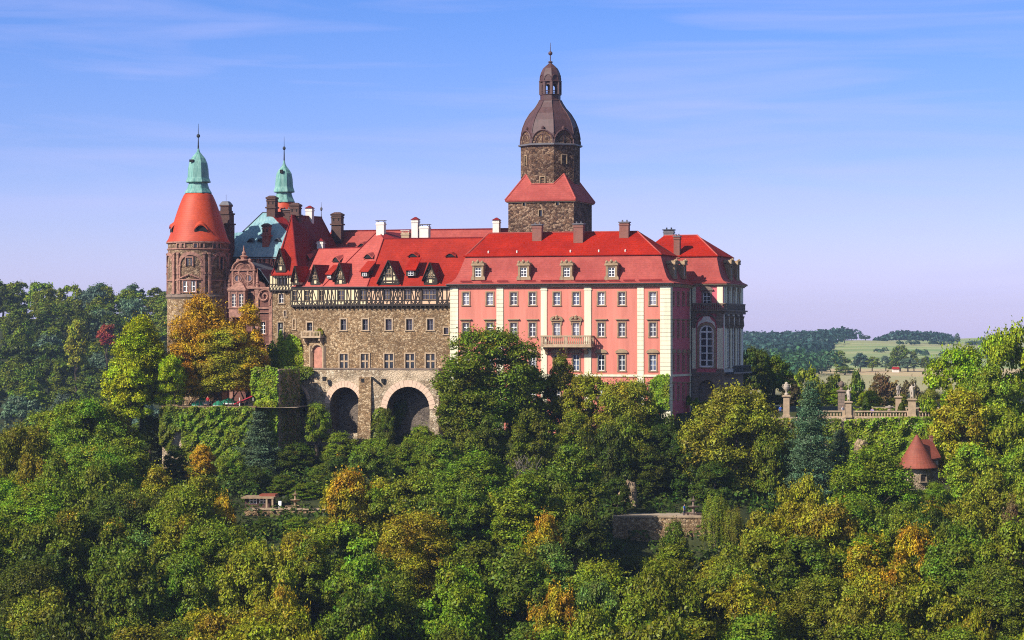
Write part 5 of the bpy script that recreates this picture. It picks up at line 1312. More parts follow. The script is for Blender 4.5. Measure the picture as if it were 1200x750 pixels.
# ================================================================ LEAVES
def leaf_mat(name, var=.68, transl=.24):
    m = bpy.data.materials.new(name); m.use_nodes = True; t = m.node_tree; t.nodes.clear()
    out = t.nodes.new('ShaderNodeOutputMaterial')
    oi = nd(t, 'ShaderNodeObjectInfo'); tc = nd(t, 'ShaderNodeTexCoord')
    at = nd(t, 'ShaderNodeAttribute', attribute_name='tint')
    ad = nd(t, 'ShaderNodeVectorMath', operation='ADD'); t.links.new(tc.outputs['Object'], ad.inputs[0]); t.links.new(oi.outputs['Location'], ad.inputs[1])
    lo = noise(t, ad.outputs[0], .33, 2, .5); hi = nd(t, 'ShaderNodeSeparateColor'); t.links.new(at.outputs['Color'], hi.inputs[0])
    sz_ = nd(t, 'ShaderNodeSeparateXYZ'); t.links.new(tc.outputs['Object'], sz_.inputs[0])
    lo2 = noise(t, ad.outputs[0], .22, 3, .6); ht = rng(t, sz_.outputs[2], 0, 10, -.16, .16)
    s1 = nd(t, 'ShaderNodeMath', operation='ADD'); t.links.new(lo2, s1.inputs[0]); t.links.new(ht, s1.inputs[1])
    s2 = nd(t, 'ShaderNodeMath', operation='ADD'); t.links.new(s1.outputs[0], s2.inputs[0]); t.links.new(rng(t, oi.outputs['Alpha'], 0, 1, -.42, .42), s2.inputs[1])
    s3 = nd(t, 'ShaderNodeMath', operation='ADD'); t.links.new(s2.outputs[0], s3.inputs[0]); t.links.new(rng(t, hi.outputs[2], 0, 1, -.10, .10), s3.inputs[1])
    aut = mixc(t, hi.outputs[1], (.56, .39, .016), (.54, .26, .016))
    leafc = mixc(t, rng(t, s3.outputs[0], .46, .62, 0, 1), oi.outputs['Color'], aut)
    hsv = nd(t, 'ShaderNodeHueSaturation'); t.links.new(leafc, hsv.inputs['Color'])
    hs_ = nd(t, 'ShaderNodeMath', operation='ADD'); t.links.new(rng(t, lo, .3, .7, -.03, .03), hs_.inputs[0]); t.links.new(rng(t, hi.outputs[1], 0, 1, .475, .525), hs_.inputs[1])
    t.links.new(hs_.outputs[0], hsv.inputs['Hue'])
    vm = nd(t, 'ShaderNodeMath', operation='MULTIPLY'); t.links.new(rng(t, hi.outputs[0], 0, 1, 1-var, 1+var), vm.inputs[0]); t.links.new(rng(t, lo, .3, .7, .8, 1.2), vm.inputs[1])
    t.links.new(vm.outputs[0], hsv.inputs['Value'])
    d = nd(t, 'ShaderNodeBsdfDiffuse'); tr = nd(t, 'ShaderNodeBsdfTranslucent'); gl = nd(t, 'ShaderNodeBsdfGlossy'); gl.inputs['Roughness'].default_value = .45; gl.inputs['Color'].default_value = (.5, .5, .5, 1)
    t.links.new(hsv.outputs[0], d.inputs[0]); t.links.new(hsv.outputs[0], tr.inputs[0])
    ms = nd(t, 'ShaderNodeMixShader'); ms.inputs[0].default_value = transl; t.links.new(d.outputs[0], ms.inputs[1]); t.links.new(tr.outputs[0], ms.inputs[2])
    m2 = nd(t, 'ShaderNodeMixShader'); m2.inputs[0].default_value = .018; t.links.new(ms.outputs[0], m2.inputs[1]); t.links.new(gl.outputs[0], m2.inputs[2])
    t.links.new(m2.outputs[0], out.inputs[0]); return m
M['leaf'] = leaf_mat('leaves')
def leaf_mesh(name, C, N, size, rs, asp=.62, mat='leaf'):
    """C centres (n,3), N normals (n,3): one leaf-shaped quad each"""
    n = len(C); N = N / np.maximum(np.linalg.norm(N, axis=1, keepdims=True), 1e-6)
    rnd = rs.normal(size=(n, 3)); a = np.cross(N, rnd); a /= np.maximum(np.linalg.norm(a, axis=1, keepdims=True), 1e-6); b = np.cross(N, a)
    sz = (size * rs.uniform(.6, 1.35, n))[:, None]
    a = a*sz*.5; b = b*sz*.5*asp; k = N*sz*.12
    V = np.stack([C-a, C+b*1.0+k-a*.15, C+a, C-b+k-a*.15], 1).reshape(-1, 3)
    me = bpy.data.meshes.new(name); me.vertices.add(4*n); me.vertices.foreach_set('co', V.astype(np.float32).ravel())
    me.loops.add(4*n); me.loops.foreach_set('vertex_index', np.arange(4*n, dtype=np.int32)); me.polygons.add(n)
    me.polygons.foreach_set('loop_start', np.arange(0, 4*n, 4, dtype=np.int32)); me.polygons.foreach_set('loop_total', np.full(n, 4, np.int32))
    me.update(); me.validate()
    at = me.color_attributes.new('tint', 'FLOAT_COLOR', 'POINT'); c = rs.uniform(0, 1, (n, 3)); c = np.repeat(np.concatenate([c, np.ones((n, 1))], 1), 4, 0)
    at.data.foreach_set('color', c.astype(np.float32).ravel())
    me.materials.append(M[mat]); return me
def blob_leaves(rs, centers, radii, per, up=.35, jit=.55, flat=.8, center=None):
    Cs, Ns = [], []
    for c, r in zip(centers, radii):
        k = int(per * (r / np.mean(radii))**2)
        d = rs.normal(size=(k, 3)); d /= np.linalg.norm(d, axis=1, keepdims=True)
        d[:, 2] = np.where(d[:, 2] < -.35, -d[:, 2]*.6, d[:, 2])
        rr = r * rs.uniform(.72, 1.08, k)**1.0
        wob = 1 + .18*np.sin(d[:, 0]*7 + c[0]*3) * np.cos(d[:, 1]*6 + c[1]*2)
        p = c + d * (rr*wob)[:, None] * np.array([1, 1, flat])
        Cs.append(p); Ns.append(d*1.0 + np.array([0, 0, up]) + rs.normal(size=(k, 3))*jit)
    return np.concatenate(Cs), np.concatenate(Ns)
# unit crowns: horizontal radius 1, z from 0 (bottom of the crown) to 1 (top)
def crown_round(seed, nb=46, per=170, leaf=.06, shape='round', H=1.9):
    rs = np.random.RandomState(seed); cs, rd = [], []
    tries = 0
    lob = rs.uniform(0, 6.28, 3)
    while len(cs) < nb and tries < 5000:
        tries += 1
        z = rs.uniform(.06, .96)
        if shape == 'round': env = (1 - abs((z-.42)/.60)**2.3)**.5 if abs((z-.42)/.60) < 1 else .05
        elif shape == 'tall': env = .85*(1 - abs((z-.36)/.66)**2.0)**.6 if abs((z-.36)/.66) < 1 else .05
        elif shape == 'bush': env = (1 - max(0, z-.1)**2.4)**.5
        elif shape == 'willow': env = .75*(1-z**3)**.5
        a = rs.uniform(0, 6.283); env *= 1 + .16*math.sin(2*a+lob[0]) + .13*math.sin(3*a+lob[1]+z*4)
        q = rs.uniform(.25, 1)**.5 if z < .8 else rs.uniform(0, 1)
        r0 = rs.uniform(.17, .33)
        p = np.array([math.cos(a)*max(0, env - r0*.7)*q, math.sin(a)*max(0, env - r0*.7)*q, z*H])
        if all(np.linalg.norm(p - c) > .62*(r0 + r_)*.75 for c, r_ in zip(cs, rd)): cs.append(p); rd.append(r0)
    C, N = blob_leaves(rs, cs, rd, per, jit=.62)
    # stray twigs beyond the outline
    k = int(len(C)*.05); idx = rs.choice(len(C), k); C2 = C[idx]*(1 + rs.uniform(.03, .10, (k, 1))); C2[:, 2] += rs.uniform(0, .04, k)
    C = np.concatenate([C, C2]); N = np.concatenate([N, rs.normal(size=(k, 3))])
    C[:, 2] /= H; 
    return C, N, leaf, H
def finish_crown(name, C, N, leaf, H, rs, R0, asp=.62):
    C = C.copy(); C[:, :2] *= R0; C[:, 2] *= H*R0
    N = N.copy()
    return leaf_mesh(name, C, N, leaf*R0, rs, asp)
CR = {}
R0 = 4.6
for k, (sd, shp, H, nb, per) in enumerate([(1, 'round', 1.9, 50, 260), (2, 'round', 1.75, 46, 270), (3, 'round', 2.1, 56, 250), (4, 'round', 1.6, 44, 270), (5, 'tall', 2.6, 60, 230), (6, 'tall', 2.3, 54, 240), (7, 'round', 2.0, 60, 240), (8, 'bush', 1.3, 42, 260)]):
    C, N, lf, H = crown_round(sd, nb, int(per*1.75), .066, shp, H); CR[('d', k)] = (finish_crown('crown', C, N, lf, H, np.random.RandomState(sd+90), R0), H*R0)
for k, (sd, shp, H) in enumerate([(51, 'round', 1.9), (52, 'round', 2.1), (53, 'tall', 2.4)]):
    C, N, lf, H = crown_round(sd, 90, 560, .048, shp, H); CR[('b', k)] = (finish_crown('crown', C, N, lf, H, np.random.RandomState(sd+90), R0), H*R0)
for k, (sd, shp, H) in enumerate([(21, 'round', 1.7), (22, 'round', 1.9), (23, 'tall', 2.2), (24, 'round', 1.6)]):   # far crowns: fewer, larger leaf clumps
    C, N, lf, H = crown_round(sd, 38, 130, .125, shp, H); CR[('f', k)] = (finish_crown('crown', C, N, lf, H, np.random.RandomState(sd+90), R0), H*R0)
# conifer
def conifer(seed, tiers=24, per=260, H=4.2, droop=.25, leaf=.07, wide=1.0):
    rs = np.random.RandomState(seed); C, N = [], []
    for i in range(tiers):
        z = .03 + .95*(i/tiers)**.95; r = (1-z)**.74*wide*rs.uniform(.72, 1.15) + .04
        nbr = max(5, int(11*(r)+4)); off = rs.uniform(0, 6.28)
        for j in range(nbr):
            a = off + j*6.283/nbr + rs.uniform(-.2, .2); L = r*rs.uniform(.55, 1.28); k = max(8, int(per*L/nbr*1.6))
            tt_ = rs.uniform(.12, 1, k)**.7; w = .10*(1-tt_*.5)+.03
            x = L*tt_; y = rs.normal(size=k)*w; zz = z*H - droop*L*tt_**1.3 + rs.normal(size=k)*.035 + .07*tt_**4
            C.append(np.stack([x*math.cos(a)-y*math.sin(a), x*math.sin(a)+y*math.cos(a), zz], 1)); N.append(np.array([math.cos(a)*.35, math.sin(a)*.35, 1.0]) + rs.normal(size=(k, 3))*.4)
    C = np.concatenate(C); N = np.concatenate(N); C[:, 2] /= H
    return C, N, leaf, H
C, N, lf, H = conifer(31, tiers=34, per=1100, H=3.4, wide=1.0); CR[('c', 0)] = (finish_crown('crown', C, N, .062, H, np.random.RandomState(131), R0, .45), H*R0)
C, N, lf, H = conifer(32, tiers=24, per=900, H=2.8, droop=.05); CR[('c', 1)] = (finish_crown('crown', C, N, .07, H, np.random.RandomState(132), R0, .5), H*R0)
# weeping willow
rs = np.random.RandomState(41); C, N = [], []
for i in range(150):
    a = rs.uniform(0, 6.28); r = rs.uniform(.25, 1)**.6; zt = 2.6 - .9*r**2 + rs.uniform(-.2, .2); L = rs.uniform(.8, 2.0); k = 70
    tt_ = rs.uniform(0, 1, k); C.append(np.stack([r*math.cos(a)*(1+.12*tt_) + rs.normal(size=k)*.05, r*math.sin(a)*(1+.12*tt_) + rs.normal(size=k)*.05, np.maximum(.02, zt - L*tt_)], 1)); N.append(np.array([math.cos(a), math.sin(a), .3]) + rs.normal(size=(k, 3))*.5)
C = np.concatenate(C); N = np.concatenate(N); C[:, 2] /= 2.8
CR[('w', 0)] = (finish_crown('crown', C, N, .08, 2.8, rs, R0, .45), 2.8*R0)

TR = []
for sd in range(4):
    rs = np.random.RandomState(60+sd); s = MB()
    lean = rs.uniform(-.5, .5, 2)
    s.tube([(0, 0, -1.5), (lean[0]*.2, lean[1]*.2, 2), (lean[0], lean[1], 6), (lean[0]*1.2, lean[1]*1.3, 10)], [.42, .34, .24, .08], 7)
    for i in range(6):
        a = rs.uniform(0, 6.28); z = rs.uniform(3.5, 7.5); L = rs.uniform(2, 3.4)
        s.tube([(lean[0]*z/7, lean[1]*z/7, z), (math.cos(a)*L*.5, math.sin(a)*L*.5, z+1.2), (math.cos(a)*L, math.sin(a)*L, z+2.4)], [.16, .10, .03], 5)
    TR.append(mesh_only(s, M['bark'], 'trunk'))
s = MB(); s.tube([(0, 0, -1.5), (0, 0, 5), (0, 0, 12)], [.34, .26, .05], 7); TR.append(mesh_only(s, M['bark'], 'trunk'))

PAL = {
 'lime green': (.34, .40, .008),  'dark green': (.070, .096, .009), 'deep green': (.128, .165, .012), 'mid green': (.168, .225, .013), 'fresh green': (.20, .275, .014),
 'yellow green': (.245, .305, .010), 'olive green': (.198, .215, .013), 'golden olive': (.265, .245, .013), 'golden yellow': (.48, .34, .018),
 'amber': (.50, .255, .010), 'rusty orange': (.38, .13, .018), 'blue green': (.11, .17, .095), 'pale green': (.15, .215, .035), 'brownish': (.15, .11, .04), 'reddish': (.28, .04, .03)}
TREES = []
AUT = {'amber': ('golden olive', .37), 'rusty orange': ('golden olive', .45), 'golden yellow': ('golden olive', .38), 'golden olive': (None, .10), 'olive green': (None, .10), 'reddish': (None, 0)}
def tree(x, Y, top, rad, color, kind='d', var=None, label=None, group=None, base=None, name=None, bot=None, jit=True, rnd=random, lbl_extra=None, aut=None):
    """top: z of the tree top; rad: crown radius; bot: z of the crown's underside"""
    gz_ = float(ground(x, Y)) if base is None else base
    Ht = top - gz_
    if kind == 'd' and rad > 5.4: kind = 'b'
    keys = [k for k in CR if k[0] == kind and (kind != 'd' or (k[1] != 7))]
    key = (kind, var) if var is not None else rnd.choice(keys)
    me, ch = CR[key]
    cb = bot if bot is not None else gz_ + Ht*(.22 if kind in ('d', 'f', 'b') else .05)
    cb = max(cb, gz_ - .3); sz = (top - cb)/(ch*1.03)
    nm = name or {'d': 'broadleaf_tree', 'f': 'broadleaf_tree', 'b': 'broadleaf_tree', 'c': 'conifer_tree', 'w': 'willow_tree'}[kind]
    root = bpy.data.objects.new(nm, None); COL.objects.link(root); root.location = (x, Y, gz_); root.rotation_euler = (0, 0, rnd.uniform(0, 6.28))
    cr_ = bpy.data.objects.new('crown', me); COL.objects.link(cr_); cr_.parent = root
    cr_.location = (0, 0, cb - gz_); s_ = rad/R0; cr_.scale = (s_*rnd.uniform(.92, 1.08), s_*rnd.uniform(.92, 1.08), sz)
    c = PAL[color] if isinstance(color, str) else color
    j = [1, 1, 1]
    if jit: v_ = rnd.uniform(.82, 1.2); j = [v_*rnd.uniform(.88, 1.14), v_, v_*rnd.uniform(.8, 1.2)]
    al = rnd.uniform(0, .16)
    if color in AUT:
        b_, al0 = AUT[color]; al = al0 + rnd.uniform(-.06, .06) if al0 else 0
        if b_: c = PAL[b_]
    if aut is not None: al = aut
    if kind in 'cf': al = 0 if color not in AUT else al*.7
    cr_.color = (*[a*b for a, b in zip(c, j)], al)
    tr = bpy.data.objects.new('trunk', TR[4] if kind == 'c' else rnd.choice(TR[:4])); COL.objects.link(tr); tr.parent = root
    ts = max(.15, (cb - gz_ + (top-cb)*.55)/10); tr.scale = (min(1.3, .5+s_*.6), min(1.3, .5+s_*.6), ts)
    TREES.append(dict(o=root, x=x, Y=Y, top=top, bot=cb, rad=rad, color=color if isinstance(color, str) else 'green', kind=kind, label=label, group=group, extra=lbl_extra))
    return root
def ptree(px, pyt, wpx, Y, color, kind='d', pyb=None, **k):
    w = P(px, pyt, Y); return tree(w.x, Y, w.z, wpx/2*Y/FPX, color, kind, bot=None if pyb is None else (400-pyb)*Y/FPX, **k)
def Yfor(pyt, H=13.5, x=0):
    """distance at which a tree of height H on the slope tops out at image row pyt"""
    lo, hi = 225, 398
    for _ in range(40):
        m_ = (lo+hi)/2; xx = (x-600)*m_/FPX; z = float(ground(xx, m_)) + H
        if 400 - z*FPX/m_ < pyt: hi = m_      # too high in the picture: move nearer
        else: lo = m_
    return (lo+hi)/2
rt = random.Random(77)
# ---- trees singled out by hand: px, top py, width px, colour, kind, Y or None (from the slope), bottom py or None, label
KEY = [
 (575, 386, 118, 'mid green', 'd', 383, 500, 'large dark green tree with reddish tips covering the left foot of the pink wing'),
 (545, 425, 80, 'deep green', 'd', 380, 520, 'dark green tree in front of the right hand great arch'),
 (617, 430, 66, 'deep green', 'd', 386, 520, 'dark tree with thin crown just right of the tallest tree below the pink wing'),
 (658, 418, 56, 'olive green', 'd', 387, 510, 'olive tree standing directly under the pink wing balcony'),
 (690, 440, 62, 'olive green', 'd', 384, 520, 'olive green tree right of the balcony below the pink wing'),
 (738, 446, 88, 'olive green', 'd', 382, 560, 'broad dark tree with yellowish top under the right half of the pink wing'),
 (765, 478, 70, 'dark green', 'd', 384, 585, 'very dark tree at the shaded foot of the pink palace corner'),
 (700, 520, 78, 'dark green', 'd', 372, 600, 'dark green tree above the left end of the lower retaining wall'),
 (862, 456, 112, 'olive green', 'd', 372, 590, 'big olive green tree in front of the end pavilion'),
 (905, 500, 60, 'olive green', 'd', 370, 600, 'olive green tree leaning against the tall blue green spruce'),
 (950, 438, 82, 'blue green', 'c', 368, 590, 'tall blue green spruce left of the statue terrace'),
 (985, 500, 50, 'blue green', 'c', 374, 560, 'smaller blue green conifer touching the right side of the tall spruce'),
 (1022, 521, 112, 'fresh green', 'd', 352, 640, 'round fresh green tree left of the cone roofed garden house'),
 (1124, 407, 80, 'yellow green', 'd', 398, 520, 'tall yellow green tree rising right of the statue terrace'),
 (1186, 383, 80, 'yellow green', 'd', 392, 520, 'tallest bright green tree at the right edge of the photo'),
 (1160, 430, 70, 'fresh green', 'd', 388, 530, 'fresh green tree between the two tall trees at the right edge'),
 (1128, 458, 84, 'golden olive', 'd', 380, 560, 'golden olive tree behind the chimney of the garden house'),
 (1185, 480, 80, 'fresh green', 'd', 378, 590, 'fresh green tree below the tallest tree at the right edge'),
 (1140, 520, 84, 'fresh green', 'd', 366, 620, 'fresh green tree covering the right side of the garden house'),
 (1090, 590, 64, 'dark green', 'd', None, None, 'dark green tree directly below the cone roofed garden house'),
 (165, 369, 84, 'lime green', 'd', 405, 480, 'bright yellow green tree left of the amber tree on the castle terrace'),
 (150, 420, 62, 'lime green', 'd', 401, 495, 'lower yellow green tree at the left end of the castle terrace'),
 (200, 418, 40, 'lime green', 'd', 402, 478, 'narrow yellow green tree between bright and amber terrace trees'),
 (236, 344, 92, 'amber', 'd', 410, 472, 'tallest amber tree on the terrace in front of the round tower'),
 (292, 352, 48, 'amber', 'd', 412, 445, 'amber tree in front of the red sandstone gable house'),
 (262, 385, 86, 'golden olive', 'd', 407, 462, 'golden olive tree above the green parasols on the castle terrace'),
 (212, 398, 56, 'rusty orange', 'd', 406, 466, 'rusty orange tree above the left parasol of the castle terrace'),
 (303, 478, 60, 'blue green', 'c', 396, 575, 'grey green pine in front of the ivy covered terrace corner'),
 (372, 474, 36, 'mid green', 'd', 402, 520, 'green bushy tree between the two left terrace arches'),
 (350, 520, 60, 'dark green', 'd', 396, 575, 'dark yew below the left terrace arch'),
 (385, 540, 60, 'deep green', 'd', 390, 585, 'deep green tree right above the small lower terrace'),
 (398, 505, 50, 'mid green', 'd', 397, 545, 'green tree at the foot of the middle arch'),
 (440, 515, 54, 'mid green', 'd', 393, 560, 'green tree below the buttress between the arches'),
 (452, 480, 26, 'deep green', 'd', 399, 525, 'ivy clad tree stump against the left side of the great arch'),
 (495, 500, 60, 'mid green', 'd', 391, 555, 'green tree at the foot of the right hand great arch'),
 (412, 552, 74, 'amber', 'd', None, None, 'amber tree just right of the small lower terrace'),
 (262, 583, 52, 'golden yellow', 'd', None, None, 'golden yellow tree left of the small lower terrace'),
 (185, 548, 70, 'golden olive', 'd', None, None, 'golden topped tree left below the ivy covered terrace wall'),
 (560, 528, 112, 'mid green', 'd', None, None, 'broad mid green tree below the tallest tree under the pink wing'),
 (640, 604, 58, 'amber', 'd', None, None, 'amber topped tree right of the leafless tree'),
 (650, 690, 60, 'golden yellow', 'd', None, None, 'golden yellow tree at the bottom middle of the photo'),
 (668, 522, 84, 'deep green', 'd', None, None, 'deep green tree right of the leafless grey tree'),
 (620, 640, 60, 'golden olive', 'd', None, None, 'golden olive tree below the leafless grey tree'),
 (838, 566, 32, 'mid green', 'w', 345, 680, 'narrow weeping willow right of the lower retaining wall'),
 (858, 585, 26, 'olive green', 'w', 344, 670, 'small olive weeping tree beside the narrow willow'),
 (792, 612, 46, 'deep green', 'd', 338, 690, 'round green bush tree in front of the lower retaining wall'),
  (1052, 570, 34, 'mid green', 'd', 362, 610, 'small green tree left of the foot of the garden house'),
 (1096, 566, 40, 'mid green', 'd', 363, 606, 'small green tree right of the foot of the garden house'),
 (1073, 574, 40, 'dark green', 'd', 364, 610, 'dark bush hiding the foot of the cone roofed garden house'),
 (722, 560, 36, 'dark green', 'd', 357, 604, 'slim dark tree just left of the pale rock'),
 (742, 652, 44, 'dark green', 'd', 342, 680, 'dark bushy tree at the shaded foot of the lower retaining wall'),
 (712, 500, 60, 'dark green', 'd', 368, 600, 'dark tree left of the pale rock behind the retaining wall'),
 (760, 520, 60, 'dark green', 'd', 369, 598, 'dark tree right of the pale rock behind the retaining wall'),
 (800, 520, 64, 'dark green', 'd', 370, 592, 'dark tree directly behind the grey tiered fountain'),
 (730, 490, 66, 'deep green', 'd', 376, 560, 'deep green tree rising above the pale rock'),
 (835, 540, 60, 'dark green', 'd', 366, 600, 'dark tree behind the narrow willow'),
 (176, 486, 40, 'dark green', 'd', 403, 540, 'dark tree filling the gap left of the ivy covered terrace wall'),
 (206, 522, 34, 'dark green', 'd', 394, 560, 'dark bushy tree below the bare light patch of the ivy wall'),
 (768, 650, 48, 'mid green', 'd', 337, 700, 'mid green tree under the middle of the lower retaining wall'),
 (846, 652, 46, 'olive green', 'd', 335, 700, 'olive green tree at the foot of the two weeping trees'),
 (236, 522, 42, 'mid green', 'd', 391, 570, 'small mid green tree in front of the middle of the ivy covered terrace wall'),
 (272, 532, 38, 'fresh green', 'd', 390, 572, 'small fresh green tree left of the grey green pine'),
 (728, 466, 56, 'deep green', 'd', 388, 540, 'deep green tree under the right end of the pink wing'),
 (310, 606, 46, 'dark green', 'd', 358, 660, 'dark green tree directly below the flat roofed kiosk'),
 (348, 605, 54, 'fresh green', 'd', 357, 660, 'fresh green tree below the round fountain of the lower terrace'),
 (378, 606, 40, 'olive green', 'd', 358, 660, 'olive green tree below the right end of the small lower terrace'),
 (300, 548, 44, 'dark green', 'd', 384, 590, 'dark green tree right behind the flat roofed kiosk'),
 (330, 556, 40, 'deep green', 'd', 383, 596, 'deep green bushy tree behind the lower terrace fountain'),
 (365, 566, 46, 'mid green', 'd', 381, 600, 'bushy mid green tree behind the right end of the small lower terrace'),
 (790, 640, 92, 'olive green', 'd', 318, 720, 'olive green tree below the lower retaining wall'),
 (700, 680, 60, 'pale green', 'd', None, None, 'pale green tree at the foot of the dark gap below the retaining wall'),
 (890, 600, 60, 'golden olive', 'd', None, None, 'golden olive tree between willow and spruce'),
 (940, 560, 60, 'golden olive', 'd', None, None, 'golden olive tree directly below the tall spruce'),
 (1010, 640, 90, 'rusty orange', 'd', None, None, 'rusty orange tree on the right slope below the fresh green round tree'),
 (1040, 665, 100, 'amber', 'd', None, None, 'amber olive tree in the orange cluster of the right slope'),
 (1000, 690, 70, 'golden olive', 'd', None, None, 'golden olive tree in the orange cluster of the right slope'),
 (1075, 618, 70, 'amber', 'd', None, None, 'amber tree on the slope below the garden house'),
 (1120, 640, 96, 'deep green', 'd', None, None, 'big dark green broadleaf tree on the right slope'),
 (1185, 590, 44, 'brownish', 'd', None, None, 'brownish half bare tree near the right edge'),
 (875, 680, 96, 'golden olive', 'd', None, None, 'golden olive tree at the bottom right of the middle'),
 (1140, 718, 60, 'golden yellow', 'd', None, None, 'golden yellow tree at the bottom right corner'),
 (40, 566, 110, 'fresh green', 'd', None, None, 'big fresh green tree at the left edge of the slope'),
 (40, 535, 60, 'golden olive', 'd', None, None, 'amber tinged tree behind the big fresh green tree at the left edge'),
 (330, 690, 60, 'golden yellow', 'd', None, None, 'golden yellow tree at the bottom left of the middle'),
 (350, 625, 60, 'golden olive', 'd', None, None, 'golden olive tree right below the small lower terrace'),
 (420, 740, 70, 'fresh green', 'd', None, None, 'light green tree at the bottom edge left of the middle'),
]
for px, pt, wpx, colr_, kd, Y, pb, lb in KEY:
    if Y is None: Y = Yfor(pt, 13.5, px); wpx = wpx
    ptree(px, pt, wpx, Y, colr_, kd, pyb=pb, label=lb, rnd=rt, aut={236: .66, 292: .72, 212: .78, 262: .42, 575: .2, 165: .14}.get(px))
# ---- the rest of the wood on the slope
HINT = [(20, 490, 'olive green'), (80, 490, 'mid green'), (140, 500, 'olive green'), (60, 530, 'olive green'), (30, 600, 'fresh green'), (110, 560, 'mid green'), (160, 580, 'mid green'), (90, 640, 'deep green'), (30, 700, 'dark green'), (130, 700, 'deep green'), (170, 640, 'dark green'), (200, 700, 'deep green'), (230, 620, 'olive green'), (230, 680, 'mid green'), (200, 550, 'olive green'), (280, 560, 'deep green'), (300, 630, 'golden olive'), (330, 650, 'golden olive'), (360, 680, 'olive green'), (290, 720, 'golden olive'), (390, 620, 'mid green'), (440, 600, 'golden olive'), (420, 660, 'mid green'), (460, 660, 'golden olive'), (450, 720, 'deep green'), (500, 580, 'mid green'), (510, 640, 'deep green'), (520, 700, 'fresh green'), (480, 560, 'deep green'), (560, 620, 'mid green'), (580, 690, 'deep green'), (600, 580, 'mid green'), (640, 560, 'deep green'), (690, 570, 'deep green'), (700, 640, 'dark green'), (690, 700, 'mid green'), (740, 700, 'mid green'), (780, 700, 'olive green'), (830, 720, 'olive green'), (860, 640, 'olive green'), (900, 640, 'mid green'), (930, 610, 'golden olive'), (950, 680, 'deep green'), (980, 720, 'olive green'), (1040, 620, 'mid green'), (1080, 680, 'amber'), (1050, 730, 'olive green'), (1110, 600, 'fresh green'), (1150, 620, 'mid green'), (1180, 650, 'mid green'), (1120, 690, 'deep green'), (1180, 700, 'deep green'), (1190, 740, 'olive green'), (1160, 560, 'fresh green'), (950, 740, 'mid green'), (340, 560, 'dark green'), (890, 560, 'golden olive'), (760, 590, 'dark green'), (1000, 560, 'mid green')]
LINEF = ([0, 120, 180, 205, 330, 345, 430, 520, 560, 700, 728, 830, 880, 960, 1040, 1055, 1110, 1125, 1200], [474, 462, 486, 552, 566, 540, 520, 505, 480, 480, 495, 500, 520, 560, 540, 560, 560, 520, 500])
LINE = ([0, 120, 180, 205, 330, 345, 430, 520, 640, 700, 728, 830, 880, 960, 1040, 1055, 1110, 1125, 1200], [474, 462, 486, 552, 566, 588, 560, 556, 545, 560, 660, 660, 590, 590, 560, 588, 588, 560, 540])
CLEAR = [(283, 345, 576, 600, 372), (340, 384, 588, 604, 372), (728, 822, 602, 640, 348), (600, 634, 535, 622, 330), (1058, 1092, 505, 580, 372)]
placed = [(d['x'], d['Y'], d['rad'], d['top']) for d in TREES]
Y = 392.0; rowi = 0
while Y > 238:
    step = 5.4 if Y > 340 else 6.0; x = -.21*Y + (rowi % 2)*3.3
    while x < .21*Y:
        xx = x + rt.uniform(-2.2, 2.2); yy = Y + rt.uniform(-2.6, 2.6); x += 6.6 if Y > 300 else 7.2
        H = rt.uniform(10.5, 16.5); rad = rt.uniform(3.8, 5.9); gz_ = float(ground(xx, yy)); top = gz_ + H
        px = 600 + xx/yy*FPX; pyt = 400 - top/yy*FPX; rp = rad/yy*FPX
        if px + rp < -8 or px - rp > 1208 or pyt > 752: continue
        if yy > ystep(xx) - 3: continue
        lim = max(np.interp(px + q*rp*.8, *(LINEF if yy > 364 else LINE)) for q in (-1, -.5, 0, .5, 1))
        if pyt < lim:
            # shorten it if that is possible
            H2 = (400-lim)/FPX*yy - gz_
            if H2 < 5.0: continue
            H = H2; top = gz_ + H; pyt = lim; rad = min(rad, max(2.6, H*.36)); rp = rad/yy*FPX
        if any(px+rp*.85 > a and px-rp*.85 < b and pyt+2 < d_ and yy < y_ for a, b, c_, d_, y_ in CLEAR): continue
        if any((xx-a)**2 + (yy-b)**2 < (.60*(rad+r_))**2 for a, b, r_, tt_ in placed): continue
        hs = sorted(HINT, key=lambda h: (h[0]-px)**2 + ((h[1]-pyt-rp*.8)*1.3)**2 + rt.uniform(0, 1800))
        cn = hs[0][2]
        if rt.random() < .10: cn = rt.choice(['olive green', 'mid green', 'olive green', 'deep green', 'pale green'])
        tree(xx, yy, top, rad, cn, 'd', rnd=rt); placed.append((xx, yy, rad, top))
    Y -= step; rowi += 1
# ---- the wooded hill behind at the left
rl = random.Random(5)
LH = [('mid green', 3), ('deep green', 6), ('dark green', 6), ('olive green', 3), ('blue green', 4), ('brownish', 1)]  # duller, bluer mix puts distance haze into the crown colours
lh = [c for c, n in LH for _ in range(n)]
Y = 690.0; pl = []
while Y < 1030:
    x = -.215*Y
    while x < -.108*Y:
        xx = x + rl.uniform(-2.5, 2.5); yy = Y + rl.uniform(-5, 5); x += 11.0
        rad = rl.uniform(5.4, 7.6); top = float(ground(xx, yy)) + rl.uniform(11.5, 14.5)
        if any((xx-a)**2 + (yy-b)**2 < 60 for a, b in pl): continue
        pl.append((xx, yy)); c = rl.choice(lh)
        tree(xx, yy, top, rad, c, 'f', rnd=rl, lbl_extra='hill')
    Y += 17
ptree(125, 380, 24, 780, 'reddish', 'f', pyb=405, rnd=rl, label='small reddish tree on the wooded hill left of the yellow green tree')
ptree(90, 372, 38, 770, 'golden olive', 'f', pyb=430, rnd=rl, label='pale golden topped tree in the middle of the wooded hill')
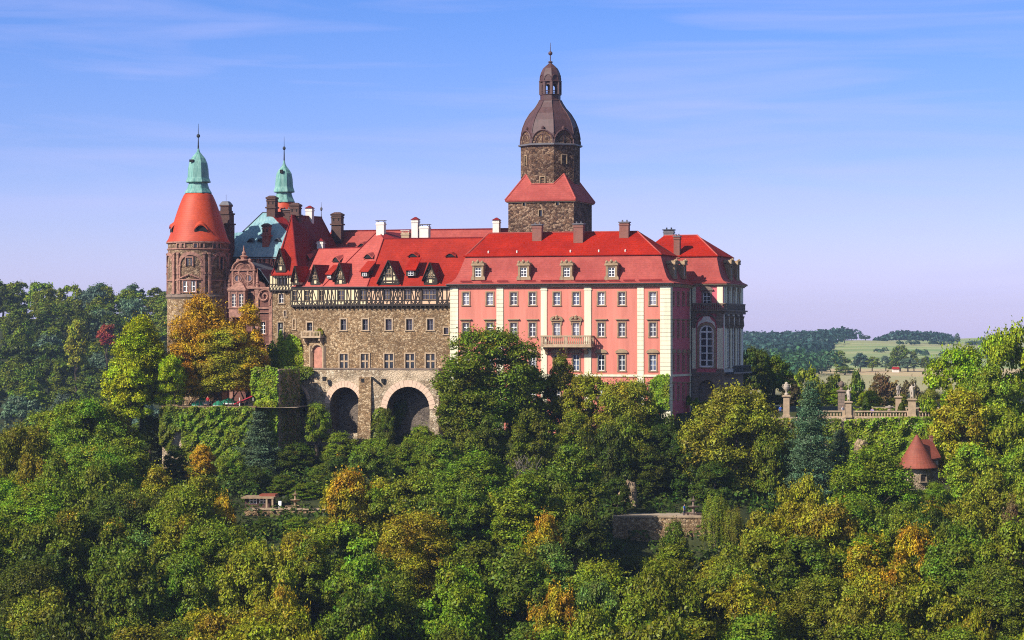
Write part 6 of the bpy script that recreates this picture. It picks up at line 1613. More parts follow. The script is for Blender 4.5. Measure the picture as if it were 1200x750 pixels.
# ---- trees behind the statue terrace and below the far fields
BK = [(884, 408, 44, 'dark green', 440, 'dark tree touching the right wall of the end pavilion'), (905, 418, 48, 'deep green', 448, 'deep green tree second from the end pavilion'), (925, 440, 34, 'brownish', 470, 'brownish green tree behind the single urn pillar'),
 (945, 432, 44, 'olive green', 520, 'olive tree behind the spruce tip'), (975, 440, 40, 'deep green', 560, 'deep green tree behind the dark pillar'), (1004, 436, 26, 'deep green', 590, 'rounded dark green tree between dark pillar and left statue'),
 (1036, 440, 46, 'brownish', 560, 'brownish green tree between the statues'), (1068, 446, 40, 'brownish', 570, 'brown green tree behind the right pair of statues'), (1018, 458, 44, 'yellow green', 470, 'yellow green tree behind the dark yew cone'),
 (985, 455, 40, 'yellow green', 455, 'yellow green tree behind the left statue'), (1090, 455, 34, 'olive green', 500, 'olive tree right of the statues'), (1052, 462, 30, 'olive green', 470, 'small olive tree between the two right statues'), (900, 462, 50, 'dark green', 432, 'dark green hedge tree behind the urn pillar'), (1105, 468, 34, 'mid green', 440, 'green tree at the right end of the balustrade')]
for px, pt, w_, c, Y, lb in BK: ptree(px, pt, w_, Y, c, 'd' if Y < 520 else 'f', rnd=rl, label=lb)
# ---- tree belt in front of the green hill and single trees on it
BELT = [(985, 410, 26, 1450, 'mid green', 'leftmost rounded tree of the field edge belt'), (1008, 414, 24, 1480, 'blue green', 'second tree of the field edge belt'), (1022, 418, 16, 1500, 'mid green', 'small tree in the gap of the field edge belt'), (1038, 417, 14, 1500, 'blue green', 'small rounded tree left of the tall field edge tree'), (1055, 405, 24, 1490, 'deep green', 'tallest tree of the belt along the far field'), (1071, 410, 14, 1490, 'mid green', 'open crowned tree right of the tallest field edge tree'), (1064, 420, 22, 1480, 'blue green', 'low broad tree under the open crowned field edge tree'), (1084, 418, 15, 1490, 'deep green', 'dark round tree standing alone at the field edge'), (1099, 418, 17, 1490, 'mid green', 'last round tree of the field edge before the tall green trees'), (1046, 425, 18, 1490, 'deep green', 'low tree beside the red farm roof'),
 (975, 396, 12, 2600, 'blue green', 'small round tree on the skyline left of the hilltop wood'), (1014, 393, 12, 2550, 'blue green', 'single dark tree on the skyline beside the hilltop wood'), (1122, 390, 9, 2600, 'blue green', 'tiny tree on the skyline right of the hilltop wood'), (1152, 395, 11, 2300, 'blue green', 'dark tree on the far hill left of the tall right hand tree'), (1165, 391, 8, 2700, 'blue green', 'tiny skyline tree beside the tall right hand tree'), (990, 430, 30, 1400, 'mid green', 'low wide tree at the left end of the field edge'), (960, 425, 30, 1420, 'blue green', 'wide hazy tree above the spruce')]
for px, pt, w_, Y, c, lb in BELT: ptree(px, pt, w_, Y, c, 'f', rnd=rl, label=lb)
# far woods (each reads as one mass)
def far_wood(name, pts, label, seed, leaf=2.2, h=(9, 15), col=(.032, .075, .055)):
    rs = np.random.RandomState(seed); Cs, Ns = [], []
    for (x, Y, r, H) in pts:
        k = 60; d = rs.normal(size=(k, 3)); d /= np.linalg.norm(d, axis=1, keepdims=True); d[:, 2] = np.abs(d[:, 2])
        g_ = float(ground(x, Y)); c = np.array([x, Y, g_ + H*.35]); Cs.append(c + d*np.array([r, r, H*.65])*rs.uniform(.75, 1.05, (k, 1))); Ns.append(d + rs.normal(size=(k, 3))*.5)
    me = leaf_mesh(name, np.concatenate(Cs), np.concatenate(Ns), leaf, rs, .8); o = bpy.data.objects.new(name, me); COL.objects.link(o); o.color = (*col, 0)
    tag(o, label, None, None, 'stuff'); return o
rs = np.random.RandomState(3); pts = []
for i in range(520):
    px = rs.uniform(860, 1003); Y = rs.uniform(1750, 2900); 
    if px > 975 and Y < 2300: pass
    if px > 930 + (Y-1750)/1150*70 + 12: continue
    pts.append(((px-600)*Y/FPX, Y, rs.uniform(7, 11), rs.uniform(9, 13)))
far_wood('distant_woodland', pts, 'bluish mass of far woodland left of the green hill', 8, 3.0)
pts = []
for i in range(150):
    px = rs.uniform(1030, 1112); Y = rs.uniform(2650, 2900); hh = 13 - 7*abs((px-1078)/42)**3
    pts.append(((px-600)*Y/FPX, Y, rs.uniform(6, 9), hh*rs.uniform(.8, 1.05)))
far_wood('hilltop_wood', pts, 'dark wood along the top of the far green hill', 9, 2.6)
pts = []
for i in range(160):
    px = rs.uniform(870, 1000); Y = rs.uniform(1150, 1500)
    if px > 915 + (Y-1150)/350*75: continue
    pts.append(((px-600)*Y/FPX, Y, rs.uniform(5, 8), rs.uniform(9, 14)))
far_wood('valley_wood', pts, 'hazy green wood in the valley beyond the park', 10, 2.2, col=(.05, .12, .045))
# drop what other trees hide completely (nothing of it shows in the photograph)
GXn, GYn = 300, 188
cov = np.zeros((GYn, GXn), bool); keep = []
yy_, xx_ = np.mgrid[0:GYn, 0:GXn]
for d in sorted(TREES, key=lambda d: d['Y']):
    cx_ = (600 + d['x']/d['Y']*FPX)/4; r = d['rad']/d['Y']*FPX/4*.92
    t_, b_ = (400 - d['top']/d['Y']*FPX)/4, (400 - d['bot']/d['Y']*FPX)/4; cy_ = (t_+b_)/2; ry = max(1.0, (b_-t_)/2)
    ins = ((xx_-cx_)/max(r, 1.0))**2 + ((yy_-cy_)/ry)**2 < 1
    d['vis'] = int((ins & ~cov).sum()); d['fr'] = d['vis']/max(1, int(ins.sum())); cov |= ((xx_-cx_)/max(r*.9, .8))**2 + ((yy_-cy_)/(ry*.93))**2 < 1
    keep.append(d)
auto = [d for d in TREES if not d['label']]
auto.sort(key=lambda d: (d['vis'] if d['fr'] > .10 else 0))
nb_ = len([d for d in TREES if d['kind'] in 'dfb'])
drop = [d for d in auto if d['vis'] < 12 or d['fr'] < .08]
for d in auto:
    if nb_ - len(drop) <= 292: break
    if d not in drop: drop.append(d)
for d in drop:
    for ch in list(d['o'].children): bpy.data.objects.remove(ch)
    bpy.data.objects.remove(d['o']); TREES.remove(d)
print('dropped', len(drop), 'left', len(TREES))
# undergrowth between the trunks
rs = np.random.RandomState(12); Cs, Ns = [], []
for i in range(2600):
    Y = rs.uniform(240, 396); x = rs.uniform(-.21, .21)*Y
    if Y > float(ystep(x)) - 2.5: continue
    r = rs.uniform(1.2, 2.6); g_ = float(ground(x, Y)); px = 600+x/Y*FPX; py = 400-(g_+r)/Y*FPX
    if 725 < px < 885 and 350.5 < Y < 357: continue
    if 280 < px < 390 and 370.5 < Y < 376: continue
    k = int(26*r*r*.8)+20; d = rs.normal(size=(k, 3)); d /= np.linalg.norm(d, axis=1, keepdims=True); d[:, 2] = np.abs(d[:, 2])
    Cs.append(np.array([x, Y, g_-.2]) + d*np.array([r, r, r*.9])*rs.uniform(.75, 1.05, (k, 1))); Ns.append(d + np.array([0, 0, .3]) + rs.normal(size=(k, 3))*.5)
me = leaf_mesh('undergrowth', np.concatenate(Cs), np.concatenate(Ns), .5, rs, .8); o = bpy.data.objects.new('undergrowth', me); COL.objects.link(o); o.color = (.060, .095, .012, 0)
tag(o, 'dense green undergrowth on the slope between the trees', None, None, 'stuff')
pts = []
for i in range(150):
    q = i % 3; Y = (1760, 2050, 2380)[q]; px = rs.uniform((1000, 1010, 1040)[q], 1215); Y2 = Y + (px-1100)*(1.2, -1.6, .8)[q]
    if math.sin(px*.16 + q*2) > .35: continue
    pts.append(((px-600)*Y2/FPX, Y2, rs.uniform(2, 4), rs.uniform(2.5, 5)))
far_wood('field_hedges', pts, 'thin hedge lines dividing the pale fields of the far hill', 14, 1.6, col=(.05, .09, .04))
# the wood goes on to both sides of the view
rs = np.random.RandomState(27); Cs, Ns = [], []
for i in range(620):
    Y = rs.uniform(235, 405); sg = rs.choice([-1, 1]); x = sg*rs.uniform(.222, .36)*Y; r = rs.uniform(3.2, 5.2); H = rs.uniform(10, 15); g_ = float(ground(x, Y))
    for q in range(3):
        c = np.array([x + rs.normal()*r*.4, Y + rs.normal()*r*.4, g_ + H*(.45 + .2*q)]); k = 150; d = rs.normal(size=(k, 3)); d /= np.linalg.norm(d, axis=1, keepdims=True)
        Cs.append(c + d*np.array([r*.75, r*.75, H*.24])*rs.uniform(.75, 1.08, (k, 1))); Ns.append(d + np.array([0, 0, .3]) + rs.normal(size=(k, 3))*.5)
me = leaf_mesh('woodland', np.concatenate(Cs), np.concatenate(Ns), .62, rs, .8); o = bpy.data.objects.new('woodland', me); COL.objects.link(o); o.color = (.13, .17, .012, .12)
tag(o, 'continuation of the broadleaf wood at both ends of the slope', None, None, 'stuff')
# leafless tree
def bare_tree(px, pt, pb, wpx, Y, label, mat='twig', n=60, seed=3):
    rb = random.Random(seed); w = P(px, pt, Y); gz_ = float(ground(w.x, Y)); H = w.z - gz_
    root = bpy.data.objects.new('bare_tree', None); COL.objects.link(root); root.location = (w.x, Y, gz_); tag(root, label, 'tree')
    BASE[root.name] = (Vector((w.x, Y, gz_)), WORLD)
    s = MB(); s.tube([(w.x, Y, gz_-1), (w.x+.2, Y, gz_+H*.4), (w.x-.2, Y, gz_+H*.7)], [.3, .22, .1], 6); s.build('trunk', M[mat], root)
    s = MB(); rr = wpx/2*Y/FPX
    for i in range(n):
        a = rb.uniform(0, 6.28); z = gz_ + H*rb.uniform(.3, .7); q = rb.uniform(.3, 1)
        p0 = Vector((w.x, Y, z)); p1 = p0 + Vector((math.cos(a)*rr*q*.6, math.sin(a)*rr*q*.6, H*.16)); p2 = Vector((w.x + math.cos(a)*rr*q, Y + math.sin(a)*rr*q, min(gz_+H, z+H*rb.uniform(.2, .4))))
        s.tube([p0, p1, p2], [.12, .08, .03], 4)
        for k in range(3): p3 = p1.lerp(p2, rb.random()); s.tube([p3, p3 + Vector((rb.uniform(-.8, .8), rb.uniform(-.8, .8), rb.uniform(.5, 1.6)))], [.045, .02], 3)
    s.build('branches', M[mat], root)
bare_tree(616, 541, 620, 34, 346, 'leafless grey tree standing among green crowns below the pink wing')
bare_tree(1182, 594, 640, 34, 330, 'leafless brownish tree near the right edge', seed=6)
# ================================================================ IVY (climbing plants on walls)
def ivy(label, fr, pts2, v, n, depth=.5, color='deep green', leaf=.36, seed=1, name='ivy', clump=1.2, cat='ivy'):
    """pts2: outline polygon in (u,z) of the frame; leaves spread over a lumpy mat standing off the wall at v"""
    rs = np.random.RandomState(seed); pg = np.array(pts2); lo, hi = pg.min(0), pg.max(0)
    area = (hi-lo).prod(); P_ = []
    while len(P_) < n:
        q = rs.uniform(lo, hi, (n, 2)); ins = np.zeros(len(q), bool); j = len(pg)-1
        for i in range(len(pg)):
            c = ((pg[i,1] > q[:,1]) != (pg[j,1] > q[:,1])) & (q[:,0] < (pg[j,0]-pg[i,0])*(q[:,1]-pg[i,1])/(pg[j,1]-pg[i,1]+1e-9)+pg[i,0]); ins ^= c; j = i
        P_ += list(q[ins])
    q = np.array(P_[:n]); 
    ph = (q[:,0]/clump*2.1 + np.sin(q[:,1]/clump*1.3)*1.2, q[:,1]/clump*2.6 + np.sin(q[:,0]/clump*1.7)*1.5)
    d = depth*(.35 + .65*np.clip(np.sin(ph[0])*np.cos(ph[1])*.6+.5, 0, 1)) * rs.uniform(.7, 1.05, n)
    dz = np.cos(ph[1])*.8
    W_ = np.array([list(fr.w(a, v - k, b)) for (a, b), k in zip(q, d)])
    nrm = np.array([list(fr.w(0, -1, 0) - fr.w(0, 0, 0))]); N = nrm + np.stack([rs.normal(size=n)*.5, rs.normal(size=n)*.4, .55 + rs.normal(size=n)*.45], 1)
    c = W_.mean(0); base = Vector((c[0], c[1], W_[:,2].min()))
    me = leaf_mesh(name, W_ - np.array(base), N, leaf, rs, .8)
    o = bpy.data.objects.new(name, me); COL.objects.link(o); o.location = base; o.color = (*PAL[color], 0)
    tag(o, label, cat); return o
def boxuz(fr, px0, px1, py0, py1, v):
    u0, u1 = fr.U(px0, v), fr.U(px1, v); z = lambda py, u: fr.Z(py, u, v)
    return [(u0, z(py1, u0)), (u1, z(py1, u1)), (u1, z(py0, u1)), (u0, z(py0, u0))]
def outl(fr, pts, v): return [(fr.U(a, v), fr.Z(b, fr.U(a, v), v)) for a, b in pts]
FCi = frame_at(W3, 33); LTv = LT
ivy('bright green ivy climbing the rubble wall right of the gable house', FD, outl(FD, [(325.5, 440), (326, 402), (330, 384), (334, 400), (340, 392), (346, 393), (352, 398), (356, 410), (357, 440)], -.3), -.3, 2600, .6, 'yellow green', .34, 2)
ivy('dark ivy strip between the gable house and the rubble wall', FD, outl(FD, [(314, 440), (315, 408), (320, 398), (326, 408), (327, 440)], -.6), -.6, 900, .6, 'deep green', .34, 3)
ivy('deep green ivy hanging over the terrace parapet above the left arch', LT, outl(LT, [(296, 455), (296, 431), (330, 430), (368, 430), (371, 436), (362, 443), (352, 449), (345, 452), (333, 455), (322, 470), (300, 470)], -.15), -.15, 3000, .9, 'deep green', .36, 4)
ivy('ivy on the left jamb of the great right hand arch', FM, outl(FM, [(437, 530), (436, 492), (441, 480), (449, 477), (455, 486), (457, 510), (456, 530)], Vf), Vf-.05, 900, .9, 'deep green', .36, 5)
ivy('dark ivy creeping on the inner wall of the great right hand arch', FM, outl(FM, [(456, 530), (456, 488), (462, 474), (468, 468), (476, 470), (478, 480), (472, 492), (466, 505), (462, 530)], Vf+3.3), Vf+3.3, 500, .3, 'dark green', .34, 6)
ivy('green ivy on the lower right corner of the pink palace wing', FM, outl(FM, [(762, 480), (763, 446), (770, 440), (784.5, 438), (784.5, 480)], -.02), -.13, 1500, .45, 'fresh green', .34, 7)
ivy('ivy growing around the small balcony of the rubble wall', FCi, outl(FCi, [(369, 397), (370, 386), (376, 384), (380, 390), (378, 397)], -.1), -.1, 160, .3, 'olive green', .3, 8)
# ================================================================ LEFT TERRACE with its ivy wall, parasols and awning
Yl = 399.0; FL = Frame(245, Yl, 6)
zT = FL.Z(477.5)
ul0, ul1 = FL.U(190), FL.U(299)
s = MB(); s.box(ul0, ul1, 0, 1.0, -27, zT)
lw_ = empty('terrace_wall', FL, (ul0+ul1)/2, .5, -27, 'tall terrace wall covered by ivy below the green parasols', 'wall')
s.build('wall', M['rub_l'], lw_); s = MB(); s.box(ul0-.1, ul1+.1, -.15, 1.1, zT+.003, zT+.22); s.build('coping', M['rub'], lw_)
s = MB(); s.poly([tuple(FL.w(ul0, .9, zT-.02)), tuple(FL.w(ul1+6, .9, zT-.02)), tuple(FL.w(ul1+6, 32, zT-.02)), tuple(FL.w(ul0, 32, zT-.02))]); 
o = s.build('terrace_floor', M['paving']); tag(o, 'pale paved floor of the castle terrace', None, None, 'structure')
ivy('broad curtain of light green ivy on the tall terrace wall below the parasols', FL, outl(FL, [(216, 562), (214, 520), (212, 484), (217, 478.5), (228, 475.8), (240, 478), (262, 475.5), (275, 478), (290, 475.5), (299, 479), (299, 562)], 0), 0, 9500, 1.0, 'mid green', .38, 11, clump=1.0)
ivy('dark green ivy at the left end of the tall terrace wall', FL, outl(FL, [(188, 520), (188, 477), (200, 475.5), (214, 477.5), (216, 500), (206, 508), (198, 530)], 0), 0, 1600, 1.0, 'deep green', .38, 12)
# ivy covered bastion
FBv = Frame(315, 401, 17); zb1 = FBv.Z(433)
bs = empty('ivy_bastion', FBv, 0, 2, -26, 'square bastion wall wrapped in ivy right of the terrace awning', 'wall')
u0_, u1_ = FBv.U(298.5), FBv.U(326)
s = MB(); s.box(u0_, u1_, .3, 9, -26, zb1); s.build('wall', M['rub_l'], bs)
ivy('bright green ivy covering the front of the square bastion', FBv, outl(FBv, [(296, 560), (296, 433), (301, 429.5), (308, 431.5), (316, 428.5), (323, 431), (327, 432), (327, 560)], .3), .3, 5200, 1.0, 'fresh green', .36, 13, clump=1.3)
ivy('yellow green creeper low on the front of the square bastion', FBv, outl(FBv, [(296, 486), (300, 470), (312, 466), (326, 470), (324, 478), (312, 482), (302, 494)], -.4), -.5, 1100, .6, 'yellow green', .34, 14)
def sidefr(px, Y, deg): return Frame(px, Y, deg)
FBs = frame_at(FBv.w(u1_, .3), 17-90)
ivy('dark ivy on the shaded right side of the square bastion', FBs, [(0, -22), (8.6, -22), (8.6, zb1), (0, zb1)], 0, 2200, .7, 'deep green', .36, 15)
# parasols
def parasol(px, pt, Yp, wpx, label):
    w = P(px, pt, Yp); r = wpx/2*Yp/FPX; zf = zT
    root = bpy.data.objects.new('parasol', None); COL.objects.link(root); root.location = (w.x, Yp, zf)
    tag(root, label, 'parasol', 'green parasols on the castle terrace'); BASE[root.name] = (Vector((0, 0, 0)), WORLD)
    h = w.z - zf
    s = MB(); s.lathe((0, 0), [(.04, .1), (.04, h)], 8); s.lathe((0, 0), [(.38, .0), (.36, .1), (.06, .13)], 12); s.build('pole', M['white_r'], root)
    s = MB(); n = 8; rg = []
    for q, z in ((1, h-.75), (1, h-.55), (.55, h-.22), (.12, h), (.03, h+.05)): rg.append([(r*q*math.cos(2*math.pi*i/n), r*q*math.sin(2*math.pi*i/n), z) for i in range(n)])
    s.rings(rg, cap0=False); s.build('canopy', M['green_c'], root)
    s = MB(); rg = [[(r*q*math.cos(2*math.pi*i/n), r*q*math.sin(2*math.pi*i/n), z) for i in range(n)] for q, z in ((1.01, h-.92), (1.01, h-.74))]; s.rings(rg, cap0=False, cap1=False); s.build('valance', M['white'], root)
for px, pt, Yp, w_, lb in ((196, 466.5, 403, 17, 'leftmost green parasol, half hidden by the bright yellow green tree'), (231, 469.5, 404, 15, 'second green parasol from the left under the amber tree'), (238, 466, 407, 20, 'third green parasol from the left on the castle terrace'), (256, 469.5, 404, 14, 'green parasol right of the terrace middle with white edge'), (267.5, 466.5, 406, 20, 'rightmost green parasol beside the red awning')):
    parasol(px, pt, Yp, w_, lb)
# red awning with a dark bar hut
aw2 = empty('bar_awning', FL, FL.U(287, 3), 3, zT, 'crimson lean-to awning over a dark terrace bar at the ivy bastion', 'awning')
ua_, ub_ = FL.U(275.5, 3), FL.U(297, 3)
s = MB(); s.prism([(ua_, 2.0, FL.Z(474, ua_, 3)), (ub_, 2.0, FL.Z(464.5, ub_, 3)), (ub_, 5.5, FL.Z(464.5, ub_, 3)), (ua_, 5.5, FL.Z(474, ua_, 3))], (0, 0, .14)); s.build('awning_cloth', M['red_c'], aw2)
s = MB(); s.box(FL.U(281, 3), ub_-.1, 2.6, 5.3, zT, FL.Z(472.2, ub_, 3)); s.build('hut', M['dark'], aw2)
s = MB()
for u in (FL.U(280.6, 2.1), FL.U(296.5, 2.1)): s.box(u-.05, u+.05, 2.1, 2.2, zT, FL.Z(472.5 if u < 0 else 466, u, 2.1))
s.build('post', M['white_r'], aw2)
# terrace parapet with benches
s = MB()
for i in range(22): u = ul0+.6+i*(ul1-ul0-1)/21; s.box(u-.05, u+.05, .3, .4, zT+.222, zT+.95)
s.box(ul0, ul1, .28, .42, zT+.952, zT+1.03); o = s.build('terrace_railing', M['timber'], None)
o.location = FL.w(0, 0); o.rotation_euler = (0, 0, -FL.a); tag(o, 'dark low railing along the edge of the castle terrace', 'railing')
# ================================================================ LOWER LEFT TERRACE
Yn = 370.0; FN = Frame(330, Yn, 4); zN = FN.Z(597.5)
nw = empty('garden_terrace_wall', FN, 0, .4, -32, 'small pale edged garden terrace wall in the wood', 'wall')
n0, n1 = FN.U(286), FN.U(382)
s = MB(); s.box(n0, n1, 0, .6, -32, zN); s.build('wall', M['rub'], nw); s = MB(); s.box(n0-.1, n1+.1, -.12, .7, zN+.003, zN+.25); s.build('coping', M['sand_l'], nw)
s = MB(); s.poly([tuple(FN.w(n0, .5, zN-.02)), tuple(FN.w(n1, .5, zN-.02)), tuple(FN.w(n1, 13, zN-.02)), tuple(FN.w(n0, 13, zN-.02))]); o = s.build('garden_floor', M['paving']); tag(o, 'pale garden terrace floor', None, None, 'structure')
hu_ = empty('garden_kiosk', FN, FN.U(302, 4), 4, zN, 'low flat roofed garden kiosk with white window grids on the small lower terrace', 'kiosk')
ka, kb = FN.U(287, 3), FN.U(317.5, 3); zk_ = FN.Z(584, ka, 3)
s = MB(); s.wall((ka, 3), (kb, 3), zN, zk_, [(ka*0+.7+i*1.45, .7+i*1.45+.95, zN+.7, zN+1.45) for i in range(2)], .3)
s.box(ka, kb, 3.35, 7, zN, zk_-.05); s.build('wall', M['brick_d'], hu_)
s = MB(); s.box(ka-.4, kb+.5, 2.3, 7.3, zk_, zk_+.22); s.build('roof', M['sand'], hu_)
s = MB(); s.box((ka+kb)/2+.0, kb+.4, 4.2, 7.2, zk_+.224, zk_+.5); s.build('roof_planting', M['brownt'], hu_)
for i in range(2): put_window(hu_, ka+1.175+i*1.45-.0, 3, zN+.7, 0, w=.95, h=.75, nx=2, nz=2, sw=.06, trim='white', fw=.07, bar=.07, sill=False, fy=.05)
s = MB()
for u in (ka+1.6*2, kb+.3): s.box(u-.12, u+.12, 2.4, 2.62, zN, zk_)
s.build('post', M['sand_l'], hu_)
def fountain(root_label, fr, u, v, z, sc, mats, name='fountain', tall=True):
    root = empty(name, fr, u, v, z, root_label, 'fountain')
    s = MB(); s.lathe((u, v), [(1.5*sc, z), (1.6*sc, z+.45*sc), (1.7*sc, z+.5*sc), (1.4*sc, z+.5*sc), (1.35*sc, z+.3*sc)], 20); s.build('basin', mats, root)
    s = MB(); s.lathe((u, v), [(.3*sc, z+.3*sc), (.2*sc, z+.6*sc), (.22*sc, z+1.15*sc), (.8*sc, z+1.4*sc), (.85*sc, z+1.48*sc), (.25*sc, z+1.46*sc), (.16*sc, z+1.6*sc), (.15*sc, z+2.1*sc), (.5*sc, z+2.3*sc), (.52*sc, z+2.36*sc), (.1*sc, z+2.4*sc), (.05*sc, z+2.9*sc)], 16); s.build('column', mats, root)
fountain('round sandstone fountain on the small lower terrace', FN, FN.U(346, 2.2), 2.2, zN-.01, .9, M['sand'])
s = MB(); u = FN.U(327.8, 1.5); s.prism([(u-.22, 1.5, zN+.5), (u+.22, 1.5, zN+.5), (u+.22, 1.65, zN+1.15), (u-.22, 1.65, zN+1.15)], (0, .05, 0)); s.box(u-.03, u+.03, 1.6, 1.66, zN-.02, zN+.52)
s_ = [(a, b, c) for a, b, c in s.v]; s.box(u-.22, u-.17, 1.5, 1.56, zN-.02, zN+.5); s.box(u+.17, u+.22, 1.5, 1.56, zN-.02, zN+.5)
s.v = [(a-u, b-1.55, c-zN) for a, b, c in s.v]
o = s.build('notice_board', M['white'], None); o.location = FN.w(u, 1.55, zN); o.rotation_euler = (0, 0, -FN.a); tag(o, 'small white board on the lower terrace left of the round fountain', 'board')
# ================================================================ LOWER RETAINING WALL (middle) with its terrace
Ym = 350.0; FR = Frame(775, Ym, 3); zM = FR.Z(606.5)
rw = empty('retaining_wall', FR, 0, .5, -38, 'sunlit rubble retaining wall in the middle of the wooded slope', 'wall')
r0_, r1_ = FR.U(718), FR.U(842)
s = MB(); s.rectrings([(r0_, r1_, -1.0, 1.2, -38), (r0_, r1_, 0, 1.2, zM)]); s.build('wall', M['rub'], rw); s = MB(); s.box(r0_, r1_, -.12, 1.3, zM+.003, zM+.22); s.build('coping', M['sand_l'], rw)
s = MB(); s.poly([tuple(FR.w(r0_, 1.1, zM-.03)), tuple(FR.w(r1_, 1.1, zM-.03)), tuple(FR.w(r1_, 16, zM-.03)), tuple(FR.w(r0_, 16, zM-.03))]); o = s.build('middle_terrace_floor', M['paving']); tag(o, 'shaded terrace floor above the retaining wall', None, None, 'structure')
fountain('grey two tiered stone fountain on the shaded terrace above the retaining wall', FR, FR.U(812.5, 3.5), 3.5, zM-.02, .92, M['sand_g'])
# rock face at the back of that terrace
rs = np.random.RandomState(15); s = MB(); c0 = P(737, 590, 362); gz0 = zM-.5
bmr = bmesh.new(); bmesh.ops.create_icosphere(bmr, subdivisions=4, radius=1.0)
from mathutils import noise as mnoise
for v in bmr.verts:
    d = v.co.copy(); f = 1 + .28*mnoise.noise(d*1.7) + .12*mnoise.noise(d*5) + .05*mnoise.noise(d*12); v.co = Vector((d.x*1.5*f, d.y*1.6*f, d.z*3.9*f))
me = bpy.data.meshes.new('rock_outcrop'); bmr.to_mesh(me); bmr.free(); me.materials.append(rubble('pale_rock', (.40, .28, .16), (.62, .46, .27), (.20, .13, .08), (.10, .07, .05), sc=1.2, mw=.22))
o = bpy.data.objects.new('rock_outcrop', me); COL.objects.link(o); o.location = (c0.x, 363, zM+.2); tag(o, 'sunlit pale rock outcrop behind the retaining wall terrace', 'rock')
s = MB(); q = Frame(1012, 385, 0)
bmr = bmesh.new(); bmesh.ops.create_icosphere(bmr, subdivisions=3, radius=1.0)
for v in bmr.verts:
    d = v.co.copy(); f = 1 + .3*mnoise.noise(d*1.7+Vector((3,1,2))) + .12*mnoise.noise(d*5); v.co = Vector((d.x*1.5*f, d.y*.9*f, d.z*1.9*f))
me2 = bpy.data.meshes.new('rock_outcrop'); bmr.to_mesh(me2); bmr.free(); me2.materials.append(me.materials[0])
for px, py, Yq, lb in ((352, 527, 398, 'pale rock patch in the shade below the left terrace arch'), (1009, 520, 395, 'grey rock patch in the ivy below the statue terrace')):
    c = P(px, py, Yq); o = bpy.data.objects.new('rock_outcrop', me2); COL.objects.link(o); o.location = c - Vector((0, 0, 1)); o.scale = (.7, .7, 1.0); tag(o, lb, 'rock')
# ================================================================ STATUE TERRACE (right)
Yt = 402.0; FS2 = Frame(1040, Yt, 8); zS = FS2.Z(489.5)
sw2 = empty('statue_terrace_wall', FS2, 0, .5, -30, 'high terrace wall under the balustrade with the statues', 'wall')
s0, s1 = FS2.U(880), FS2.U(1112)
s = MB(); s.box(s0, s1, 0, 1.0, -30, zS); s.build('wall', M['rub_l'], sw2)
def balustrade(fr, u0, u1, v, z, label, hgt=1.05):
    root = empty('balustrade', fr, (u0+u1)/2, v, z, label, 'balustrade')
    s = MB(); s.box(u0, u1, v-.18, v+.18, z, z+.2); s.build('plinth', M['sand_l'], root)
    s = MB(); s.box(u0, u1, v-.2, v+.2, z+hgt-.2, z+hgt); s.build('handrail', M['sand_l'], root)
    s = MB(); n = int((u1-u0)/.42)
    for i in range(n):
        u = u0 + (i+.5)*(u1-u0)/n; s.lathe((u, v), [(.08, z+.2), (.14, z+.42), (.06, z+.75), (.09, z+hgt-.2)], 6)
    s.build('balusters', M['sand_l'], root)
    s = MB()
    k = max(1, int((u1-u0)/5))
    for i in range(k+1): u = u0+.2+(u1-u0-.4)*i/k; s.box(u-.22, u+.22, v-.225, v+.225, z+.004, z+hgt+.03)
    s.build('pier', M['sand_l'], root)
balustrade(FS2, FS2.U(958, .4), FS2.U(990, .4), .4, zS, 'short sandstone balustrade between spruce and left statue')
balustrade(FS2, FS2.U(998, .4), FS2.U(1066, .4), .4, zS, 'sandstone balustrade between the left and the right statue pillar')
balustrade(FS2, FS2.U(1072.5, .4), FS2.U(1108, .4), .4, zS, 'sandstone balustrade right of the right statue pillar')
ivy('thick bright green ivy covering the terrace wall below the statues', FS2, outl(FS2, [(985, 560), (990, 492), (1040, 489), (1108, 488), (1110, 560)], 0), 0, 9000, 1.5, 'fresh green', .38, 21, clump=1.5)
ivy('dark green ivy on the terrace wall behind the spruce', FS2, outl(FS2, [(900, 545), (900, 489), (985, 491), (988, 560)], 0), 0, 3500, 1.0, 'deep green', .38, 22)
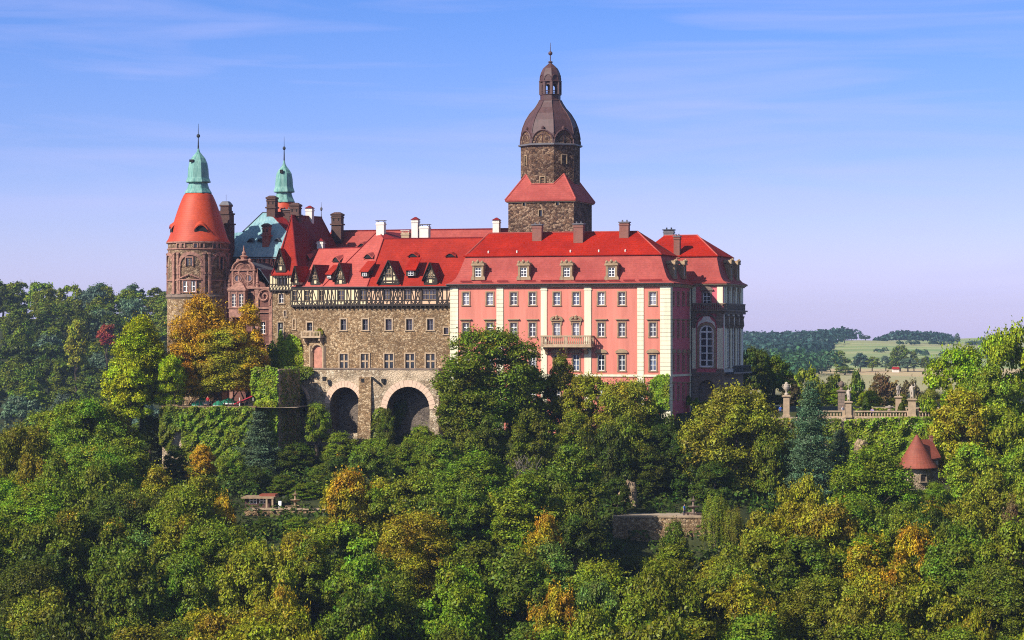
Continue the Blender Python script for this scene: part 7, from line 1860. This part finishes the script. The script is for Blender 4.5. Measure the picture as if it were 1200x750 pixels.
# pillars with statues
def skin_body(name, joints, edges, radii, mats, seg=None, sub=2):
    me = bpy.data.meshes.new(name); me.from_pydata(joints, edges, []); o = bpy.data.objects.new(name, me); COL.objects.link(o)
    sk = o.modifiers.new('s', 'SKIN'); 
    for v, r in zip(me.skin_vertices[0].data, radii): v.radius = (r, r) if not hasattr(r, '__len__') else r
    me.skin_vertices[0].data[0].use_root = True
    o.modifiers.new('u', 'SUBSURF').levels = sub
    dg_ = bpy.context.evaluated_depsgraph_get(); dg_.update(); m2 = bpy.data.meshes.new_from_object(o.evaluated_get(dg_)); bpy.data.objects.remove(o)
    m2.name = name
    m2.materials.clear()
    for m in mats: m2.materials.append(m)
    m2.polygons.foreach_set('use_smooth', [True]*len(m2.polygons))
    return m2
def human(pose='stand', s=1.0):
    J = [(0,0,.95), (0,0,1.12), (0,0,1.32), (0,0,1.47), (0,-.01,1.56), (0,-.01,1.70),
         (.17,0,1.42), (-.17,0,1.42), (.24,0,1.15), (-.24,0,1.15), (.27,-.06,.92), (-.27,-.06,.92), (.28,-.08,.82), (-.28,-.08,.82),
         (.10,0,.86), (-.10,0,.86), (.12,-.02,.48), (-.11,.03,.48), (.12,.02,.08), (-.11,.06,.08), (.13,-.14,.03), (-.12,-.10,.03)]
    if pose == 'raise': J[8] = (.36,-.05,1.52); J[10] = (.30,-.08,1.78); J[12] = (.27,-.08,1.88)
    if pose == 'lean': J[8] = (.25,-.14,1.18); J[10] = (.18,-.36,1.12); J[12] = (.14,-.43,1.12); J[9] = (-.25,-.14,1.18); J[11] = (-.18,-.36,1.12); J[13] = (-.14,-.43,1.12)
    E = [(0,1),(1,2),(2,3),(3,4),(4,5),(2,6),(2,7),(6,8),(8,10),(10,12),(7,9),(9,11),(11,13),(0,14),(0,15),(14,16),(16,18),(18,20),(15,17),(17,19),(19,21)]
    Rr = [(.15,.11), (.14,.10), (.17,.11), (.07,.07), (.055,.055), (.085,.10), .065,.065,.05,.05,.038,.038,.035,.035,.09,.09,.065,.065,.045,.045,.035,.035]
    return J, E, Rr
for nm, c in (('skin', (.50, .27, .18)), ('hair', (.05, .03, .02)), ('shirt_white', (.75, .75, .78)), ('shirt_blue', (.05, .16, .55)), ('shirt_lilac', (.38, .28, .55)), ('trousers', (.03, .035, .06)), ('shirt_red', (.6, .03, .03))): M[nm] = plain(nm, c, .8, .08)
BODY = {}
for ps in ('stand', 'lean'):
    for sh in ('shirt_white', 'shirt_blue', 'shirt_lilac', 'shirt_red'):
        if (ps, sh) not in (('stand', 'shirt_white'), ('stand', 'shirt_blue'), ('lean', 'shirt_lilac'), ('stand', 'shirt_red')): continue
        J, E, Rr = human(ps); m2 = skin_body('person', J, E, Rr, [M['skin'], M[sh], M['trousers'], M['hair']])
        for p_ in m2.polygons:
            c = p_.center
            p_.material_index = 3 if (c.z > 1.66 or (c.z > 1.58 and c.y > .01)) else (0 if c.z > 1.46 or (abs(c.x) > .2 and c.z < 1.18) else (1 if c.z > .93 else 2))
            if ps == 'lean' and c.y < -.2 and c.z > .9: p_.material_index = 0
        BODY[(ps, sh)] = m2
def person(px, fr, v, z, key, label, rz=0.0, u=None):
    u = fr.U(px, v); o = bpy.data.objects.new('person', BODY[key]); COL.objects.link(o); o.location = fr.w(u, v, z); o.rotation_euler = (0, 0, rz); tag(o, label, 'person')
zP = zS + .02
s = MB(); s.poly([tuple(FS2.w(s0, .9, zS-.01)), tuple(FS2.w(s1, .9, zS-.01)), tuple(FS2.w(s1, 34, zS+.3)), tuple(FS2.w(s0, 34, zS+.3))]); o = s.build('park_path', M['paving']); tag(o, 'gravel floor of the statue terrace', None, None, 'structure')
person(987.5, FS2, 2.6, zP, ('stand', 'shirt_white'), 'person in a white shirt walking left of the left statue', .8)
person(1022.3, FS2, .95, zP-.25, ('lean', 'shirt_lilac'), 'person in a lilac top leaning on the balustrade between the statues', 0)
person(1081.5, FS2, 1.6, zP, ('stand', 'shirt_white'), 'person in a white top standing right of the right statue', -.4)
person(1078.3, FS2, 2.0, zP, ('stand', 'shirt_red'), 'person in a red top beside the white topped one right of the right statue', .5)
person(914.5, FS2, 3.0, zP, ('stand', 'shirt_blue'), 'person in blue beside the single urn pillar', .3)
person(802, FR, 1.9, zM-.03, ('stand', 'shirt_blue'), 'person in blue beside the grey fountain above the retaining wall', 1.0)
person(243.5, FL, 1.7, zT-.02, ('stand', 'shirt_red'), 'person in a red top under the parasols of the castle terrace', .2)
def statue_pillar(px, v, pyb, pym, pyt, label, kind='figure', w=.95, mat='statue', seed=0, fr=FS2, pm='sand_l'):
    u = fr.U(px, v); zb, zm, zt_ = zS, fr.Z(pym, u, v), fr.Z(pyt, u, v)
    root = empty('statue_pillar', fr, u, v, zb, label, 'statue')
    s = MB(); s.box(u-w/2-.12, u+w/2+.12, v-w/2-.12, v+w/2+.12, zb, zb+.35); s.box(u-w/2, u+w/2, v-w/2, v+w/2, zb+.35, zm-.45); s.build('pillar', M[pm], root)
    s = MB(); s.rectrings([(u-w/2, u+w/2, v-w/2, v+w/2, zm-.449), (u-w/2-.2, u+w/2+.2, v-w/2-.2, v+w/2+.2, zm-.25), (u-w/2-.22, u+w/2+.22, v-w/2-.22, v+w/2+.22, zm-.1), (u-w/2+.05, u+w/2-.05, v-w/2+.05, v+w/2-.05, zm)]); s.build('capital', M[pm], root)
    h = zt_-zm
    if kind == 'figure':
        rs_ = random.Random(seed); J, E, Rr = human('raise' if seed % 2 else 'stand'); k = h/1.95
        J = [(a*1.25, b*1.25, c) for a, b, c in J]; Rr = [tuple(x*1.5 for x in r) if hasattr(r, '__len__') else r*1.5 for r in Rr]
        n0_ = len(J); J += [(.05, .12, 1.3), (.12, .22, .8), (.05, .20, .35), (-.1, .15, .12)]; E += [(2, n0_), (n0_, n0_+1), (n0_+1, n0_+2), (n0_+2, n0_+3)]; Rr += [.16, .20, .24, .22]
        m2 = skin_body('figure', J, E, Rr, [M[mat]]); o = bpy.data.objects.new('figure', m2); COL.objects.link(o); o.parent = root; o.location = (0, 0, zm-zb+.02); o.scale = (k, k, k); o.rotation_euler = (0, 0, rs_.uniform(-.6, .6))
    else:
        s = MB(); s.lathe((u, v), [(.30, zm), (.34, zm+.1*h), (.14, zm+.2*h), (.16, zm+.28*h), (.42, zm+.48*h), (.50, zm+.66*h), (.36, zm+.74*h), (.44, zm+.79*h), (.22, zm+.86*h), (.26, zm+.92*h), (.05, zm+h)], 14)
        for sg in (-1, 1): s.tube([(u+sg*.42, v, zm+.5*h), (u+sg*.66, v, zm+.62*h), (u+sg*.58, v, zm+.78*h), (u+sg*.36, v, zm+.76*h)], .06, 5)
        s.build('urn', M[mat], root)
statue_pillar(921.6, .6, 489, 463, 447.5, 'pillar with an open ornamental urn left of the spruce', 'urn', .95)
statue_pillar(994.3, .3, 489, 470, 453.5, 'left statue of a draped figure on a square sandstone pillar', 'figure', .9, seed=1)
statue_pillar(1052.8, 7.0, 489, 464, 448.5, 'statue on the farther lower pillar left of the big urn pillar', 'figure', .9, seed=2)
statue_pillar(1068.7, .3, 489, 467, 448.5, 'statue with raised arm on the stout pillar at the right of the terrace', 'figure', 1.15, seed=3)
statue_pillar(986, 14, 489, 457, 446, 'tall dark shaded pillar with a capped urn behind the left statue', 'urn', 1.1, mat='sand_g', pm='sand_g')
statue_pillar(1042.3, 1.4, 489, 481, 475, 'small urn on a low pier just behind the balustrade', 'urn', .4)
# clipped yews
def topiary(px, pyt, wpx, v, label, kind='cone', color='dark green', fr=FS2, z=None, seed=1):
    u = fr.U(px, v); z = zS if z is None else z; zt_ = fr.Z(pyt, u, v); r = wpx/2*fr.w(u, v).y/FPX; rs = np.random.RandomState(seed); n = 2600
    h = zt_ - z; t_ = rs.uniform(0, 1, n); a = rs.uniform(0, 6.28, n)
    rad = r*np.sqrt(np.maximum(0, 1-t_**(2.2 if kind == 'cone' else 2.0)))*rs.uniform(.9, 1.03, n); top = rs.uniform(0, 1, n) < .12
    C = np.stack([np.cos(a)*rad, np.sin(a)*rad, t_*h], 1); N = np.stack([np.cos(a), np.sin(a), .3+t_], 1) + rs.normal(size=(n, 3))*.35
    me = leaf_mesh('clipped_yew', C, N, .22, rs, .8); o = bpy.data.objects.new('clipped_yew', me); COL.objects.link(o); o.location = fr.w(u, v, z); o.color = (*PAL[color], 0); tag(o, label, 'shrub')
topiary(1015.5, 465, 12, 3.5, 'dark clipped yew cone behind the balustrade', seed=1); topiary(1056.5, 472, 10, 2.6, 'small dark dome shaped yew left of the stout statue pillar', 'dome', seed=2); topiary(1087, 472, 9, 4, 'dark yew dome right of the stout statue pillar', 'dome', seed=4)
FPv = FM
zPv = -9.5
topiary(798, 466, 7, vP-2.5, 'small clipped bush nearest the pink end wall', 'dome', 'deep green', FPv, Z0+4.2, 5); topiary(807, 463.5, 6, vP-3, 'slim clipped bush left of the pavilion archway', 'cone', 'deep green', FPv, Z0+4.2, 6); topiary(816.5, 466.5, 7, vP-3.2, 'round clipped bush in front of the pavilion archway', 'dome', 'mid green', FPv, Z0+4.2, 7)
def hedge(label, fr, u0, u1, v0, v1, z0, z1, color, seed):
    rs = np.random.RandomState(seed); n = int((u1-u0)*(z1-z0+v1-v0)*26); C = np.stack([rs.uniform(u0, u1, n), rs.uniform(v0, v1, n), rs.uniform(z0, z1, n)], 1); f = rs.uniform(0, 1, n)
    C[f < .5, 1] = v0 + rs.uniform(0, .2, (f < .5).sum()); C[f > .5, 2] = z1 - rs.uniform(0, .2, (f > .5).sum())
    C[:, 2] += .12*np.sin(C[:, 0]*1.9)+.1*np.sin(C[:, 0]*4.3); N = np.where((f < .5)[:, None], [0, -1, .4], [0, -.2, 1]) + rs.normal(size=(n, 3))*.5
    b0 = np.array([(u0+u1)/2, (v0+v1)/2, z0]); me = leaf_mesh('hedge', C-b0, N, .3, rs, .8); o = bpy.data.objects.new('hedge', me); COL.objects.link(o); o.location = fr.w(*b0[:2], b0[2]); o.rotation_euler = (0, 0, -fr.a); o.color = (*PAL[color], 0); tag(o, label, 'hedge')
hedge('green hedge at the foot of the end pavilion', FM, .6, uP+4, vP-5.5, vP-3.9, -12.5, FM.Z(471, 3, vP-5), 'mid green', 3)
hedge('low clipped hedge behind the balustrade', FS2, FS2.U(1000, 8), FS2.U(1050, 8), 8, 9.2, zS, zS+1.3, 'mid green', 4)
balustrade(FS2, FS2.U(985, 16), FS2.U(1100, 16), 16, zS, 'farther grey balustrade across the park behind the statues', 1.2)
# ================================================================ CONE ROOFED GARDEN HOUSE
Yg = 372.0; FG2 = Frame(1077, Yg, 0); qz = lambda py: (400-py)*Yg/FPX; qr = lambda px: px*Yg/FPX
gh2 = empty('garden_house', FG2, 0, 2.5, -30, 'small round stone garden house with old brown red tiled cone roof among trees', 'house')
cx2, cy2 = 0, 2.6; rad2 = qr(17.5)
s = MB(); s.lathe((cx2, cy2), [(rad2, -30), (rad2, qz(549))], 28); s.build('wall', M['rub_l'], gh2)
s = MB(); s.lathe((cx2+.1, cy2), [(qr(25), qz(549.5)), (qr(25), qz(548.3)), (qr(21.4), qz(543.5)), (qr(15.4), qz(534)), (qr(9.2), qz(524)), (qr(4.6), qz(516)), (qr(1.6), qz(511.2)), (.05, qz(510))], 32); s.build('cone_roof', M['brownt'], gh2)
s = MB(); a = [(qr(2), 3.2, qz(514)), (qr(21), 6.5, qz(515.5)), (qr(29), 4.0, qz(537)), (qr(26), 1.2, qz(542)), (qr(10), 1.0, qz(530))]
s.slab([(qr(5), 4.2, qz(516.5)), (qr(23), 6.0, qz(516.5)), (qr(30), 3.0, qz(537)), (qr(14), 1.2, qz(539))], .2); s.slab([(qr(5), 4.2, qz(516.5)), (qr(23), 6.0, qz(516.5)), (qr(26), 9.0, qz(537)), (qr(5), 9.0, qz(537))], .2); s.build('side_roof', M['brownt'], gh2)
s = MB(); s.box(qr(12), qr(26), 2.6, 8, -30, qz(540)); s.build('side_wall', M['rub_l'], gh2)
s = MB(); s.box(qr(20), qr(23.5), 5.4, 6.2, qz(522), qz(513.5)); s.box(qr(19.4), qr(24.1), 5.3, 6.3, qz(513.5), qz(512.3)); s.build('chimney', M['brick'], gh2)
for dx, w_ in ((5.5, .8), (-11, .7)):
    th = math.asin(qr(dx)/rad2); put_window(gh2, cx2+rad2*math.sin(th), cy2-rad2*math.cos(th)-.03, qz(564.5), th, w=w_, h=.95, nx=2, nz=2, sw=.14, trim='sand_l', frame='timber', fy=-.03, proud=.12)
# far farm shed with red roof
c = P(1046, 433, 1470); fb = empty('farm_building', WORLD, c.x, 1470, c.z-1.2, 'tiny red roofed farm building at the far edge of the stubble field', 'building')
s = MB(); s.box(c.x, c.x+3.4, 1468, 1472, c.z-2, c.z+.1); s.build('wall', M['white_r'], fb)
s = MB(); s.prism([(c.x-.2, 1467.6, c.z+.1), (c.x-.2, 1472.4, c.z+.1), (c.x-.2, 1470, c.z+1.5)], (3.8, 0, 0)); s.build('roof', M['red'], fb)
# haze
HD = 9.0e-5
s = MB(); s.box(-1700, 2000, -130, 5300, -60, 75); hz_ = s.build('haze', []) if False else None
me = bpy.data.meshes.new('haze'); s2 = s; me.from_pydata(s.v, [], s.f); o = bpy.data.objects.new('haze', me); COL.objects.link(o); tag(o, 'thin blue haze in the valley air', None, None, 'stuff')
m = bpy.data.materials.new('haze'); m.use_nodes = True; t = m.node_tree; t.nodes.clear(); out = t.nodes.new('ShaderNodeOutputMaterial'); pv_ = t.nodes.new('ShaderNodeVolumePrincipled')
pv_.inputs['Density'].default_value = HD; pv_.inputs['Color'].default_value = (.58, .74, 1.0, 1); pv_.inputs['Anisotropy'].default_value = .2
t.links.new(pv_.outputs[0], out.inputs['Volume']); me.materials.append(m)
# ================================================================ TREE LABELS
LM = [('the round tower', 232, 320), ('the red gable house', 290, 400), ('the ivy covered terrace wall', 250, 510), ('the small lower terrace', 332, 592), ('the left terrace arch', 348, 470), ('the middle arch', 404, 480), ('the great right hand arch', 480, 490),
      ('the tallest tree under the pink wing', 575, 450), ('the leafless grey tree', 617, 580), ('the pink wing balcony', 663, 420), ('the lower retaining wall', 775, 625), ('the narrow willow', 832, 620), ('the big olive green pavilion tree', 862, 520),
      ('the tall blue green spruce', 950, 510), ('the cone roofed garden house', 1082, 545), ('the statue terrace', 1030, 480), ('the yellow green terrace tree', 165, 420), ('the leafless tree far right', 1182, 615), ('the big fresh green tree far left', 40, 600),
      ('the golden tree at bottom middle', 650, 710), ('the golden tree at bottom right', 1140, 735), ('the orange cluster on the right', 1030, 680), ('the amber tree by the lower terrace', 412, 590), ('the golden tree at bottom left', 330, 710)]
from collections import defaultdict
BK_ = defaultdict(list)
for d in TREES:
    px = 600 + d['x']/d['Y']*FPX; py = 400 - (d['top']*.75 + d['bot']*.25)/d['Y']*FPX; d['p'] = (px, py)
    if d['label']:
        tag(d['o'], d['label'], 'tree'); 
        if d['Y'] < 400: d['o']['group'] = 'trees on the castle slope'
        continue
    if d['extra'] == 'hill':
        z = 'top' if py < 352 else ('upper part' if py < 385 else ('middle' if py < 420 else 'foot')); h = 'left' if px < 60 else ('middle' if px < 130 else 'right')
        key = ('%s tree at the %s %s of the wooded hill' % (d['color'], {'top': 'top', 'upper part': 'upper', 'middle': 'mid height', 'foot': 'foot'}[z], h)); d['o']['group'] = 'trees on the wooded hill at the left'
    else:
        l = min(LM, key=lambda q: (q[1]-px)**2 + (q[2]-py)**2); dx, dy = px-l[1], py-l[2]
        w_ = ('right of' if dx > 0 else 'left of') if abs(dx) > abs(dy)*1.1 else ('below' if dy > 0 else 'above')
        key = '%s tree %s %s' % (d['color'], w_, l[0]); d['o']['group'] = 'trees on the castle slope'
    BK_[key].append(d)
ORD = ['', 'second ', 'third ', 'fourth ', 'fifth ', 'sixth ', 'seventh ', 'eighth ', 'ninth ', 'tenth ', 'eleventh ', 'twelfth ', 'thirteenth ', 'fourteenth ']
for key, ds in BK_.items():
    ds.sort(key=lambda d: d['p'][0])
    for i, d in enumerate(ds):
        lb = key if len(ds) == 1 else ('leftmost ' if i == 0 else 'rightmost ' if i == len(ds)-1 else ORD[min(i, 13)]) + key + ('' if i in (0, len(ds)-1) else ' from the left')
        tag(d['o'], lb, 'tree')
print('TREES', len(TREES))
